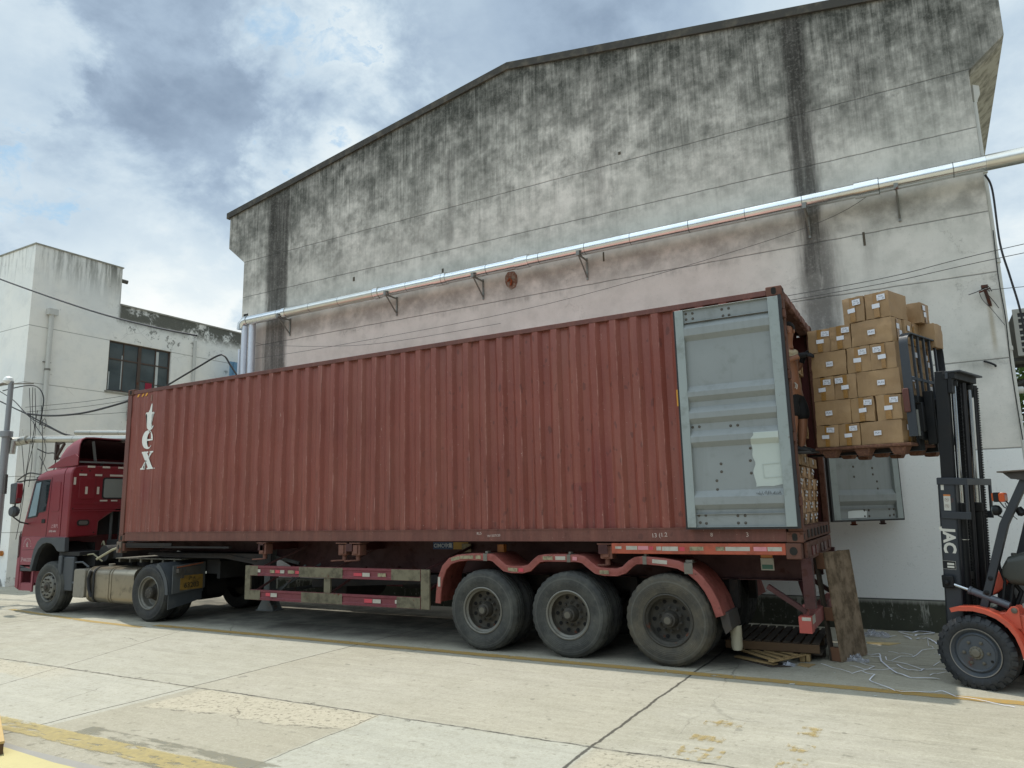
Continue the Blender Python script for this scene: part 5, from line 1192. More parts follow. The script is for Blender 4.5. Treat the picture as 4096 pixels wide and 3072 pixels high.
for (y0, y1, z0, z1) in ((.31, .47, 2.885, 2.925), (.63, .79, 2.885, 2.925), (.97, 1.15, 2.885, 2.925), (.15, .31, 2.715, 2.755), (.48, .63, 2.715, 2.755), (.80, 1.1, 2.715, 2.755), (.05, .095, 2.53, 2.68), (.295, .345, 2.34, 2.49), (.54, .59, 2.34, 2.49), (.62, .78, 2.19, 2.22), (.86, 1.0, 2.19, 2.22)): q.box(xr + .0125, xr + .0145, y0, y1, z0, z1)
q.build('reflective_tape', tapm, back, split=True)
q = MB()
for (y, z) in ((.20, 2.82), (.37, 2.82), (.08, 2.045), (.54, 1.555)): q.cyl((xr, y, z), (xr + .006, y, z), .016, seg=10)
q.build('plug', flat('plug_dark', '#2a1114'), back, split=True)
# lower front panel with the wheel-arch cut
q = MB()
lf = [(-3.46, .92), (-3.47, 1.10), (-3.42, 1.499), (-1.73, 1.499), (-1.73, 1.475), (-2.49, 1.475), (-2.58, 1.455), (-2.70, 1.38), (-2.80, 1.24), (-2.86, 1.05), (-2.90, .83)]
q.prism(lf, 'y', .0, .06); q.prism(lf, 'y', 2.39, 2.45); q.box(-3.46, -3.40, .06, 2.39, .9, 1.499); q.build('front_corner_panel', cabd, tk, bev=.006)
# door: split line, window, handle
dkl = flat('gap_dark', '#240b10', .9)
q = MB()
q.bar((-2.40, -.0008, 2.70), (-2.47, -.0008, 1.49), .012, .004, up=(0, 1, 0)); q.bar((-3.39, -.0008, 1.56), (-3.36, -.0008, 1.0), .008, .003, up=(0, 1, 0)); q.bar((-3.33, -.0008, 1.22), (-2.75, -.0008, 1.235), .006, .003, up=(0, 1, 0))
q.build('door_gap', dkl, cab)
wpoly = [(-3.02, 2.655), (-2.445, 2.665), (-2.545, 2.02), (-2.60, 2.0), (-2.80, 1.98), (-2.86, 1.90), (-3.235, 1.86)]
q = MB(); q.prism(wpoly, 'y', -.004, .002); sw = q.build('side_window', surf('window_seal', '#1b1c1e', .5), cab)
gl, GN, gb = mat_new('cab_glass'); gb.inputs['Base Color'].default_value = hx('#20282a'); gb.inputs['Roughness'].default_value = .05; gb.inputs['Specular IOR Level'].default_value = .9
wi = [(-3.00, 2.635), (-2.465, 2.645), (-2.56, 2.03), (-2.79, 2.0), (-2.86, 1.92), (-3.205, 1.885)]
q = MB(); q.prism(wi, 'y', -.0055, -.0042); q.build('pane', gl, sw)
q = MB(); q.bar((-2.86, -.007, 1.90), (-2.76, -.007, 2.64), .016, .004, up=(0, 1, 0)); q.build('window_divider', chas, sw)
q = MB(); q.prism([(-2.97, 2.60), (-2.80, 2.62), (-2.90, 1.93), (-3.17, 1.90)], 'y', -.0065, -.0057); q.build('sky_tint_pane', surf('sky_painted_glass', '#8ba1a8', .06, spec=.8), sw)  # paler area imitates sky seen through the cab, painted on the glass
q = MB(); q.box(-2.66, -2.54, -.014, -.0005, 1.77, 1.85); q.build('door_handle', chas, cab, bev=.006)
q = MB(); q.prism(rrect(-2.33, -2.06, 2.0, 2.62, .06), 'y', -.009, -.0005); q.build('pressed_panel', cabr, cab, bev=.008)
q = MB(); q.prism(rrect(-2.33, -2.06, 1.62, 1.93, .03), 'y', -.003, -.0005); q.build('side_hatch', cabr, cab, bev=.003)
fad = flat('faded_lettering', '#b89a9a', .7); fad2 = flat('faded_white', '#c9b8b4', .7)
text('上海汽', .085, fad, cab, MY(-2.18, -.004, 1.70), 'faded_lettering', 0, .0006); text('总质量 40000', .045, fad2, cab, MY(-2.24, -.004, 1.60), 'faded_lettering', 0, .0006)
q = MB()
for i in range(17):
    a = R(-12 + 204*i/16); c = Vector((-3.13 + .135*math.cos(a), -.002, 1.32 + .135*math.sin(a)))
    q.bar(c - Vector((math.cos(a), 0, math.sin(a)))*.012, c + Vector((math.cos(a), 0, math.sin(a)))*.012, .010, .003)
for i in range(5): a = R(90 + i*144); b2 = R(90 + (i+1)*144); q.bar((-3.13 + .05*math.cos(a), -.002, 1.33 + .06*math.sin(a)), (-3.13 + .05*math.cos(b2), -.002, 1.33 + .06*math.sin(b2)), .012, .003)
q.build('door_emblem', fad2, cab)
text('沪A63203', .10, fad, cab, MY(-3.13, -.003, 1.02), 'faded_lettering', .001, .0006)
# grey flare and arch
arc = [(-2.93, .80), (-2.90, 1.0), (-2.83, 1.24), (-2.72, 1.40), (-2.58, 1.475), (-2.49, 1.478), (-1.73, 1.478), (-1.71, 1.20), (-1.92, 1.20), (-1.98, 1.215), (-2.08, 1.30), (-2.20, 1.355), (-2.36, 1.375), (-2.52, 1.345), (-2.66, 1.25), (-2.76, 1.10), (-2.82, .92), (-2.86, .80)]
q = MB(); q.prism(arc, 'y', -.03, .06); q.build('wheel_arch', plas, tk, bev=.008)
q = MB(); inner = [(-2.84, .8), (-2.76, 1.10), (-2.66, 1.25), (-2.52, 1.345), (-2.36, 1.375), (-2.2, 1.355), (-2.08, 1.30), (-1.98, 1.215), (-1.80, 1.19)]
q.loft([[(x, .06, z) for x, z in inner], [(x, .62, z) for x, z in inner]], caps=False, closed=False); q.box(-2.8, -1.8, .62, .64, .5, 1.35); q.build('wheel_well', chas, tk, solid=.01)
q = MB(); q.box(-1.92, -1.80, -.02, .50, .42, 1.12); q.box(-1.80, -1.45, .02, .10, .44, 1.10); q.build('splash_guard', plas, tk, bev=.02)
q = MB(); q.box(-2.0, -1.3, .04, .6, 1.12, 1.19); q.box(-1.95, -1.2, .3, .8, .9, 1.12); q.build('inner_panel', chas, tk)
# bumper and steps
q = MB(); q.box(-3.50, -3.40, .0, 2.45, .46, .92); q.prism([(-3.47, .46), (-3.36, .42), (-3.36, 1.06), (-3.48, 1.06)], 'y', -.01, .10); q.build('bumper', cabd, tk, bev=.01)
q = MB(); q.box(-3.36, -2.86, .0, .35, .87, .93); q.box(-3.35, -2.87, .005, .34, .79, .865); q.build('step', plas, tk, bev=.012)
q = MB(); q.box(-3.36, -2.86, .015, .03, .40, .54); q.box(-3.36, -3.30, .01, .04, .40, .78); q.box(-2.90, -2.85, .01, .04, .38, .80); q.box(-3.30, -2.90, .20, .22, .54, .78); q.box(-3.30, -2.90, .02, .22, .54, .555); q.build('step_box', cabd, tk)
q = MB(); q.prism([(-3.46, 1.06), (-3.40, 1.10), (-3.40, 1.62), (-3.46, 1.5)], 'y', -.012, -.001); q.build('corner_trim', surf('maroon_trim', '#3a1218', .5), tk)
# mirrors
mr = MB(); mr.prism([(-3.17, 2.59), (-2.93, 2.615), (-2.91, 2.58), (-2.94, 2.18), (-3.14, 2.17)], 'y', -.42, -.30); mr.xf(Matrix.Identity(4)); mi_ = mr.build('mirror', plas, tk, bev=.02)
q = MB(); q.prism([(-2.935, 2.60), (-2.895, 2.58), (-2.88, 2.40), (-2.92, 2.19)], 'y', -.41, -.31); q.build('mirror_back', cabr, mi_)
q = MB(); q.prism([(-.405, 2.22), (-.315, 2.22), (-.315, 2.56), (-.405, 2.56)], 'x', -2.905, -2.90); q.build('mirror_glass', surf('mirror_silver', '#9aa1a5', .05, 1), mi_)
mr = MB(); mr.lathe((-3.08, -.42, 2.02), (0, 1, 0), [(0, 0), (.09, .01), (.115, .06), (.10, .13), (0, .15)], 16); m2 = mr.build('mirror', plas, tk)
q = MB(); q.tube([(-3.0, -.36, 2.62), (-2.98, -.2, 2.66), (-2.96, .02, 2.68)], .014, 8); q.tube([(-3.02, -.36, 2.64), (-3.04, -.36, 1.9), (-3.05, -.22, 1.80), (-3.18, .0, 1.76)], .016, 8); q.build('mirror_arm', chas, tk)
q = MB(); q.tube([(-3.06, .04, 2.70), (-2.98, .2, 2.84), (-2.95, 1.2, 2.88)], .03, 8); q.build('sun_visor_end', chas, tk)
# roof fairing, open at the back
def fsec(x, ya, zt, zb):
    L = [(ya, zb), (ya + .005, (zb+zt)/2), (ya + .015, zt - .16), (ya + .05, zt - .06), (ya + .13, zt - .01), (ya + .3, zt)]
    return [(x, y, z) for y, z in L] + [(x, 2.45 - y, z) for y, z in reversed(L)]
q = MB(); q.loft([fsec(-2.82, .30, 2.95, 2.86), fsec(-2.72, .24, 3.08, 2.86), fsec(-2.55, .19, 3.24, 2.87), fsec(-2.3, .15, 3.38, 2.88), fsec(-2.0, .12, 3.48, 2.90), fsec(-1.70, .10, 3.51, 2.925)], caps=False, closed=False)
fr = q.build('roof_fairing', [cabd], tk, solid=.02, sharp=40)
q = MB(); q.prism([(-2.78, 2.90), (-1.66, 2.92), (-1.66, 3.10), (-1.78, 3.16), (-2.2, 3.10), (-2.62, 2.96)], 'y', .075, .098); q.build('fairing_skirt', cabr, fr, bev=.006)
q = MB(); q.loft([fsec(-2.60, .24, 3.14, 2.89), fsec(-2.3, .19, 3.33, 2.90), fsec(-1.73, .14, 3.46, 2.94)], caps=False, closed=False); q.build('fairing_lining', surf('fairing_inside', '#2a0d13', .8, dirt=.2, dcol='#7a3a2a', ds=12), fr)
q = MB(); q.bar((-1.76, .42, 3.44), (-1.80, .52, 3.02), .04); q.bar((-1.78, .12, 3.00), (-1.78, 2.3, 3.02), .035); q.bar((-1.9, .7, 2.94), (-1.8, .7, 3.02), .03); q.bar((-1.76, 2.0, 3.44), (-1.80, 1.9, 3.02), .04); q.build('fairing_frame', surf('grey_tube', '#6b6c6c', .6, .3), fr)
# chassis rails, tank, battery box
q = MB()
for yy in (.80, 1.56): q.box(-3.3, 2.1, yy, yy + .09, .82, 1.06)
for xx in (-1.2, -.2, .7, 1.6, 2.05): q.box(xx, xx + .06, .88, 1.56, .84, 1.04)
q.box(-1.5, -.6, .7, 1.7, .7, 1.4); q.cyl((-1.0, .35, 1.15), (-1.0, .8, 1.15), .16, seg=18); q.box(-.9, -.55, .45, .8, 1.05, 1.22); q.build('chassis', chas, tk)
q = MB(); q.tube([(-1.45, .2, 1.12), (-1.1, .2, 1.15), (-.95, .3, 1.0)], .015, 6); q.tube([(-1.5, .6, 1.3), (-1.2, .45, 1.38), (-1.15, .5, 1.15), (-1.0, .6, 1.1)], .018, 6); q.tube([(-.75, .06, 1.06), (-.3, .08, 1.24), (-.05, .1, 1.30)], .022, 6); q.build('hose', surf('pale_hose', '#8e8a72', .6, dirt=.3), tk, split=True)
tankm = surf('brushed_tank', '#938a78', .34, .75, var=.15, dirt=.35, dcol='#4b4538', vs=1.5); boxm = surf('battery_plastic', '#7e786b', .6, var=.1, dirt=.3)
def rr_xz(x0, y0, y1, z0, z1, r): return [(x0, a, c) for a, c in rrect(y0, y1, z0, z1, r, 6)]
q = MB(); q.loft([rr_xz(-.98, .03, .62, .26, .90, .13), rr_xz(-.96, .02, .63, .25, .91, .14), rr_xz(.48, .02, .63, .25, .91, .14), rr_xz(.50, .03, .62, .26, .90, .13)]); tn = q.build('fuel_tank', tankm, tk, sharp=40)
for xx in (-.92, -.28, -.20): q = MB(); q.loft([rr_xz(xx, .012, .64, .243, .918, .145), rr_xz(xx + .04, .012, .64, .243, .918, .145)]); q.build('tank_strap', tankm, tn, sharp=40)
q = MB(); q.loft([rr_xz(-.75, .006, .64, .24, .92, .145), rr_xz(-.70, .006, .64, .24, .92, .145)]); q.build('tank_strap', chas, tn, sharp=40)
q = MB(); q.tube([(-.80, .0, .85), (-.86, -.01, .7), (-.82, -.01, .5), (-.76, .01, .36)], .03, 8); q.build('cable_bundle', blk, tn)
q = MB(); q.cyl((-.62, .30, .905), (-.62, .30, .96), .06, seg=18); q.build('filler_cap', boxm, tn)
q = MB(); q.prism(rrect(-1.37, -1.0, .33, .87, .05), 'y', .0, .55); q.build('battery_box', boxm, tk, bev=.01)
q = MB(); q.tube([(-1.68, .05, .60), (-1.37, .05, .60)], .03, 8); q.tube([(-1.66, .06, .98), (-1.2, .06, 1.0), (-1.05, .1, .90)], .018, 8); q.build('support_tube', plas, tk)
# deck plate and fifth wheel
q = MB(); q.box(-.40, 1.55, .22, 2.2, 1.065, 1.08); 
for k in range(6): q.box(-.35 + k*.33, -.30 + k*.33, .25, .5, 1.0, 1.064)
q.build('deck_plate', surf('deck_metal', '#6e6a5e', .6, .4, dirt=.5, dcol='#2d2a25'), tk)
q = MB(); q.prism([(.7, 1.09), (1.8, 1.085), (1.9, 1.13), (.8, 1.182)], 'y', .75, 1.70); q.build('fifth_wheel', darkm, tk)
# wheels
def wt_(*a, **k): return wheel(tk, *a, **k)
o = wt_(-2.20, -.02, .505, .28, 'steer', tyG); lab(o, 'near front steering wheel under the cab')
wt_(-2.20, WC + .02, .505, .28, 'plain', tyD, side=1)
o = wt_(1.07, -.06, .505, .28, 'drive', tyD); lab(o, 'near drive wheel behind the fuel tank'); wt_(1.07, .27, .505, .27, 'plain', tyD)
wt_(1.07, WC + .03, .505, .28, 'plain', tyD, side=1); wt_(1.07, WC - .30, .505, .27, 'plain', tyD, side=1)
q = MB(); q.tube([(1.07, .2, .5), (1.07, 2.2, .5)], .10, 14); q.cyl((1.07, 1.0, .5), (1.07, 1.45, .5), .24, seg=20); q.build('axle', chas, tk)
# rear mudguard of the drive wheel with flap and number plate
q = MB(); ar = [(1.07 + .60*math.cos(R(a)), .50 + .60*math.sin(R(a))) for a in range(62, -8, -7)]
q.loft([[(x, -.08, z) for x, z in ar], [(x, .62, z) for x, z in ar]], caps=False, closed=False); mgd = q.build('drive_mudguard', plas, tk, solid=.012)
q = MB(); q.loft([[(x, -.095, z) for x, z in ar], [(1.07 + (x-1.07)*.87, -.095, .5 + (z-.5)*.87) for x, z in ar]], caps=False, closed=False); q.build('mudguard_edge', plas, mgd, solid=.012)
q = MB(); q.prism([(-.08, .56), (.60, .56), (.60, .36), (.30, .30), (-.08, .24)], 'x', 1.655, 1.667); q.build('mud_flap', plas, mgd)
# tail panel: plate carrier with chassis end
q = MB(); q.prism([(-.05, .98), (.62, 1.02), (.62, .55), (-.05, .50)], 'x', 1.70, 1.72); tp = q.build('plate_carrier', surf('carrier_grey', '#4c4f4f', .7, dirt=.4), tk, bev=.006)
q = MB(); q.box(1.722, 1.73, .10, .56, .55, .80); npl = q.build('number_plate', surf('plate_yellow', '#86682a', .6, var=.12, dirt=.45, dcol='#4d3e1e', ds=10), tp)
bp_ = flat('plate_print', '#2b2410', .6)
text('63203', .125, bp_, npl, MX(1.7305, .33, .625), 'plate_number', .003, .001); text('沪·A', .075, bp_, npl, MX(1.7305, .33, .745), 'plate_number', .0015, .001)
q = MB(); q.box(1.722, 1.80, .0, .06, .86, .93); q.box(1.722, 1.76, .10, .15, .76, .92); q.box(1.722, 1.745, .2, .5, .84, .95); q.build('tail_lamp', flat('lamp_grime', '#47423c'), tp)
q = MB(); q.bar((1.73, .02, .95), (1.73, .55, 1.0), .02); q.build('orange_strap', flat('orange_hose', '#8c5136'), tp)
q = MB(); q.box(2.06, 2.14, .60, 1.85, .72, 1.02); q.box(1.75, 2.1, .62, .80, .80, 1.05); q.build('tail_beam', chas, tk)
# ================================================================== FORKLIFT (local frame: -x = forward to the container, y = across)
O0 = Vector((13.41, .45, 0)); TH = R(-20)
fk = thing('forklift', 'orange and black forklift with raised mast holding the pallet of cartons', 'forklift', O0, TH)
fdk = surf('mast_dark_paint', '#22272d', .5, .0, var=.15, dirt=.22, dcol='#4a4a46', rust=.06, bump=.15, spec=.5)
fbl = surf('mast_greasy_black', '#0e1012', .55, var=.3, dirt=.35, dcol='#23211e', spec=.3); fgr = surf('hydraulic_grey', '#4b4f56', .4, .2, var=.1, dirt=.2)
forg = surf('forklift_orange', '#b9503a', .4, var=.1, dirt=.28, dcol='#7a3a28', spec=.5); chrome = surf('chrome_rod', '#a9adb0', .18, 1, var=.06)
def FB(q, name, m, parent=fk, **k): return q.build(name, m, parent, local=True, **k)
TL = Matrix.Rotation(R(3.0), 4, 'Y')
def sub_local(q, name, m, parent, **k): return q.build(name, m, parent, local=True, **k)
q = MB()
for y0, s_ in ((0, 1), (.72, -1)):
    ya, yb_ = sorted((y0, y0 + s_*.012)); q.box(.0, .17, ya, yb_, .42, 2.06, TL)
    yc = sorted((y0, y0 + s_*.10)); q.box(.0, .02, yc[0], yc[1], .42, 2.06, TL); q.box(.15, .17, yc[0], yc[1], .42, 2.06, TL)
q.box(.02, .15, .10, .62, .42, .50, TL)
mast = FB(q, 'outer_mast', fdk, bev=.004)
q = MB()
for y0, s_ in ((.035, 1), (.685, -1)):
    ya, yb_ = sorted((y0, y0 + s_*.06)); q.box(.025, .145, ya, yb_, .55, 3.19, TL)
    ya, yb_ = sorted((y0 + s_*.07, y0 + s_*.10)); q.box(.03, .14, ya, yb_, .6, 3.17, TL)
q.box(.10, .22, .03, .69, 3.10, 3.17, TL); q.box(.02, .14, .1, .62, 1.0, 1.08, TL); q.box(.15, .19, .03, .14, 2.95, 3.12, TL); q.box(.15, .19, .58, .69, 2.95, 3.12, TL)
FB(q, 'inner_mast', fbl, bev=.004)
q = MB(); q.box(.13, .28, .02, .70, 3.165, 3.185, TL); q.box(.13, .16, .02, .70, 3.10, 3.165, TL); FB(q, 'mast_crosshead', fdk, bev=.004)
q = MB()     # hose guard frame behind the mast
q.box(-.004, .28, -.014, .0, 1.985, 2.055, TL); q.box(.26, .28, 0, .74, 1.985, 2.055, TL); q.box(.0, .28, .722, .74, 1.985, 2.055, TL)
q.box(.02, .30, -.014, -.0, 1.635, 1.71, TL); q.box(.19, .28, .722, .74, 1.635, 1.71, TL); q.box(.255, .285, -.012, .02, 1.66, 2.0, TL); q.box(.255, .28, .70, .74, 1.66, 2.0, TL)
FB(q, 'hose_guard', fdk, bev=.004)
for yy in (.13, .59):
    q = MB(); q.tube([TL @ Vector((.17, yy, .5)), TL @ Vector((.17, yy, 1.78))], .045, 16); q.lathe(TL @ Vector((.17, yy, 1.70)), TL.to_3x3() @ Vector((0, 0, 1)), [(.045, 0), (.058, .01), (.058, .09), (.05, .10), (0, .10)], 16); c_ = FB(q, 'lift_cylinder', fbl)
    q = MB(); q.tube([TL @ Vector((.17, yy, 1.79)), TL @ Vector((.17, yy, 3.06))], .024, 14); sub_local(q, 'chrome_rod', chrome, c_)
    q = MB(); q.lathe(TL @ Vector((.17, yy, 3.03)), TL.to_3x3() @ Vector((0, 0, 1)), [(0, 0), (.045, 0), (.045, .05), (.03, .06), (0, .07)], 14); sub_local(q, 'rod_clamp', fbl, c_)
q = MB(); q.lathe(TL @ Vector((.17, .13, 1.42)), TL.to_3x3() @ Vector((0, 0, 1)), [(.046, 0), (.05, .002), (.05, .008), (.046, .01)], 16); FB(q, 'cylinder_band', chrome)
for yy in (.27, .45):
    q = MB()
    for k in range(78): z = .62 + k*.032; q.box(.105, .135, yy - (.020 if k % 2 else .013), yy + (.020 if k % 2 else .013), z, z + .027, TL)
    FB(q, 'lift_chain', fbl)
q = MB()
for yy, xx in ((.33, .2), (.38, .2), (.64, .21), (.67, .215)): q.tube([TL @ Vector((xx, yy, .8)), TL @ Vector((xx, yy, 3.08))], .013, 8)
FB(q, 'hydraulic_hose', blk, split=True)
# cam-ribbed energy chain on the far side
q = MB()
for k in range(80): z = .9 + k*.027; q.lathe(TL @ Vector((.22, .66, z)), TL.to_3x3() @ Vector((0, 0, 1)), [(.018, 0), (.024, .004), (.024, .015), (.018, .02)], 8)
FB(q, 'ribbed_hose', blk)
# carriage, forks, backrest
q = MB()
q.box(-.035, .02, .0, .72, 2.47, 2.56); q.box(-.035, .02, .0, .72, 2.86, 2.95); q.box(.02, .12, .11, .16, 2.42, 3.0); q.box(.02, .12, .56, .61, 2.42, 3.0); q.box(-.03, .04, .03, .10, 2.55, 2.88); q.box(-.03, .04, .6, .68, 2.55, 2.88)
FB(q, 'carriage', fbl, bev=.012)
for yy in (.06, .54):
    q = MB(); q.prism([(-.075, 2.36), (-.036, 2.36), (-.036, 2.95), (-.075, 2.95), (-.075, 2.41), (-1.30, 2.392), (-1.34, 2.378), (-1.30, 2.370), (-.3, 2.36)], 'y', yy, yy + .12); FB(q, 'fork', fbl, bev=.004)
hy0, hy1, hz0, hz1, hr = -.15, .87, 2.50, 3.64, .13
path = [(hy0, hz0), (hy0, hz1 - hr)] + [(hy0 + hr - hr*math.cos(R(a)), hz1 - hr + hr*math.sin(R(a))) for a in range(15, 90, 15)] + [(hy0 + hr, hz1), (hy1 - hr, hz1)] + [(hy1 - hr + hr*math.sin(R(a)), hz1 - hr + hr*math.cos(R(a))) for a in range(15, 90, 15)] + [(hy1, hz1 - hr), (hy1, 2.95)]
q = MB(); q.loft([[(-.06, y, z) for y, z in path], [(.03, y, z) for y, z in path]], caps=False, closed=False); bk = FB(q, 'load_backrest', fdk, solid=.014)
q = MB()
for yy in (.05, .20, .365, .53, .69): q.box(-.008, .014, yy - .014, yy + .014, 2.95, 3.632)
q.box(-.006, .012, hy0 + .01, hy1 - .01, 3.12, 3.15); sub_local(q, 'bar', fdk, bk, split=True)
q = MB(); q.box(-.075, -.01, hy0 - .03, hy0 - .008, 2.76, 3.02); sub_local(q, 'wear_strip', surf('worn_brown_strip', '#54302a', .8, dirt=.4), bk, bev=.01)
q = MB(); q.box(-.06, .05, hy0 + .005, hy0 + .02, 2.5, 2.78); sub_local(q, 'lower_plate', surf('bare_grey_plate', '#5c5d58', .7, dirt=.35), bk)
# tilt cylinder, mounting plates
q = MB(); q.box(.05, .165, -.055, -.016, .93, 1.06); q.cyl((.10, -.09, .985), (.10, -.05, .985), .028, seg=12); FB(q, 'mast_bracket', fbl, bev=.015)
q = MB(); q.tube([(.31, -.03, .915), (.63, -.03, .795)], .036, 16); q.lathe((.31, -.03, .915), (-.32, 0, .12), [(.036, 0), (.042, 0), (.042, .02), (.02, .03), (0, .03)], 16); tc = FB(q, 'tilt_cylinder', fgr)
q = MB(); q.tube([(.13, -.03, .975), (.32, -.03, .912)], .017, 12); sub_local(q, 'chrome_rod', chrome, tc)
q = MB()
mp_ = [(.56, .66), (.64, .775), (.665, .80), (.70, .805), (.725, .785), (.73, .60), (.60, .60)]
q.prism(mp_, 'y', -.125, -.11); q.prism(mp_, 'y', .04, .055); mp__ = FB(q, 'cylinder_mount', forg, bev=.003)
q = MB(); q.lathe((.69, -.126, .765), (0, -1, 0), [(0, 0), (.026, 0), (.026, .012), (.014, .016), (0, .02)], 14); sub_local(q, 'pin', nutm, mp__)
# fender and body
fd = [(.15, .745), (.22, .765), (.36, .775), (.47, .755), (.57, .715), (.66, .645), (.72, .55), (.755, .44), (.77, .34)]
q = MB(); q.loft([[(x, -.205, z) for x, z in fd], [(x, -.03, z) for x, z in fd]], caps=False, closed=False); fnd = FB(q, 'fender', forg, solid=.012)
q = MB(); q.loft([[(x, -.212, z + .008) for x, z in fd], [(x - (x-.33)*.075, -.212, .345 + (z-.345)*.92) for x, z in fd]], caps=False, closed=False); sub_local(q, 'fender_lip', forg, fnd, solid=.006)
bodyp = [(.40, .70), (.50, .72), (.62, .67), (.72, .56), (.78, .40), (.80, .22), (1.55, .22), (1.62, .55), (1.66, .75), (1.6, .80), (.80, .72), (.60, .74)]
q = MB(); q.prism(bodyp, 'y', -.10, .82); body = FB(q, 'body', forg, bev=.012)
q = MB(); q.box(.42, 1.0, -.02, .74, .50, .70); q.box(.18, .5, .08, .64, .24, .60); FB(q, 'under_frame', fbl)
q = MB(); q.prism([(1.56, .2), (2.25, .2), (2.35, .5), (2.33, .95), (2.1, 1.05), (1.62, 1.02)], 'y', -.12, .84); FB(q, 'counterweight', forg, bev=.05)
q = MB(); q.prism([(1.0, .79), (1.66, .79), (1.66, 1.03), (1.15, 1.02), (1.0, .95)], 'y', .0, .72); FB(q, 'engine_hood', forg, bev=.03)
q = MB(); q.prism([(.43, .86), (.475, 1.04), (.50, 1.11), (.60, 1.085), (.605, 1.02), (.56, .95), (.47, .88)], 'y', .12, .66); ds = FB(q, 'dashboard', forg, bev=.012)
q = MB(); q.prism([(.46, .70), (.50, .98), (.62, 1.0), (.66, .72)], 'y', .14, .64); q.tube([(.55, .36, 1.02), (.68, .36, 1.13)], .02, 8); sub_local(q, 'console', fbl, ds)
q = MB()
for i in range(24):
    a0 = 2*math.pi*i/24; a1 = 2*math.pi*(i+1)/24; c0 = Vector((.70, .36, 1.15)); ux = Vector((.5, 0, -.6)).normalized(); uy = Vector((0, 1, 0))
    q.bar(c0 + (ux*math.cos(a0) + uy*math.sin(a0))*.15, c0 + (ux*math.cos(a1) + uy*math.sin(a1))*.15, .022)
for a in (30, 150, 270): q.bar((.70, .36, 1.15), Vector((.70, .36, 1.15)) + (Vector((.5, 0, -.6)).normalized()*math.cos(R(a)) + Vector((0, 1, 0))*math.sin(R(a)))*.15, .018)
FB(q, 'steering_wheel', fbl)
q = MB(); q.tube([(.56, -.0, .80), (.60, .02, 1.02), (.555, .02, 1.22)], .015, 8); q.tube([(.62, .03, .8), (.66, .05, 1.0), (.72, .05, 1.08)], .015, 8); q.box(.53, .58, .0, .03, 1.16, 1.23); q.tube([(.63, .1, .75), (.70, .12, .92), (.62, .1, 1.05)], .022, 8); FB(q, 'lever', fbl)
seatm = surf('worn_seat_vinyl', '#2f312c', .5, var=.15, dirt=.2)
q = MB(); q.prism([(1.0, 1.03), (1.5, 1.03), (1.52, 1.14), (1.05, 1.14)], 'y', .12, .60); q.prism([(1.42, 1.12), (1.50, 1.12), (1.60, 1.60), (1.52, 1.60)], 'y', .14, .58); st_ = FB(q, 'seat', seatm, bev=.03)
q = MB()
q.loft([[(.60, y, z) for y, z in rrect(-.02, .30, 1.06, 1.16, .03)], [(.66, y, z) for y, z in rrect(-.05, .34, 1.0, 1.26, .06)], [(.80, y, z) for y, z in rrect(-.05, .36, .98, 1.31, .08)], [(.96, y, z) for y, z in rrect(-.04, .36, .98, 1.30, .08)], [(1.02, y, z) for y, z in rrect(0, .3, 1.0, 1.26, .06)]]); FB(q, 'hip_restraint', seatm)
q = MB(); q.box(.75, 1.2, -.08, .02, .79, .83); q.box(.80, 1.4, .0, .72, .725, .74); FB(q, 'foot_step', surf('step_grey', '#787a76', .6, dirt=.3))
# overhead guard
q = MB()
def pil(y0, y1):
    P_ = [(.365, .745), (.64, 1.58), (.86, 2.0), (.94, 2.0), (.715, 1.57), (.44, .745)]; q.prism(P_, 'y', y0, y1)
pil(-.062, -.004); pil(.724, .782)
q.prism([(1.62, .8), (1.70, .8), (1.95, 2.04), (1.86, 2.04)], 'y', -.05, 0); q.prism([(1.62, .8), (1.70, .8), (1.95, 2.04), (1.86, 2.04)], 'y', .72, .77)
q.box(.84, 1.98, -.07, .0, 2.0, 2.06); q.box(.84, 1.98, .72, .79, 2.0, 2.06); q.box(.84, .90, .0, .72, 2.0, 2.06); q.box(1.9, 1.96, 0, .72, 2.0, 2.06)
for k in range(6): q.box(1.0 + k*.15, 1.03 + k*.15, .0, .72, 2.01, 2.05)
og = FB(q, 'overhead_guard', fdk, bev=.005)
q = MB()
for (x, z) in ((.505, 1.05), (.455, .91)): q.lathe((x, -.0625, z), (0, -1, 0), [(.024, 0), (.024, .002), (.014, .006), (.012, .012), (0, .014)], 14)
sub_local(q, 'bolt', fbl, og, split=True)
q = MB(); q.prism([(.70, 2.075), (2.05, 2.11), (2.05, 2.12), (.70, 2.088)], 'y', -.14, .86); sub_local(q, 'roof_board', surf('weathered_board', '#5d5248', .9, var=.25, dirt=.5), og)
q = MB(); q.prism([(.74, 2.07), (.95, 2.08), (.95, 1.99), (.80, 2.01)], 'y', -.10, .82); sub_local(q, 'roof_lining', flat('brown_lining', '#2e2925'), og)
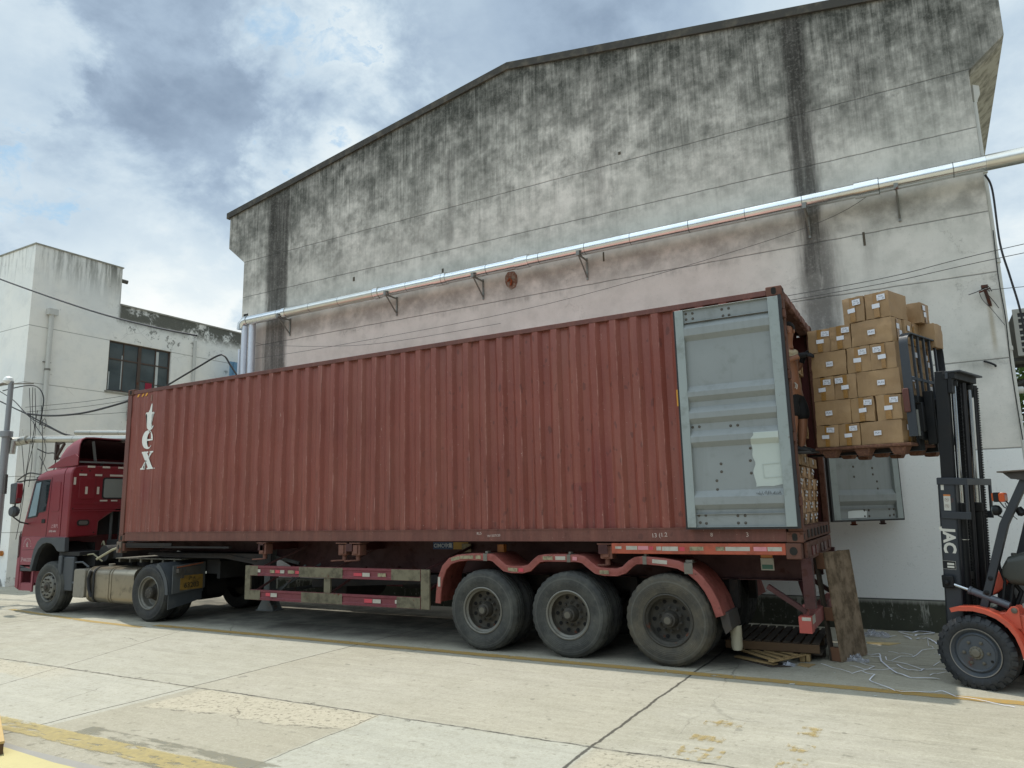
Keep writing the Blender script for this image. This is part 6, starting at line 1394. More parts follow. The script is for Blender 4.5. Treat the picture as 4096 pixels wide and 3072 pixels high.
# lamps
q = MB(); q.prism(rrect(.62, .665, 1.79, 1.885, .012), 'y', -.07, .02); l1 = FB(q, 'turn_lamp', fbl)
q = MB(); q.prism(rrect(.667, .72, 1.79, 1.88, .02), 'y', -.075, .025); sub_local(q, 'amber_lens', surf('amber_dark', '#b04a1c', .3), l1, bev=.006)
q = MB(); q.prism(rrect(.606, .6195, 1.80, 1.88, .008), 'y', -.065, .015); sub_local(q, 'amber_lens', surf('amber_light', '#c25a22', .3), l1, bev=.004)
q = MB(); q.lathe((.60, -.03, 1.71), (1, 0, 0), [(0, -.005), (.050, 0), (.052, .02), (.045, .05), (.02, .07), (0, .072)], 18); l2 = FB(q, 'headlamp', fbl)
q = MB(); q.lathe((.595, -.03, 1.71), (1, 0, 0), [(0, -.004), (.044, -.001), (.044, .003)], 18); sub_local(q, 'lens', surf('lamp_glass', '#6d7674', .15), l2)
q = MB(); q.tube([(.66, -.02, 1.79), (.69, -.02, 1.74), (.72, -.02, 1.72)], .006, 6); q.bar((.63, -.03, 1.66), (.70, -.03, 1.62), .012); q.tube([(.68, -.02, 1.84), (.74, -.02, 1.76)], .008, 6); q.tube([(.70, -.01, 1.78), (.73, -.03, 1.68), (.79, -.03, 1.62)], .004, 5); FB(q, 'lamp_bracket', fbl)
q = MB(); q.lathe((.80, .05, 1.70), (.3, 0, -.5), [(0, -.04), (.035, -.03), (.04, .03), (.02, .05), (0, .05)], 14); FB(q, 'horn', fbl)
# lettering on the upright
wpl = surf('white_sticker', '#b8b6ac', .5, dirt=.25)
def MYl(x, z, rot=0): return TL @ MY(x, -.0008, z, rot)
o = text('JAC', .155, wpl, mast, MYl(.075, 1.41, R(-90)), 'lettering', .006, .0008, sx=1.0); o.matrix_parent_inverse = Matrix()
q = MB(); q.box(.05, .115, -.0016, -.0004, 1.72, 1.885, TL); w1_ = sub_local(q, 'warning_label', wpl, mast); 
q = MB(); q.box(.05, .115, -.0024, -.0017, 1.868, 1.885, TL); sub_local(q, 'label_band', flat('label_orange', '#b26a2c'), w1_)
q = MB()
for z in (1.83, 1.765):
    for k in range(14): a = 2*math.pi*k/14; b2 = 2*math.pi*(k+1)/14; q.bar(TL @ Vector((.080 + .019*math.cos(a), -.002, z + .019*math.sin(a))), TL @ Vector((.080 + .019*math.cos(b2), -.002, z + .019*math.sin(b2))), .004, .0015)
    q.bar(TL @ Vector((.068, -.002, z + .012)), TL @ Vector((.093, -.002, z - .012)), .004, .0015); q.bar(TL @ Vector((.075, -.002, z - .005)), TL @ Vector((.086, -.002, z + .01)), .006, .0015)
sub_local(q, 'label_pictogram', flat('label_print', '#6b4a40'), w1_)
q = MB(); q.box(.03, .058, -.0016, -.0004, 1.93, 1.985, TL); sub_local(q, 'sticker', wpl, mast)
q = MB(); q.box(.0, .125, -.0014, -.0004, 1.12, 1.205, TL); n1_ = sub_local(q, 'data_plate', fbl, mast)
q = MB(); q.box(.045, .11, -.002, -.0015, 1.165, 1.185, TL); q.box(.045, .11, -.002, -.0015, 1.135, 1.155, TL)
for (a, b_, c, d) in ((.0, .125, 1.203, 1.205), (.0, .125, 1.12, 1.122), (.0, .002, 1.12, 1.205), (.123, .125, 1.12, 1.205)): q.box(a, b_, -.002, -.0015, c, d, TL)
sub_local(q, 'plate_print', wpl, n1_)
# wheels
def fork_wheel(x, y, r, w, side, near):
    tyF = surf('solid_black_tyre', '#202326', .6, var=.15, dirt=.3, dcol='#3e3d39')
    def lug(j, i): return (-.016 if (j in (3, 4, 5) and i % 4 == 0) else 0)
    q = MB(); seg = 96
    q.lathe((0, 0, 0), (0, -side, 0), [(r*.66, .006), (r*.70, -.002), (r*.84, -.010), (r*.90, -.002), (r - .012, .012), (r, .03), (r, w*.42), (r, w - .03), (r - .015, w - .01), (r*.66, w)], seg, lug)
    if near:
        for k in range(24):
            a = 2*math.pi*k/24; X = Vector((math.cos(a), 0, math.sin(a))); q.bar(X*(r*.86) - Vector((0, -side, 0))*.001, X*(r + .003) + Vector((0, -side, 0))*.02, .045, .022, up=(0, 1, 0))
    o = q.build('wheel', tyF, fk, local=True); o.location = (x, y, r - .004); o.rotation_euler = (0, .17, 0)
    dn = Vector((0, -side, 0))
    if near:
        q = MB(); q.lathe((0, 0, 0), dn, [(r*.665, .0), (r*.66, -.006), (r*.63, -.004), (r*.60, .012), (r*.555, .03), (r*.54, .022), (r*.50, .012), (r*.46, .024), (r*.20, .022), (0, .022)], 56); rm = q.build('rim', surf('dark_grey_rim', '#3f4449', .5, var=.1, dirt=.3, rust=.08), o, local=True)
        q = MB(); q.lathe((0, 0, 0), dn, [(r*.668, .0005), (r*.662, -.0075), (r*.640, -.0055)], 56); q.build('rim_edge', surf('scuffed_edge', '#7d7870', .6, .4), rm, local=True)
        q = MB()
        for k in range(6): a = R(60*k + 12); q.lathe(Vector((math.cos(a)*.108, 0, math.sin(a)*.108)) + dn*.021, -dn, [(.017, 0), (.016, .014), (.010, .016), (.010, .026), (0, .028)], 8)
        q.build('wheel_nut', nutm, rm, local=True, split=True)
        q = MB(); q.lathe(dn*.022, -dn, [(.062, 0), (.060, .012), (.044, .016), (.040, .034), (.034, .04), (0, .042)], 24)
        for k in range(12): a = R(30*k); q.lathe(Vector((math.cos(a)*.052, 0, math.sin(a)*.052)) + dn*.012, -dn, [(.010, 0), (.009, .008), (0, .010)], 8)
        q.build('hub', surf('greasy_hub', '#6a665a', .55, .2, dirt=.4), rm, local=True)
        q = MB(); q.lathe(Vector((math.cos(R(-18))*.145, 0, math.sin(R(-18))*.145)) + dn*.0235, -dn, [(.014, 0), (.014, .001), (0, .0012)], 10); q.build('hand_hole', holem, rm, local=True)
    return o
lab(fork_wheel(.33, -.185, .345, .22, -1, True), 'near front wheel'); fork_wheel(.33, .905, .345, .22, 1, False)
fork_wheel(1.95, -.02, .27, .18, -1, False); fork_wheel(1.95, .74, .27, .18, 1, False)

# ================================================================== LOAD: pressed pallet and cartons (frame of the tilted forks)
LM = Matrix.Translation(O0) @ Matrix.Rotation(TH, 4, 'Z') @ Matrix.Rotation(R(1.0), 4, 'Y')
plm = surf('pressed_wood', '#5b3d30', .9, var=.3, vs=14, dirt=.5, dcol='#7b5a46', ds=40, bump=1, bs=70)
def lt(name, label, cat, group=None):
    o = bpy.data.objects.new(name, None); C.objects.link(o); o.matrix_world = LM; o['label'] = label; o['category'] = cat
    if group: o['group'] = group
    return o
q = MB()
q.box(-1.17, -.10, -.14, .92, 2.405, 2.438)
for i in range(3):
    for k in range(3):
        cx = -1.02 + i*.385; cy = -.04 + k*.43; t_, b2 = .095, .055
        q.loft([[(cx - t_, cy - t_*.8, 2.406), (cx + t_, cy - t_*.8, 2.406), (cx + t_, cy + t_*.8, 2.406), (cx - t_, cy + t_*.8, 2.406)], [(cx - b2, cy - b2, 2.318), (cx + b2, cy - b2, 2.318), (cx + b2, cy + b2, 2.318), (cx - b2, cy + b2, 2.318)]])
pt = q.build('pallet', plm, None, bev=.008); pt.matrix_world = LM; tag(pt, 'brown pressed-wood pallet on the forks under the cartons', 'pallet')
def card_mat(name, c1, c2):
    m, N, b = mat_new(name); v = N.coord(); x, y, z = N.xyz(v); oi = F(N, N.n('ShaderNodeObjectInfo').outputs['Random'])
    nz = N.noise(v, 5, 6, .6); f = N.noise(v, 1, 4, .6, sc3=(60, 60, 4))
    vv = N.vec(x + oi*9, y + oi*5, z)
    k = N.mix(N.ss(.35, .7, N.noise(vv, 3, 5, .6)), hx(c1), hx(c2)); k = N.mix((f - .5) * .35, k, hx('#c9ab7e')); k = N.mix(N.ss(.6, .7, N.noise(vv, 7, 7, .7)) * .25, k, hx('#6e5334'))
    k = N.mix((oi - .3) * .18, k, hx('#8a6a42'))
    N.put(b.inputs['Base Color'], k); b.inputs['Roughness'].default_value = .62; b.inputs['Specular IOR Level'].default_value = .35
    N.put(b.inputs['Normal'], N.bump(N.noise(vv, 6, 4) * .8 + f * .12, .012, .6)); return m
cardm = card_mat('kraft_cardboard', '#8a7052', '#9c805e'); tapeb = surf('brown_parcel_tape', '#8a6738', .25, var=.12, spec=.6); labm = surf('white_paper_label', '#c9cbd2', .5, var=.05)
inkm = flat('label_ink', '#3c3c48', .7)
cnt = [0]
def carton(x0, x1, y0, y1, z0, z1, label, group, kind, M=LM, side=None, detail=True, m=cardm, face='-y'):
    rg = random.Random(cnt[0]*13 + 5); cnt[0] += 1
    cx, cy = (x0+x1)/2, (y0+y1)/2; t = bpy.data.objects.new('carton', None); C.objects.link(t); t.matrix_world = M @ Matrix.Translation((cx, cy, z0)) @ Matrix.Rotation(rg.uniform(-.035, .035), 4, 'Z') @ Matrix.Rotation(rg.uniform(-.008, .008), 4, 'Y')
    t['label'] = label; t['category'] = 'cardboard box'; t['group'] = group
    w, d, h = (x1-x0)/2 - .003, (y1-y0)/2 - .003, (z1-z0) - .003
    q = MB(); n = 6
    bmesh.ops.create_cube(q.bm, size=2)
    bmesh.ops.subdivide_edges(q.bm, edges=q.bm.edges[:], cuts=n, use_grid_fill=True)
    off = Vector((rg.uniform(0, 50), rg.uniform(0, 50), rg.uniform(0, 50)))
    for v in q.bm.verts:
        p = v.co.copy(); e = sum(1 for c in p if abs(abs(c) - 1) < 1e-4)
        s_ = .011 if e == 1 else .008
        nn = mnoise.noise_vector(p*1.3 + off); n2_ = mnoise.noise_vector(p*4 + off)
        bulge = (1 - p.x*p.x)*(1 - p.z*p.z) if abs(abs(p.y) - 1) < 1e-4 else ((1 - p.y*p.y)*(1 - p.z*p.z) if abs(abs(p.x) - 1) < 1e-4 else 0)
        r_ = 1 - (.010 if e >= 2 else 0)
        v.co = Vector((p.x*w*r_, p.y*d*r_, (p.z*.5 + .5)*h)) + nn*s_ + n2_*.0040
        if abs(abs(p.y) - 1) < 1e-4: v.co.y += math.copysign(bulge*.004, p.y)
        if abs(abs(p.x) - 1) < 1e-4: v.co.x += math.copysign(bulge*.004, p.x)
    b_ = q.build('box', m, t, local=True, sharp=40)
    if not detail: return t
    gap = .018
    def pl(u0, u1, a, c, name, mm, g=gap, tilt=0):
        q = MB()
        if face == '-y': P_ = [(u0, -d - g, a), (u1, -d - g, a), (u1, -d - g, c), (u0, -d - g, c)]
        else: P_ = [(w + g, u0, a), (w + g, u1, a), (w + g, u1, c), (w + g, u0, c)]
        if tilt:
            c0 = sum((Vector(p) for p in P_), Vector())/4; Rm = Matrix.Rotation(tilt, 3, 'Y' if face == '-y' else 'X'); P_ = [c0 + Rm @ (Vector(p) - c0) for p in P_]
        nn_ = Vector((0, -.001, 0)) if face == '-y' else Vector((.001, 0, 0)); q.loft([[Vector(p) for p in P_], [Vector(p) + nn_ for p in P_]]); return q.build(name, mm, t, local=True)
    hw = w if face == '-y' else d
    if kind == 'end':
        pl(-.028 + rg.uniform(-.01, .01), .028, h*.02, h*.98, 'parcel_tape', tapeb, .0155)
        r_ = rg.uniform(-.012, .012); fl = rg.random() < .15
        sx_ = -1 if fl else 1
        l1 = pl(*(sorted((sx_*(.015 + r_), sx_*(.105 + r_)))), h*.66, h*.88, 'shipping_label', labm, tilt=rg.uniform(-.06, .06))
        l2 = pl(-.045 + r_, .04 + r_, h*.38, h*.55, 'shipping_label', labm, tilt=rg.uniform(-.06, .06))
        if face == '-y':
            for lb_, uu, zz, s_ in ((l1, sx_*(.06 + r_), h*.80, 'PUN'), (l1, sx_*(.06 + r_), h*.72, '21 - 20')):
                o = text(s_, .026, inkm, lb_, MY(uu, -d - gap - .0009, zz), 'label_print', 0, .0002); o.matrix_parent_inverse = Matrix()
    elif kind == 'side':
        r_ = rg.uniform(-.04, .04); l1 = pl(-.04 + r_, .04 + r_, h*.38, h*.58, 'shipping_label', labm, tilt=rg.uniform(-.05, .05))
        if face == '-y': o = text('PUN', .03, inkm, l1, MY(r_, -d - gap - .0009, h*.48), 'label_print', 0, .0003); o.matrix_parent_inverse = Matrix()
    if side:     # two labels on the end that faces the mast
        q = MB(); a = -d + .04
        for (u, z) in side: q.box(w + .011, w + .012, u - d, u + .07 - d, h*z, h*z + .06)
        q.build('shipping_label', labm, t, local=True, split=True)
        q = MB(); q.box(w + .0095, w + .0105, -.025, .025, .01, h - .01); q.build('parcel_tape', tapeb, t, local=True)
    return t
G1 = 'cartons in the front face of the pallet load'
Z = [2.442, 2.702, 2.985, 3.272, 3.568, 3.853, 4.155]
rows = [[(-1.155, -.885, 'end'), (-.882, -.632, 'end'), (-.629, -.172, 'side')], [(-1.145, -.718, 'side'), (-.715, -.447, 'end'), (-.444, -.172, 'end')], [(-1.15, -.89, 'end'), (-.887, -.628, 'end'), (-.625, -.15, 'side')],
        [(-1.15, -.725, 'side'), (-.722, -.452, 'end'), (-.449, -.172, 'end')], [(-1.20, -.905, 'end'), (-.90, -.655, 'end'), (-.645, -.185, 'side')], [(-.715, -.462, 'end'), (-.458, -.185, 'end')]]
rn = ['bottom row', 'second row from the bottom', 'third row from the bottom', 'fourth row from the bottom', 'fifth row from the bottom', 'top row']
pn = [['leftmost', 'middle', 'rightmost'], ['left', 'right']]
for r_, row in enumerate(rows):
    for i, (a, b_, kd) in enumerate(row):
        dp = .455 if kd == 'end' else .27
        nm = (pn[0] if len(row) == 3 else pn[1])[i]
        lb = ('%s carton in the %s of the pallet load, %s' % (nm, rn[r_], 'taped' if kd == 'end' else 'long'))
        if r_ == 4 and i == 0: lb = 'leftmost carton of the fifth row, gripped by the gloved worker'
        sd_ = None
        if i == len(row) - 1: sd_ = [(.10, .55), (.16, .30)] if kd == 'side' else None
        c = carton(a, b_, -.12, -.12 + dp, Z[r_], Z[r_+1] - .004, lb, G1, kd, side=sd_)
        if r_ == 4 and i == 0: c.matrix_world = c.matrix_world @ Matrix.Rotation(R(9), 4, 'Z')
G2 = 'cartons at the back of the pallet load'
for r_ in range(5):
    kd = rows[r_][-1][2]; y = .155 if kd == 'side' else .34
    ly = [(y, y + .27), (y + .275, y + .54)] if kd == 'end' else [(y, y + .45), (y + .455, y + .72)]
    for i, (ya, yb_) in enumerate(ly):
        carton(-.62, -.165 + .0, ya, yb_, Z[r_], Z[r_+1] - .004, '%s carton beside the load backrest, %s' % (('nearer', 'farther')[i], rn[r_]), G2, 'none', side=[(.04, .55), (.10, .28)])
carton(-.44, -.10, .50, .76, Z[5], Z[6] - .06, 'small separate carton at the back right of the top row', G2, 'none', side=[(.04, .62), (.06, .3)])
carton(-.44, -.02, .62, .88, Z[4] + .002, Z[5] - .0, 'overhanging carton at the back right of the fifth row', G2, 'none')
# back half fill that shows under the top boxes from the side
for r_ in range(5):
    carton(-1.13, -.64, .36, .84, Z[r_], Z[r_+1] - .004, 'carton at the far left corner of the load, %s' % rn[r_], G2, 'none', detail=False)

# cartons stacked inside the doorway
card2 = card_mat('pale_cardboard', '#b08d6a', '#c2a283')
G3 = 'small labelled cartons stacked inside the container doorway'
I4 = Matrix.Identity(4)
zz = [1.566 + .143*i for i in range(6)]
ordn = ['floor row', 'second row', 'third row', 'fourth row', 'uppermost row']; cn = ['nearest', 'second nearest', 'third nearest', 'third farthest', 'second farthest', 'farthest']
for r_ in range(5):
    for k in range(6):
        y0 = .14 + k*.358; off = .012*((r_*7 + k*3) % 4)
        carton(11.72 - off, 12.10 - off, y0, y0 + .352, zz[r_], zz[r_+1] - .002, 'small pale doorway carton, %s column to the near post, %s' % (cn[k], ordn[r_]), G3, 'end', M=I4, m=card2, face='+x')
G4 = 'larger cartons behind the worker'
for k, (a, b_) in enumerate(((.14, .86), (.865, 1.56), (1.565, 2.28))):
    carton(11.5, 12.12, a, b_, 2.284, 2.408, ('near', 'middle', 'far')[k] + ' flat carton laid on the doorway stack under the worker', G4, 'none', M=I4, face='+x', side=[(.2, .3)])
for r_ in range(5):
    for k in range(3):
        y0 = 1.02 + k*.43
        carton(11.55, 12.05 - .02*((r_+k) % 3), y0, y0 + .425, 2.41 + r_*.29, 2.41 + (r_+1)*.29 - .003, 'carton stacked behind the worker, %s column, %s' % (('near', 'middle', 'far')[k], ('lowest', 'second lowest', 'middle height', 'second highest', 'highest')[r_]), G4, 'none', M=I4, side=[(.1, .5)])
# ================================================================== WORKER in the container doorway
skin = surf('skin', '#8d6149', .5, var=.08, vs=6, spec=.4); skn = skin
pr = thing('person', 'bare-bellied worker in black shorts and gloves reaching for a carton', 'person', (12.10, .80, 2.41))
def skinned(verts, edges, name, m, parent, root=0, sub=2, extra=None):
    me = bpy.data.meshes.new(name + '_cage'); me.from_pydata([v[:3] for v in verts], edges, []); o = bpy.data.objects.new(name + '_cage', me); C.objects.link(o)
    md = o.modifiers.new('s', 'SKIN'); md.use_smooth_shade = True
    for i, v in enumerate(verts):
        sv = me.skin_vertices[0].data[i]; rr = v[3]; sv.radius = rr if isinstance(rr, tuple) else (rr, rr); sv.use_root = (i == root)
    o.modifiers.new('u', 'SUBSURF').levels = sub
    bpy.context.view_layer.update()
    m2 = bpy.data.meshes.new_from_object(o.evaluated_get(bpy.context.evaluated_depsgraph_get())); bpy.data.objects.remove(o)
    if extra:
        b = bmesh.new(); b.from_mesh(m2); extra(b); b.to_mesh(m2); b.free()
    m2.materials.clear(); m2.materials.append(m); m2.name = name
    for p in m2.polygons: p.use_smooth = True
    oo = bpy.data.objects.new(name, m2); C.objects.link(oo); oo.parent = parent; oo.matrix_parent_inverse = WM.get(parent.name, Matrix()).inverted(); WM[oo.name] = Matrix(); return oo
V = [(12.045, .80, 3.20, (.12, .15)), (12.055, .80, 3.34, (.132, .15)), (12.06, .79, 3.46, (.118, .135)), (12.06, .79, 3.60, (.125, .15)), (12.085, .78, 3.69, (.085, .09)), (12.10, .77, 3.76, .052), (12.105, .755, 3.82, .062), (12.105, .745, 3.90, (.078, .085)), (12.105, .75, 3.97, (.072, .078)), (12.105, .755, 4.02, .04),
     (12.01, .64, 3.655, .062), (11.99, .58, 3.55, .05), (11.99, .565, 3.49, .043), (12.10, .60, 3.52, .042), (12.19, .635, 3.555, .033), (12.25, .655, 3.575, .028),
     (12.12, .93, 3.655, .060), (12.15, 1.0, 3.53, .046), (12.16, 1.01, 3.46, .040), (12.19, 1.0, 3.53, .034), (12.215, .99, 3.57, .028),
     (12.05, .70, 3.10, .10), (12.08, .69, 2.90, .078), (12.09, .68, 2.80, .066), (12.07, .68, 2.64, .058), (12.06, .68, 2.50, .040), (12.06, .68, 2.45, .038), (12.14, .665, 2.435, .035),
     (12.12, .90, 3.10, .10), (12.16, .90, 2.90, .078), (12.17, .90, 2.80, .064), (12.15, .90, 2.64, .056), (12.13, .90, 2.50, .040), (12.13, .90, 2.45, .038), (12.21, .89, 2.435, .035)]
Ed = [(0, 1), (1, 2), (2, 3), (3, 4), (4, 5), (5, 6), (6, 7), (7, 8), (8, 9), (3, 10), (10, 11), (11, 12), (12, 13), (13, 14), (14, 15), (3, 16), (16, 17), (17, 18), (18, 19), (19, 20), (0, 21), (21, 22), (22, 23), (23, 24), (24, 25), (25, 26), (26, 27), (0, 28), (28, 29), (29, 30), (30, 31), (31, 32), (32, 33), (33, 34)]
def face_bits(b):
    # face turned towards (-.25,-.97): nose, brows, ears, lips
    f = Vector((-.25, -.97, 0)).normalized(); s_ = Vector((-f.y, f.x, 0)); c = Vector((12.105, .75, 3.90))
    def ell(p, r):
        mm = Matrix.Translation(p) @ Matrix(((s_.x, f.x, 0, 0), (s_.y, f.y, 0, 0), (0, 0, 1, 0), (0, 0, 0, 1))) @ Matrix.Diagonal((r[0], r[1], r[2], 1))
        bmesh.ops.create_uvsphere(b, u_segments=10, v_segments=8, radius=1, matrix=mm)
    ell(c + f*.088 + Vector((0, 0, -.002)), (.013, .016, .022)); ell(c + f*.070 + Vector((0, 0, .026)), (.045, .018, .010)); ell(c + f*.076 + Vector((0, 0, -.040)), (.022, .010, .008)); ell(c + f*.066 + Vector((0, 0, -.068)), (.026, .020, .016))
    for k in (-1, 1): ell(c + s_*k*.082 + f*.0, (.010, .018, .028)); ell(c + f*.060 + s_*k*.04 + Vector((0, 0, -.02)), (.02, .018, .02))
bd = skinned(V, Ed, 'body', skin, pr, extra=face_bits)
f_ = Vector((-.25, -.97, 0)).normalized(); s2_ = Vector((.97, -.25, 0)).normalized(); hc = Vector((12.105, .75, 3.90))
q = MB()
for k in (-1, 1): q.lathe(hc + f_*.078 + s2_*k*.028 + Vector((0, 0, .010)), f_, [(.009, 0), (.006, .006), (0, .008)], 10)
q.build('eye', flat('eye_dark', '#1c1512', .3), bd)
q = MB(); secs = []
for j in range(7):
    z = 3.915 + j*.0205; t = j/6; rr = .090*math.sqrt(max(0.02, 1 - (t*.97)**2.4)); cx = hc - f_*(.016 if j < 6 else .01)
    secs.append([(cx.x + rr*math.cos(a)*1.0, cx.y + rr*math.sin(a)*1.05, z - .010*abs(math.sin(a*2))) for a in [2*math.pi*i/20 for i in range(20)]])
for s_c in secs[:3]:
    for i in range(20):
        p = Vector(s_c[i]); 
        if (p - hc).dot(f_) > .02: s_c[i] = (p.x - f_.x*.045, p.y - f_.y*.045, p.z)
q.loft(secs); q.build('hair', surf('black_hair', '#0c0a09', .9, var=.3, vs=40, bump=1, bs=200), bd)
shirt = surf('beige_cloth', '#b9a98a', .85, var=.12, vs=12, bump=.8, bs=25)
skinned([(12.06, .79, 3.585, (.136, .160)), (12.06, .785, 3.66, (.120, .130)), (12.085, .78, 3.71, (.075, .080)), (12.01, .64, 3.655, .076), (11.995, .59, 3.575, .066), (12.12, .93, 3.655, .074), (12.14, .975, 3.575, .062)], [(0, 1), (1, 2), (1, 3), (3, 4), (1, 5), (5, 6)], 'rolled_up_shirt', shirt, bd, root=1)
q = MB(); q.tube([(12.185, .80, 3.60), (12.175, .72, 3.585), (12.11, .645, 3.58), (12.03, .64, 3.59)], [.02, .024, .022, .018], 8); q.build('shirt_roll', shirt, bd)
shorts = surf('black_shorts_cloth', '#0e0e10', .85, var=.2)
skinned([(12.05, .80, 3.24, (.136, .165)), (12.05, .80, 3.14, (.136, .162)), (12.055, .70, 3.06, .118), (12.085, .69, 2.92, .102), (12.095, .685, 2.82, .090), (12.12, .90, 3.06, .118), (12.165, .90, 2.92, .102), (12.175, .90, 2.80, .090)], [(0, 1), (1, 2), (2, 3), (3, 4), (1, 5), (5, 6), (6, 7)], 'shorts', shorts, bd, root=1)
q = MB(); q.tube([(12.15, .66, 3.255), (12.18, .645, 3.22), (12.17, .64, 3.17)], .006, 6); q.tube([(12.15, .67, 3.255), (12.165, .65, 3.21), (12.15, .645, 3.185)], .006, 6); q.build('drawstring', surf('white_cord', '#c5c2b8', .7), bd)
glv = surf('black_work_glove', '#15161b', .8, var=.2)
def glove(w, dirv, up, side):
    w = Vector(w); d = Vector(dirv).normalized(); u = Vector(up).normalized(); s_ = d.cross(u).normalized()*side
    vs_ = [tuple(w - d*.03) + (.038,), tuple(w + d*.01) + (.037,), tuple(w + d*.045) + ((.044, .028),), tuple(w + d*.075) + ((.046, .026),)]
    es_ = [(0, 1), (1, 2), (2, 3)]; n = 4
    for k, (o_, l_) in enumerate(((-.034, .95), (-.011, 1.12), (.012, 1.06), (.034, .85))):
        b0 = w + d*.080 + s_*o_; p1 = b0 + d*.030*l_ - u*.006; p2 = p1 + d*.020*l_ - u*.016*l_; p3 = p2 + d*.006*l_ - u*.022*l_
        for p, r_ in ((b0, .0135), (p1, .013), (p2, .012), (p3, .010)): vs_.append(tuple(p) + (r_,))
        es_ += [(3, n), (n, n+1), (n+1, n+2), (n+2, n+3)]; n += 4
    t0 = w + d*.035 + s_*-.040 - u*.0; t1 = t0 + d*.025 - s_*.018 - u*.006; t2 = t1 + d*.026 - u*.012
    for p, r_ in ((t0, .015), (t1, .013), (t2, .010)): vs_.append(tuple(p) + (r_,))
    es_ += [(2, n), (n, n+1), (n+1, n+2)]
    return skinned(vs_, es_, 'glove', glv, bd, root=1)
glove((12.25, .655, 3.575), (.95, .12, .05), (.05, -.5, .85), 1); glove((12.215, .99, 3.57), (.45, -.1, .9), (-.9, 0, .4), -1)
shoe = surf('black_shoe', '#111113', .6, var=.2)
for (x, y) in ((12.06, .68), (12.13, .90)):
    q = MB()
    def ss_(xx, wy, zb, zt, n=12): return [(xx, y - .005 + wy*math.cos(2*math.pi*i/n), (zb+zt)/2 + (zt-zb)/2*math.sin(2*math.pi*i/n)) for i in range(n)]
    q.loft([ss_(x - .075, .025, 2.425, 2.47), ss_(x - .06, .038, 2.415, 2.52), ss_(x - .01, .042, 2.415, 2.53), ss_(x + .05, .044, 2.415, 2.50), ss_(x + .11, .048, 2.415, 2.475), ss_(x + .165, .043, 2.417, 2.458), ss_(x + .19, .026, 2.42, 2.445)]); sh_ = q.build('shoe', shoe, bd, sub=1)
    q = MB(); q.prism([(x - .08, y - .03), (x - .03, y - .042), (x + .08, y - .05), (x + .16, y - .045), (x + .20, y - .02), (x + .20, y + .015), (x + .16, y + .04), (x + .08, y + .045), (x - .03, y + .036), (x - .08, y + .02)], 'z', 2.409, 2.428); q.build('sole', surf('dark_sole', '#3a3a3a', .7), sh_)

# ================================================================== GROUND CLUTTER
wood = surf('grey_weathered_plywood', '#83705a', .85, var=.25, vs=3, dirt=.6, dcol='#4f412f', ds=6, streak=.35, bump=.6, bs=40); woodb = surf('brown_block_wood', '#6a4a35', .85, var=.25, dirt=.3, bump=.5)
woodd = surf('dark_old_wood', '#3d342a', .9, var=.3, dirt=.4, dcol='#231d17', bump=.6); woodl = surf('pale_new_wood', '#9a8158', .8, var=.2, dirt=.3, dcol='#6d5738', bump=.5); woodm = surf('mid_wood', '#5b4630', .85, var=.25, dirt=.3, bump=.5)
# pallet standing on edge, leaning on the trailer
sp = thing('pallet', 'weathered plywood-faced pallet standing on its end against the trailer rear', 'pallet', (12.36, .965, 0))
dW = Vector((.29, .74, 0)).normalized(); nW = Vector((dW.y, -dW.x, 0)); lean = Vector((-.075, .03, 1)).normalized()
PM = Matrix(((dW.x, nW.x, lean.x, 12.345), (dW.y, nW.y, lean.y, .975), (dW.z, nW.z, lean.z, .005), (0, 0, 0, 1)))
q = MB()
for a, b_ in ((0, .30), (.304, .62)): q.box(a, b_, -.012, .008, 0, 1.24 if a else 1.235, PM)
pf = q.build('face_board', wood, sp, bev=.003)
q = MB()
for zc in (.0, .45, .58, 1.04): 
    if zc == .58: continue
    for u in (.0, .27, .54): q.box(u, u + .08, -.115, -.0125, zc + .0, zc + (.15 if zc < 1 else .19), PM)
q.build('block', woodb, sp, bev=.003, split=True)
q = MB()
for zc in (0.0, .45, 1.12): q.box(0, .62, -.140, -.1155, zc, zc + .09, PM)
for u in (.0, .54): q.box(u, u + .08, -.139, -.1155, .09, 1.12, PM)
q.build('slat', woodd, sp)
# flat slatted pallet under the trailer
fp = thing('pallet', 'dark slatted wooden pallet lying flat under the trailer rear', 'pallet', (11.7, 1.4, 0))
FM = Matrix.Translation((11.10, .86, .0)) @ Matrix.Rotation(R(1.5), 4, 'Z')
q = MB()
for k in range(10): x0 = -.02 + k*.108; q.box(x0, x0 + .078, .0, 1.15, .195, .213, FM)
q.build('slat', woodd, fp, bev=.003)
q = MB()
for yy in (.0, .54, 1.07): q.box(-.04, 1.03, yy - .02, yy + .05, .10, .1945, FM)
q.build('bearer', woodm, fp, bev=.004)
q = MB()
for k in range(4): x0 = 0 + k*.32; q.box(x0, x0 + .09, 0, 1.12, .08, .0995, FM)
q.build('bottom_slat', woodd, fp)
q = MB(); q.box(.0, 1.05, .3, .45, .001, .08, FM); q.box(.2, .9, .75, .9, .001, .08, FM); q.build('skid', woodd, fp)
lp = thing('broken_pallet', 'pale broken lath frame sticking out from under the flat pallet', 'pallet', (11.6, .7, 0))
q = MB()
for (a, b_) in (((11.16, .93, .085), (11.70, .44, .075)), ((11.26, .98, .088), (11.76, .55, .078)), ((11.40, .98, .088), (11.83, .66, .082)), ((11.5, 1.05, .088), (11.9, .78, .085))): q.bar(a, b_, .055, .018)
q.build('lath', woodl, lp, bev=.003)
q = MB(); q.bar((11.66, .42, .062), (11.99, .93, .08), .07, .018); q.bar((11.2, .78, .02), (11.7, .5, .02), .08, .02); q.build('cross_lath', woodl, lp, bev=.003)
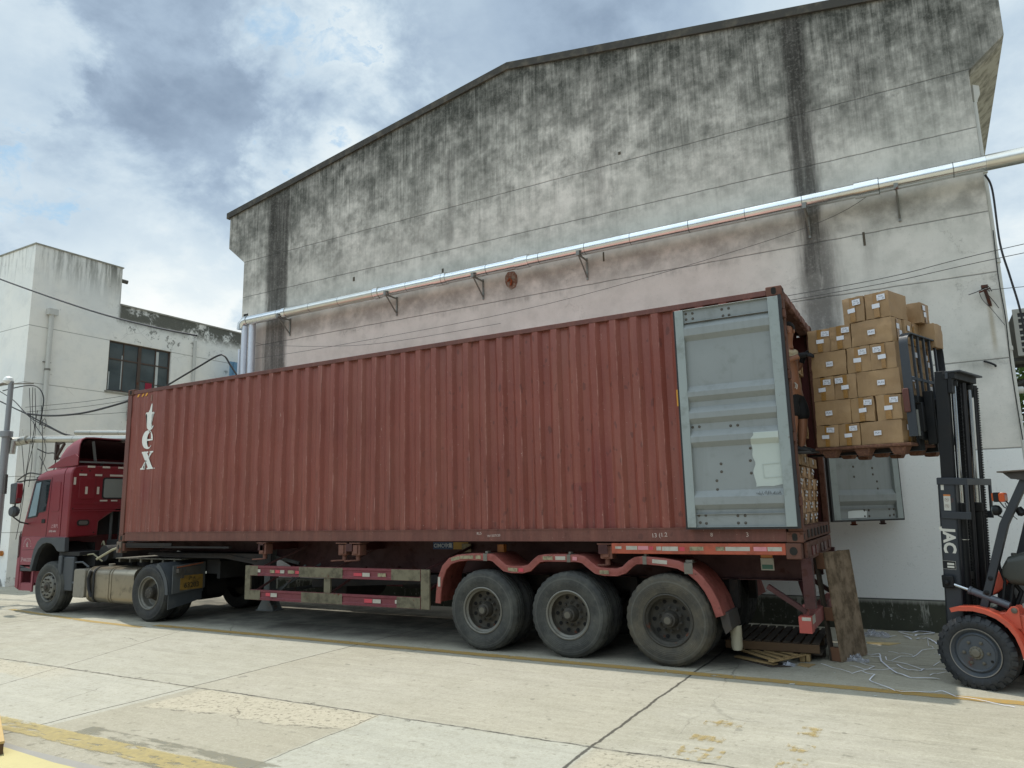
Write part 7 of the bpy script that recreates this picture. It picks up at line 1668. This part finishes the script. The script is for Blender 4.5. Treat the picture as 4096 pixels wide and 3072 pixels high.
q = MB(); q.box(11.905, 11.965, .84, .95, .001, .085); q.box(11.972, 12.02, .86, .96, .001, .08); tag(q.build('wood_block', woodl, bev=.008), 'short pale wood block on the ground below the dark slatted pallet', 'wood block')
q = MB(); q.prism([(11.915, .62), (12.04, .555), (12.09, .74), (11.93, .75)], 'z', .001, .009); tag(q.build('plywood_scrap', woodl), 'small pale plywood scrap on the ground near the standing pallet', 'scrap')
q = MB(); q.prism([(12.50, 2.44), (12.90, 2.50), (12.77, 2.29), (12.52, 2.33)], 'z', .001, .008); tag(q.build('plywood_scrap', surf('yellow_board', '#bfa877', .8)), 'pale yellow board scrap lying behind the standing pallet', 'scrap')
q = MB(); q.prism([(11.25, .72), (11.66, .40), (11.86, .50), (11.6, .86)], 'z', .001, .012); tag(q.build('dark_board', woodd), 'dark board on the ground under the broken lath frame', 'board')
rgc = random.Random(8)
for i, (x, y, r_, zc, lb) in enumerate(((12.48, 1.14, .11, .05, 'crumpled clear film beside the foot of the standing pallet'), (12.58, 2.95, .14, .06, 'crumpled clear film behind the standing pallet near the wall'), (11.83, .56, .06, .04, 'small crumpled clear film beside the plywood scrap'))):
    q = MB(); n = 26; bmesh.ops.create_grid(q.bm, x_segments=22, y_segments=22, size=r_)
    for v in q.bm.verts:
        p = v.co.copy(); nn = mnoise.noise(Vector((p.x*22, p.y*22, i*7))) + .6*mnoise.noise(Vector((p.x*50, p.y*50, i*3))); e = max(0, 1 - (p.length/r_/1.15)**2)
        v.co = Vector((x + p.x*1.25 + nn*.012, y + p.y*.9, .004 + e*zc*(.9 + nn*1.3)))
        v.co.z = max(.003, v.co.z)
    fm, FN, fb = mat_new('clear_film'); fb.inputs['Base Color'].default_value = hx('#a9acb4'); fb.inputs['Roughness'].default_value = .12; fb.inputs['Alpha'].default_value = .45; fb.inputs['Specular IOR Level'].default_value = 1.0
    tag(q.build('plastic_film', fm, sharp=20), lb, 'plastic film')
strm = surf('white_strapping', '#e0e2ec', .4, var=.06, dirt=.05, spec=.6)
S = [([(12.619, 1.392), (12.71, 1.48), (12.744, 1.155), (12.925, 0.578), (13.017, 0.458), (13.112, 0.403), (13.321, 0.475)], .013, 'thick white strap bending from the film pile towards the forklift wheel'),
 ([(12.775, 1.433), (12.79, 1.293), (12.985, 1.097), (13.165, 0.91), (13.402, 0.949)], .008, 'thin white strap with a hooked end left of the forklift wheel'),
 ([(12.598, 0.519), (12.723, 0.41), (12.688, 0.141), (12.809, -0.08), (12.925, -0.202), (12.989, -0.291), (13.272, -0.131), (13.338, -0.102), (13.463, -0.255), (13.657, -0.352), (13.888, -0.436)], .008, 'long white strap crossing the yellow line into the sunlight'),
 ([(12.41, 1.205), (12.539, 1.51), (12.694, 1.627), (12.718, 1.484)], .010, 'white strap over the crumpled film by the standing pallet'),
 ([(12.789, 1.771), (12.883, 1.757), (12.943, 1.73), (13.052, 1.699)], .007, 'short straight strap lying midway to the wall'),
 ([(13.054, 1.55), (13.147, 2.025), (13.307, 2.227)], .009, 'curved white strap pointing at the top of the forklift tyre'),
 ([(12.843, 1.292), (12.932, 1.524), (13.053, 1.599)], .006, 'thin faint strap arching left of the curved one'),
 ([(12.908, 1.041), (13.024, 0.786), (13.129, 0.789), (13.179, 0.938)], .010, 'short sagging strap below the hooked one'),
 ([(12.445, 0.799), (12.541, 0.707), (12.646, 0.666), (12.698, 0.84), (12.507, 1.031)], .007, 'looped strap right beside the foot of the standing pallet'),
 ([(12.15, .74), (12.3, .62), (12.48, 0.405), (12.51, 0.407), (12.647, 0.645), (12.827, 0.744), (12.927, 0.83)], .006, 'thin strap forming the pointed loop nearest the trailer'),
 ([(13.232, 0.572), (13.276, 0.73), (13.407, 0.827)], .007, 'short strap ending under the forklift tyre'),
 ([(12.845, 3.375), (12.981, 3.393), (13.085, 3.49), (13.277, 3.48), (13.267, 3.369), (13.154, 3.324), (13.053, 3.15)], .022, 'heap of wide white strap at the foot of the wall'),
 ([(12.868, 3.279), (13.024, 3.171)], .016, 'short wide strap in front of the heap at the wall'), ([(12.923, 3.032), (13.012, 2.842)], .018, 'short slanting strap in front of the wall plinth'),
 ([(13.076, 2.837), (13.12, 2.949), (13.194, 2.978), (13.309, 2.597)], .016, 'bent strap below the heap, beside the forklift tyre'), ([(12.454, 3.256), (12.585, 3.238), (12.714, 3.219)], .014, 'white strap along the wall behind the standing pallet'),
 ([(12.62, 3.147), (12.748, 2.897), (12.838, 3.018)], .010, 'v-shaped strap right of the film near the wall'), ([(13.203, 2.856), (13.213, 2.441), (13.265, 2.293)], .004, 'fine thread hanging from the strap heap'),
 ([(13.276, 1.885), (13.337, 1.818)], .012, 'tiny strap end left of the forklift tyre, upper'), ([(13.262, 1.148), (13.34, 1.385)], .006, 'tiny strap end left of the forklift tyre, lower')]
for pts, w_, lb in S:
    rg = random.Random(len(lb)); P3 = []
    for i in range(len(pts)-1):
        for k in range(6):
            t = k/6; P3.append((pts[i][0]*(1-t) + pts[i+1][0]*t, pts[i][1]*(1-t) + pts[i+1][1]*t, .006 + .014*abs(math.sin((i+t)*1.7 + len(lb)))))
    P3.append((pts[-1][0], pts[-1][1], .006))
    q = MB(); q.ribbon(P3, w_*1.35); tag(q.build('strap', strm, solid=.0012), lb, 'plastic strap', 'cut packing straps on the ground')
bit = surf('paper_bit', '#c6cfcf', .7)
for (x, y, s_, lb) in ((12.0, -.325, .03, 'pale blue paper scrap on the yellow line'), (12.33, .386, .010, 'tiny white paper bit in the shade by the pointed strap loop'), (12.21, -.475, .012, 'tiny white paper bit right of the blue scrap'), (12.352, -.497, .014, 'tiny white paper bit near the shadow edge'), (12.985, -.352, .012, 'tiny paper bit just below the long strap'), (12.88, .579, .014, 'tiny paper bit beside the thick strap bend'), (12.78, -.492, .014, 'tiny paper bit at the shadow edge below the long strap'), (14.02, -.80, .02, 'small pale paper bit at the lower right edge')):
    q = MB(); q.face([(x - s_, y - s_*.5, .004), (x + s_*.8, y - s_*.7, .008), (x + s_, y + s_*.5, .006), (x - s_*.5, y + s_*.7, .004)]); tag(q.build('paper_scrap', bit, solid=.001), lb, 'paper scrap')
# crate corner at the near left edge of the picture
cb = thing('timber_pallet', 'corner of a pale timber pallet at the near left edge', 'pallet', (6.0, -5.5, 0))
CM = Matrix.Translation((6.93, -5.23, 0)) @ Matrix.Rotation(R(-24), 4, 'Z')
q = MB(); q.box(-1.1, .0, -1.0, -.002, .115, .135, CM); q.build('deck_board', surf('pale_timber', '#b59a68', .8, var=.2, dirt=.2, dcol='#8d7044', streak=.3), cb, bev=.003)  # plain pale timber colour for the deck
q = MB(); q.box(-1.1, -.01, -.10, -.006, .034, .1148, CM); q.box(-1.1, -.01, -.96, -.86, .034, .1148, CM); q.build('bearer', woodm, cb)
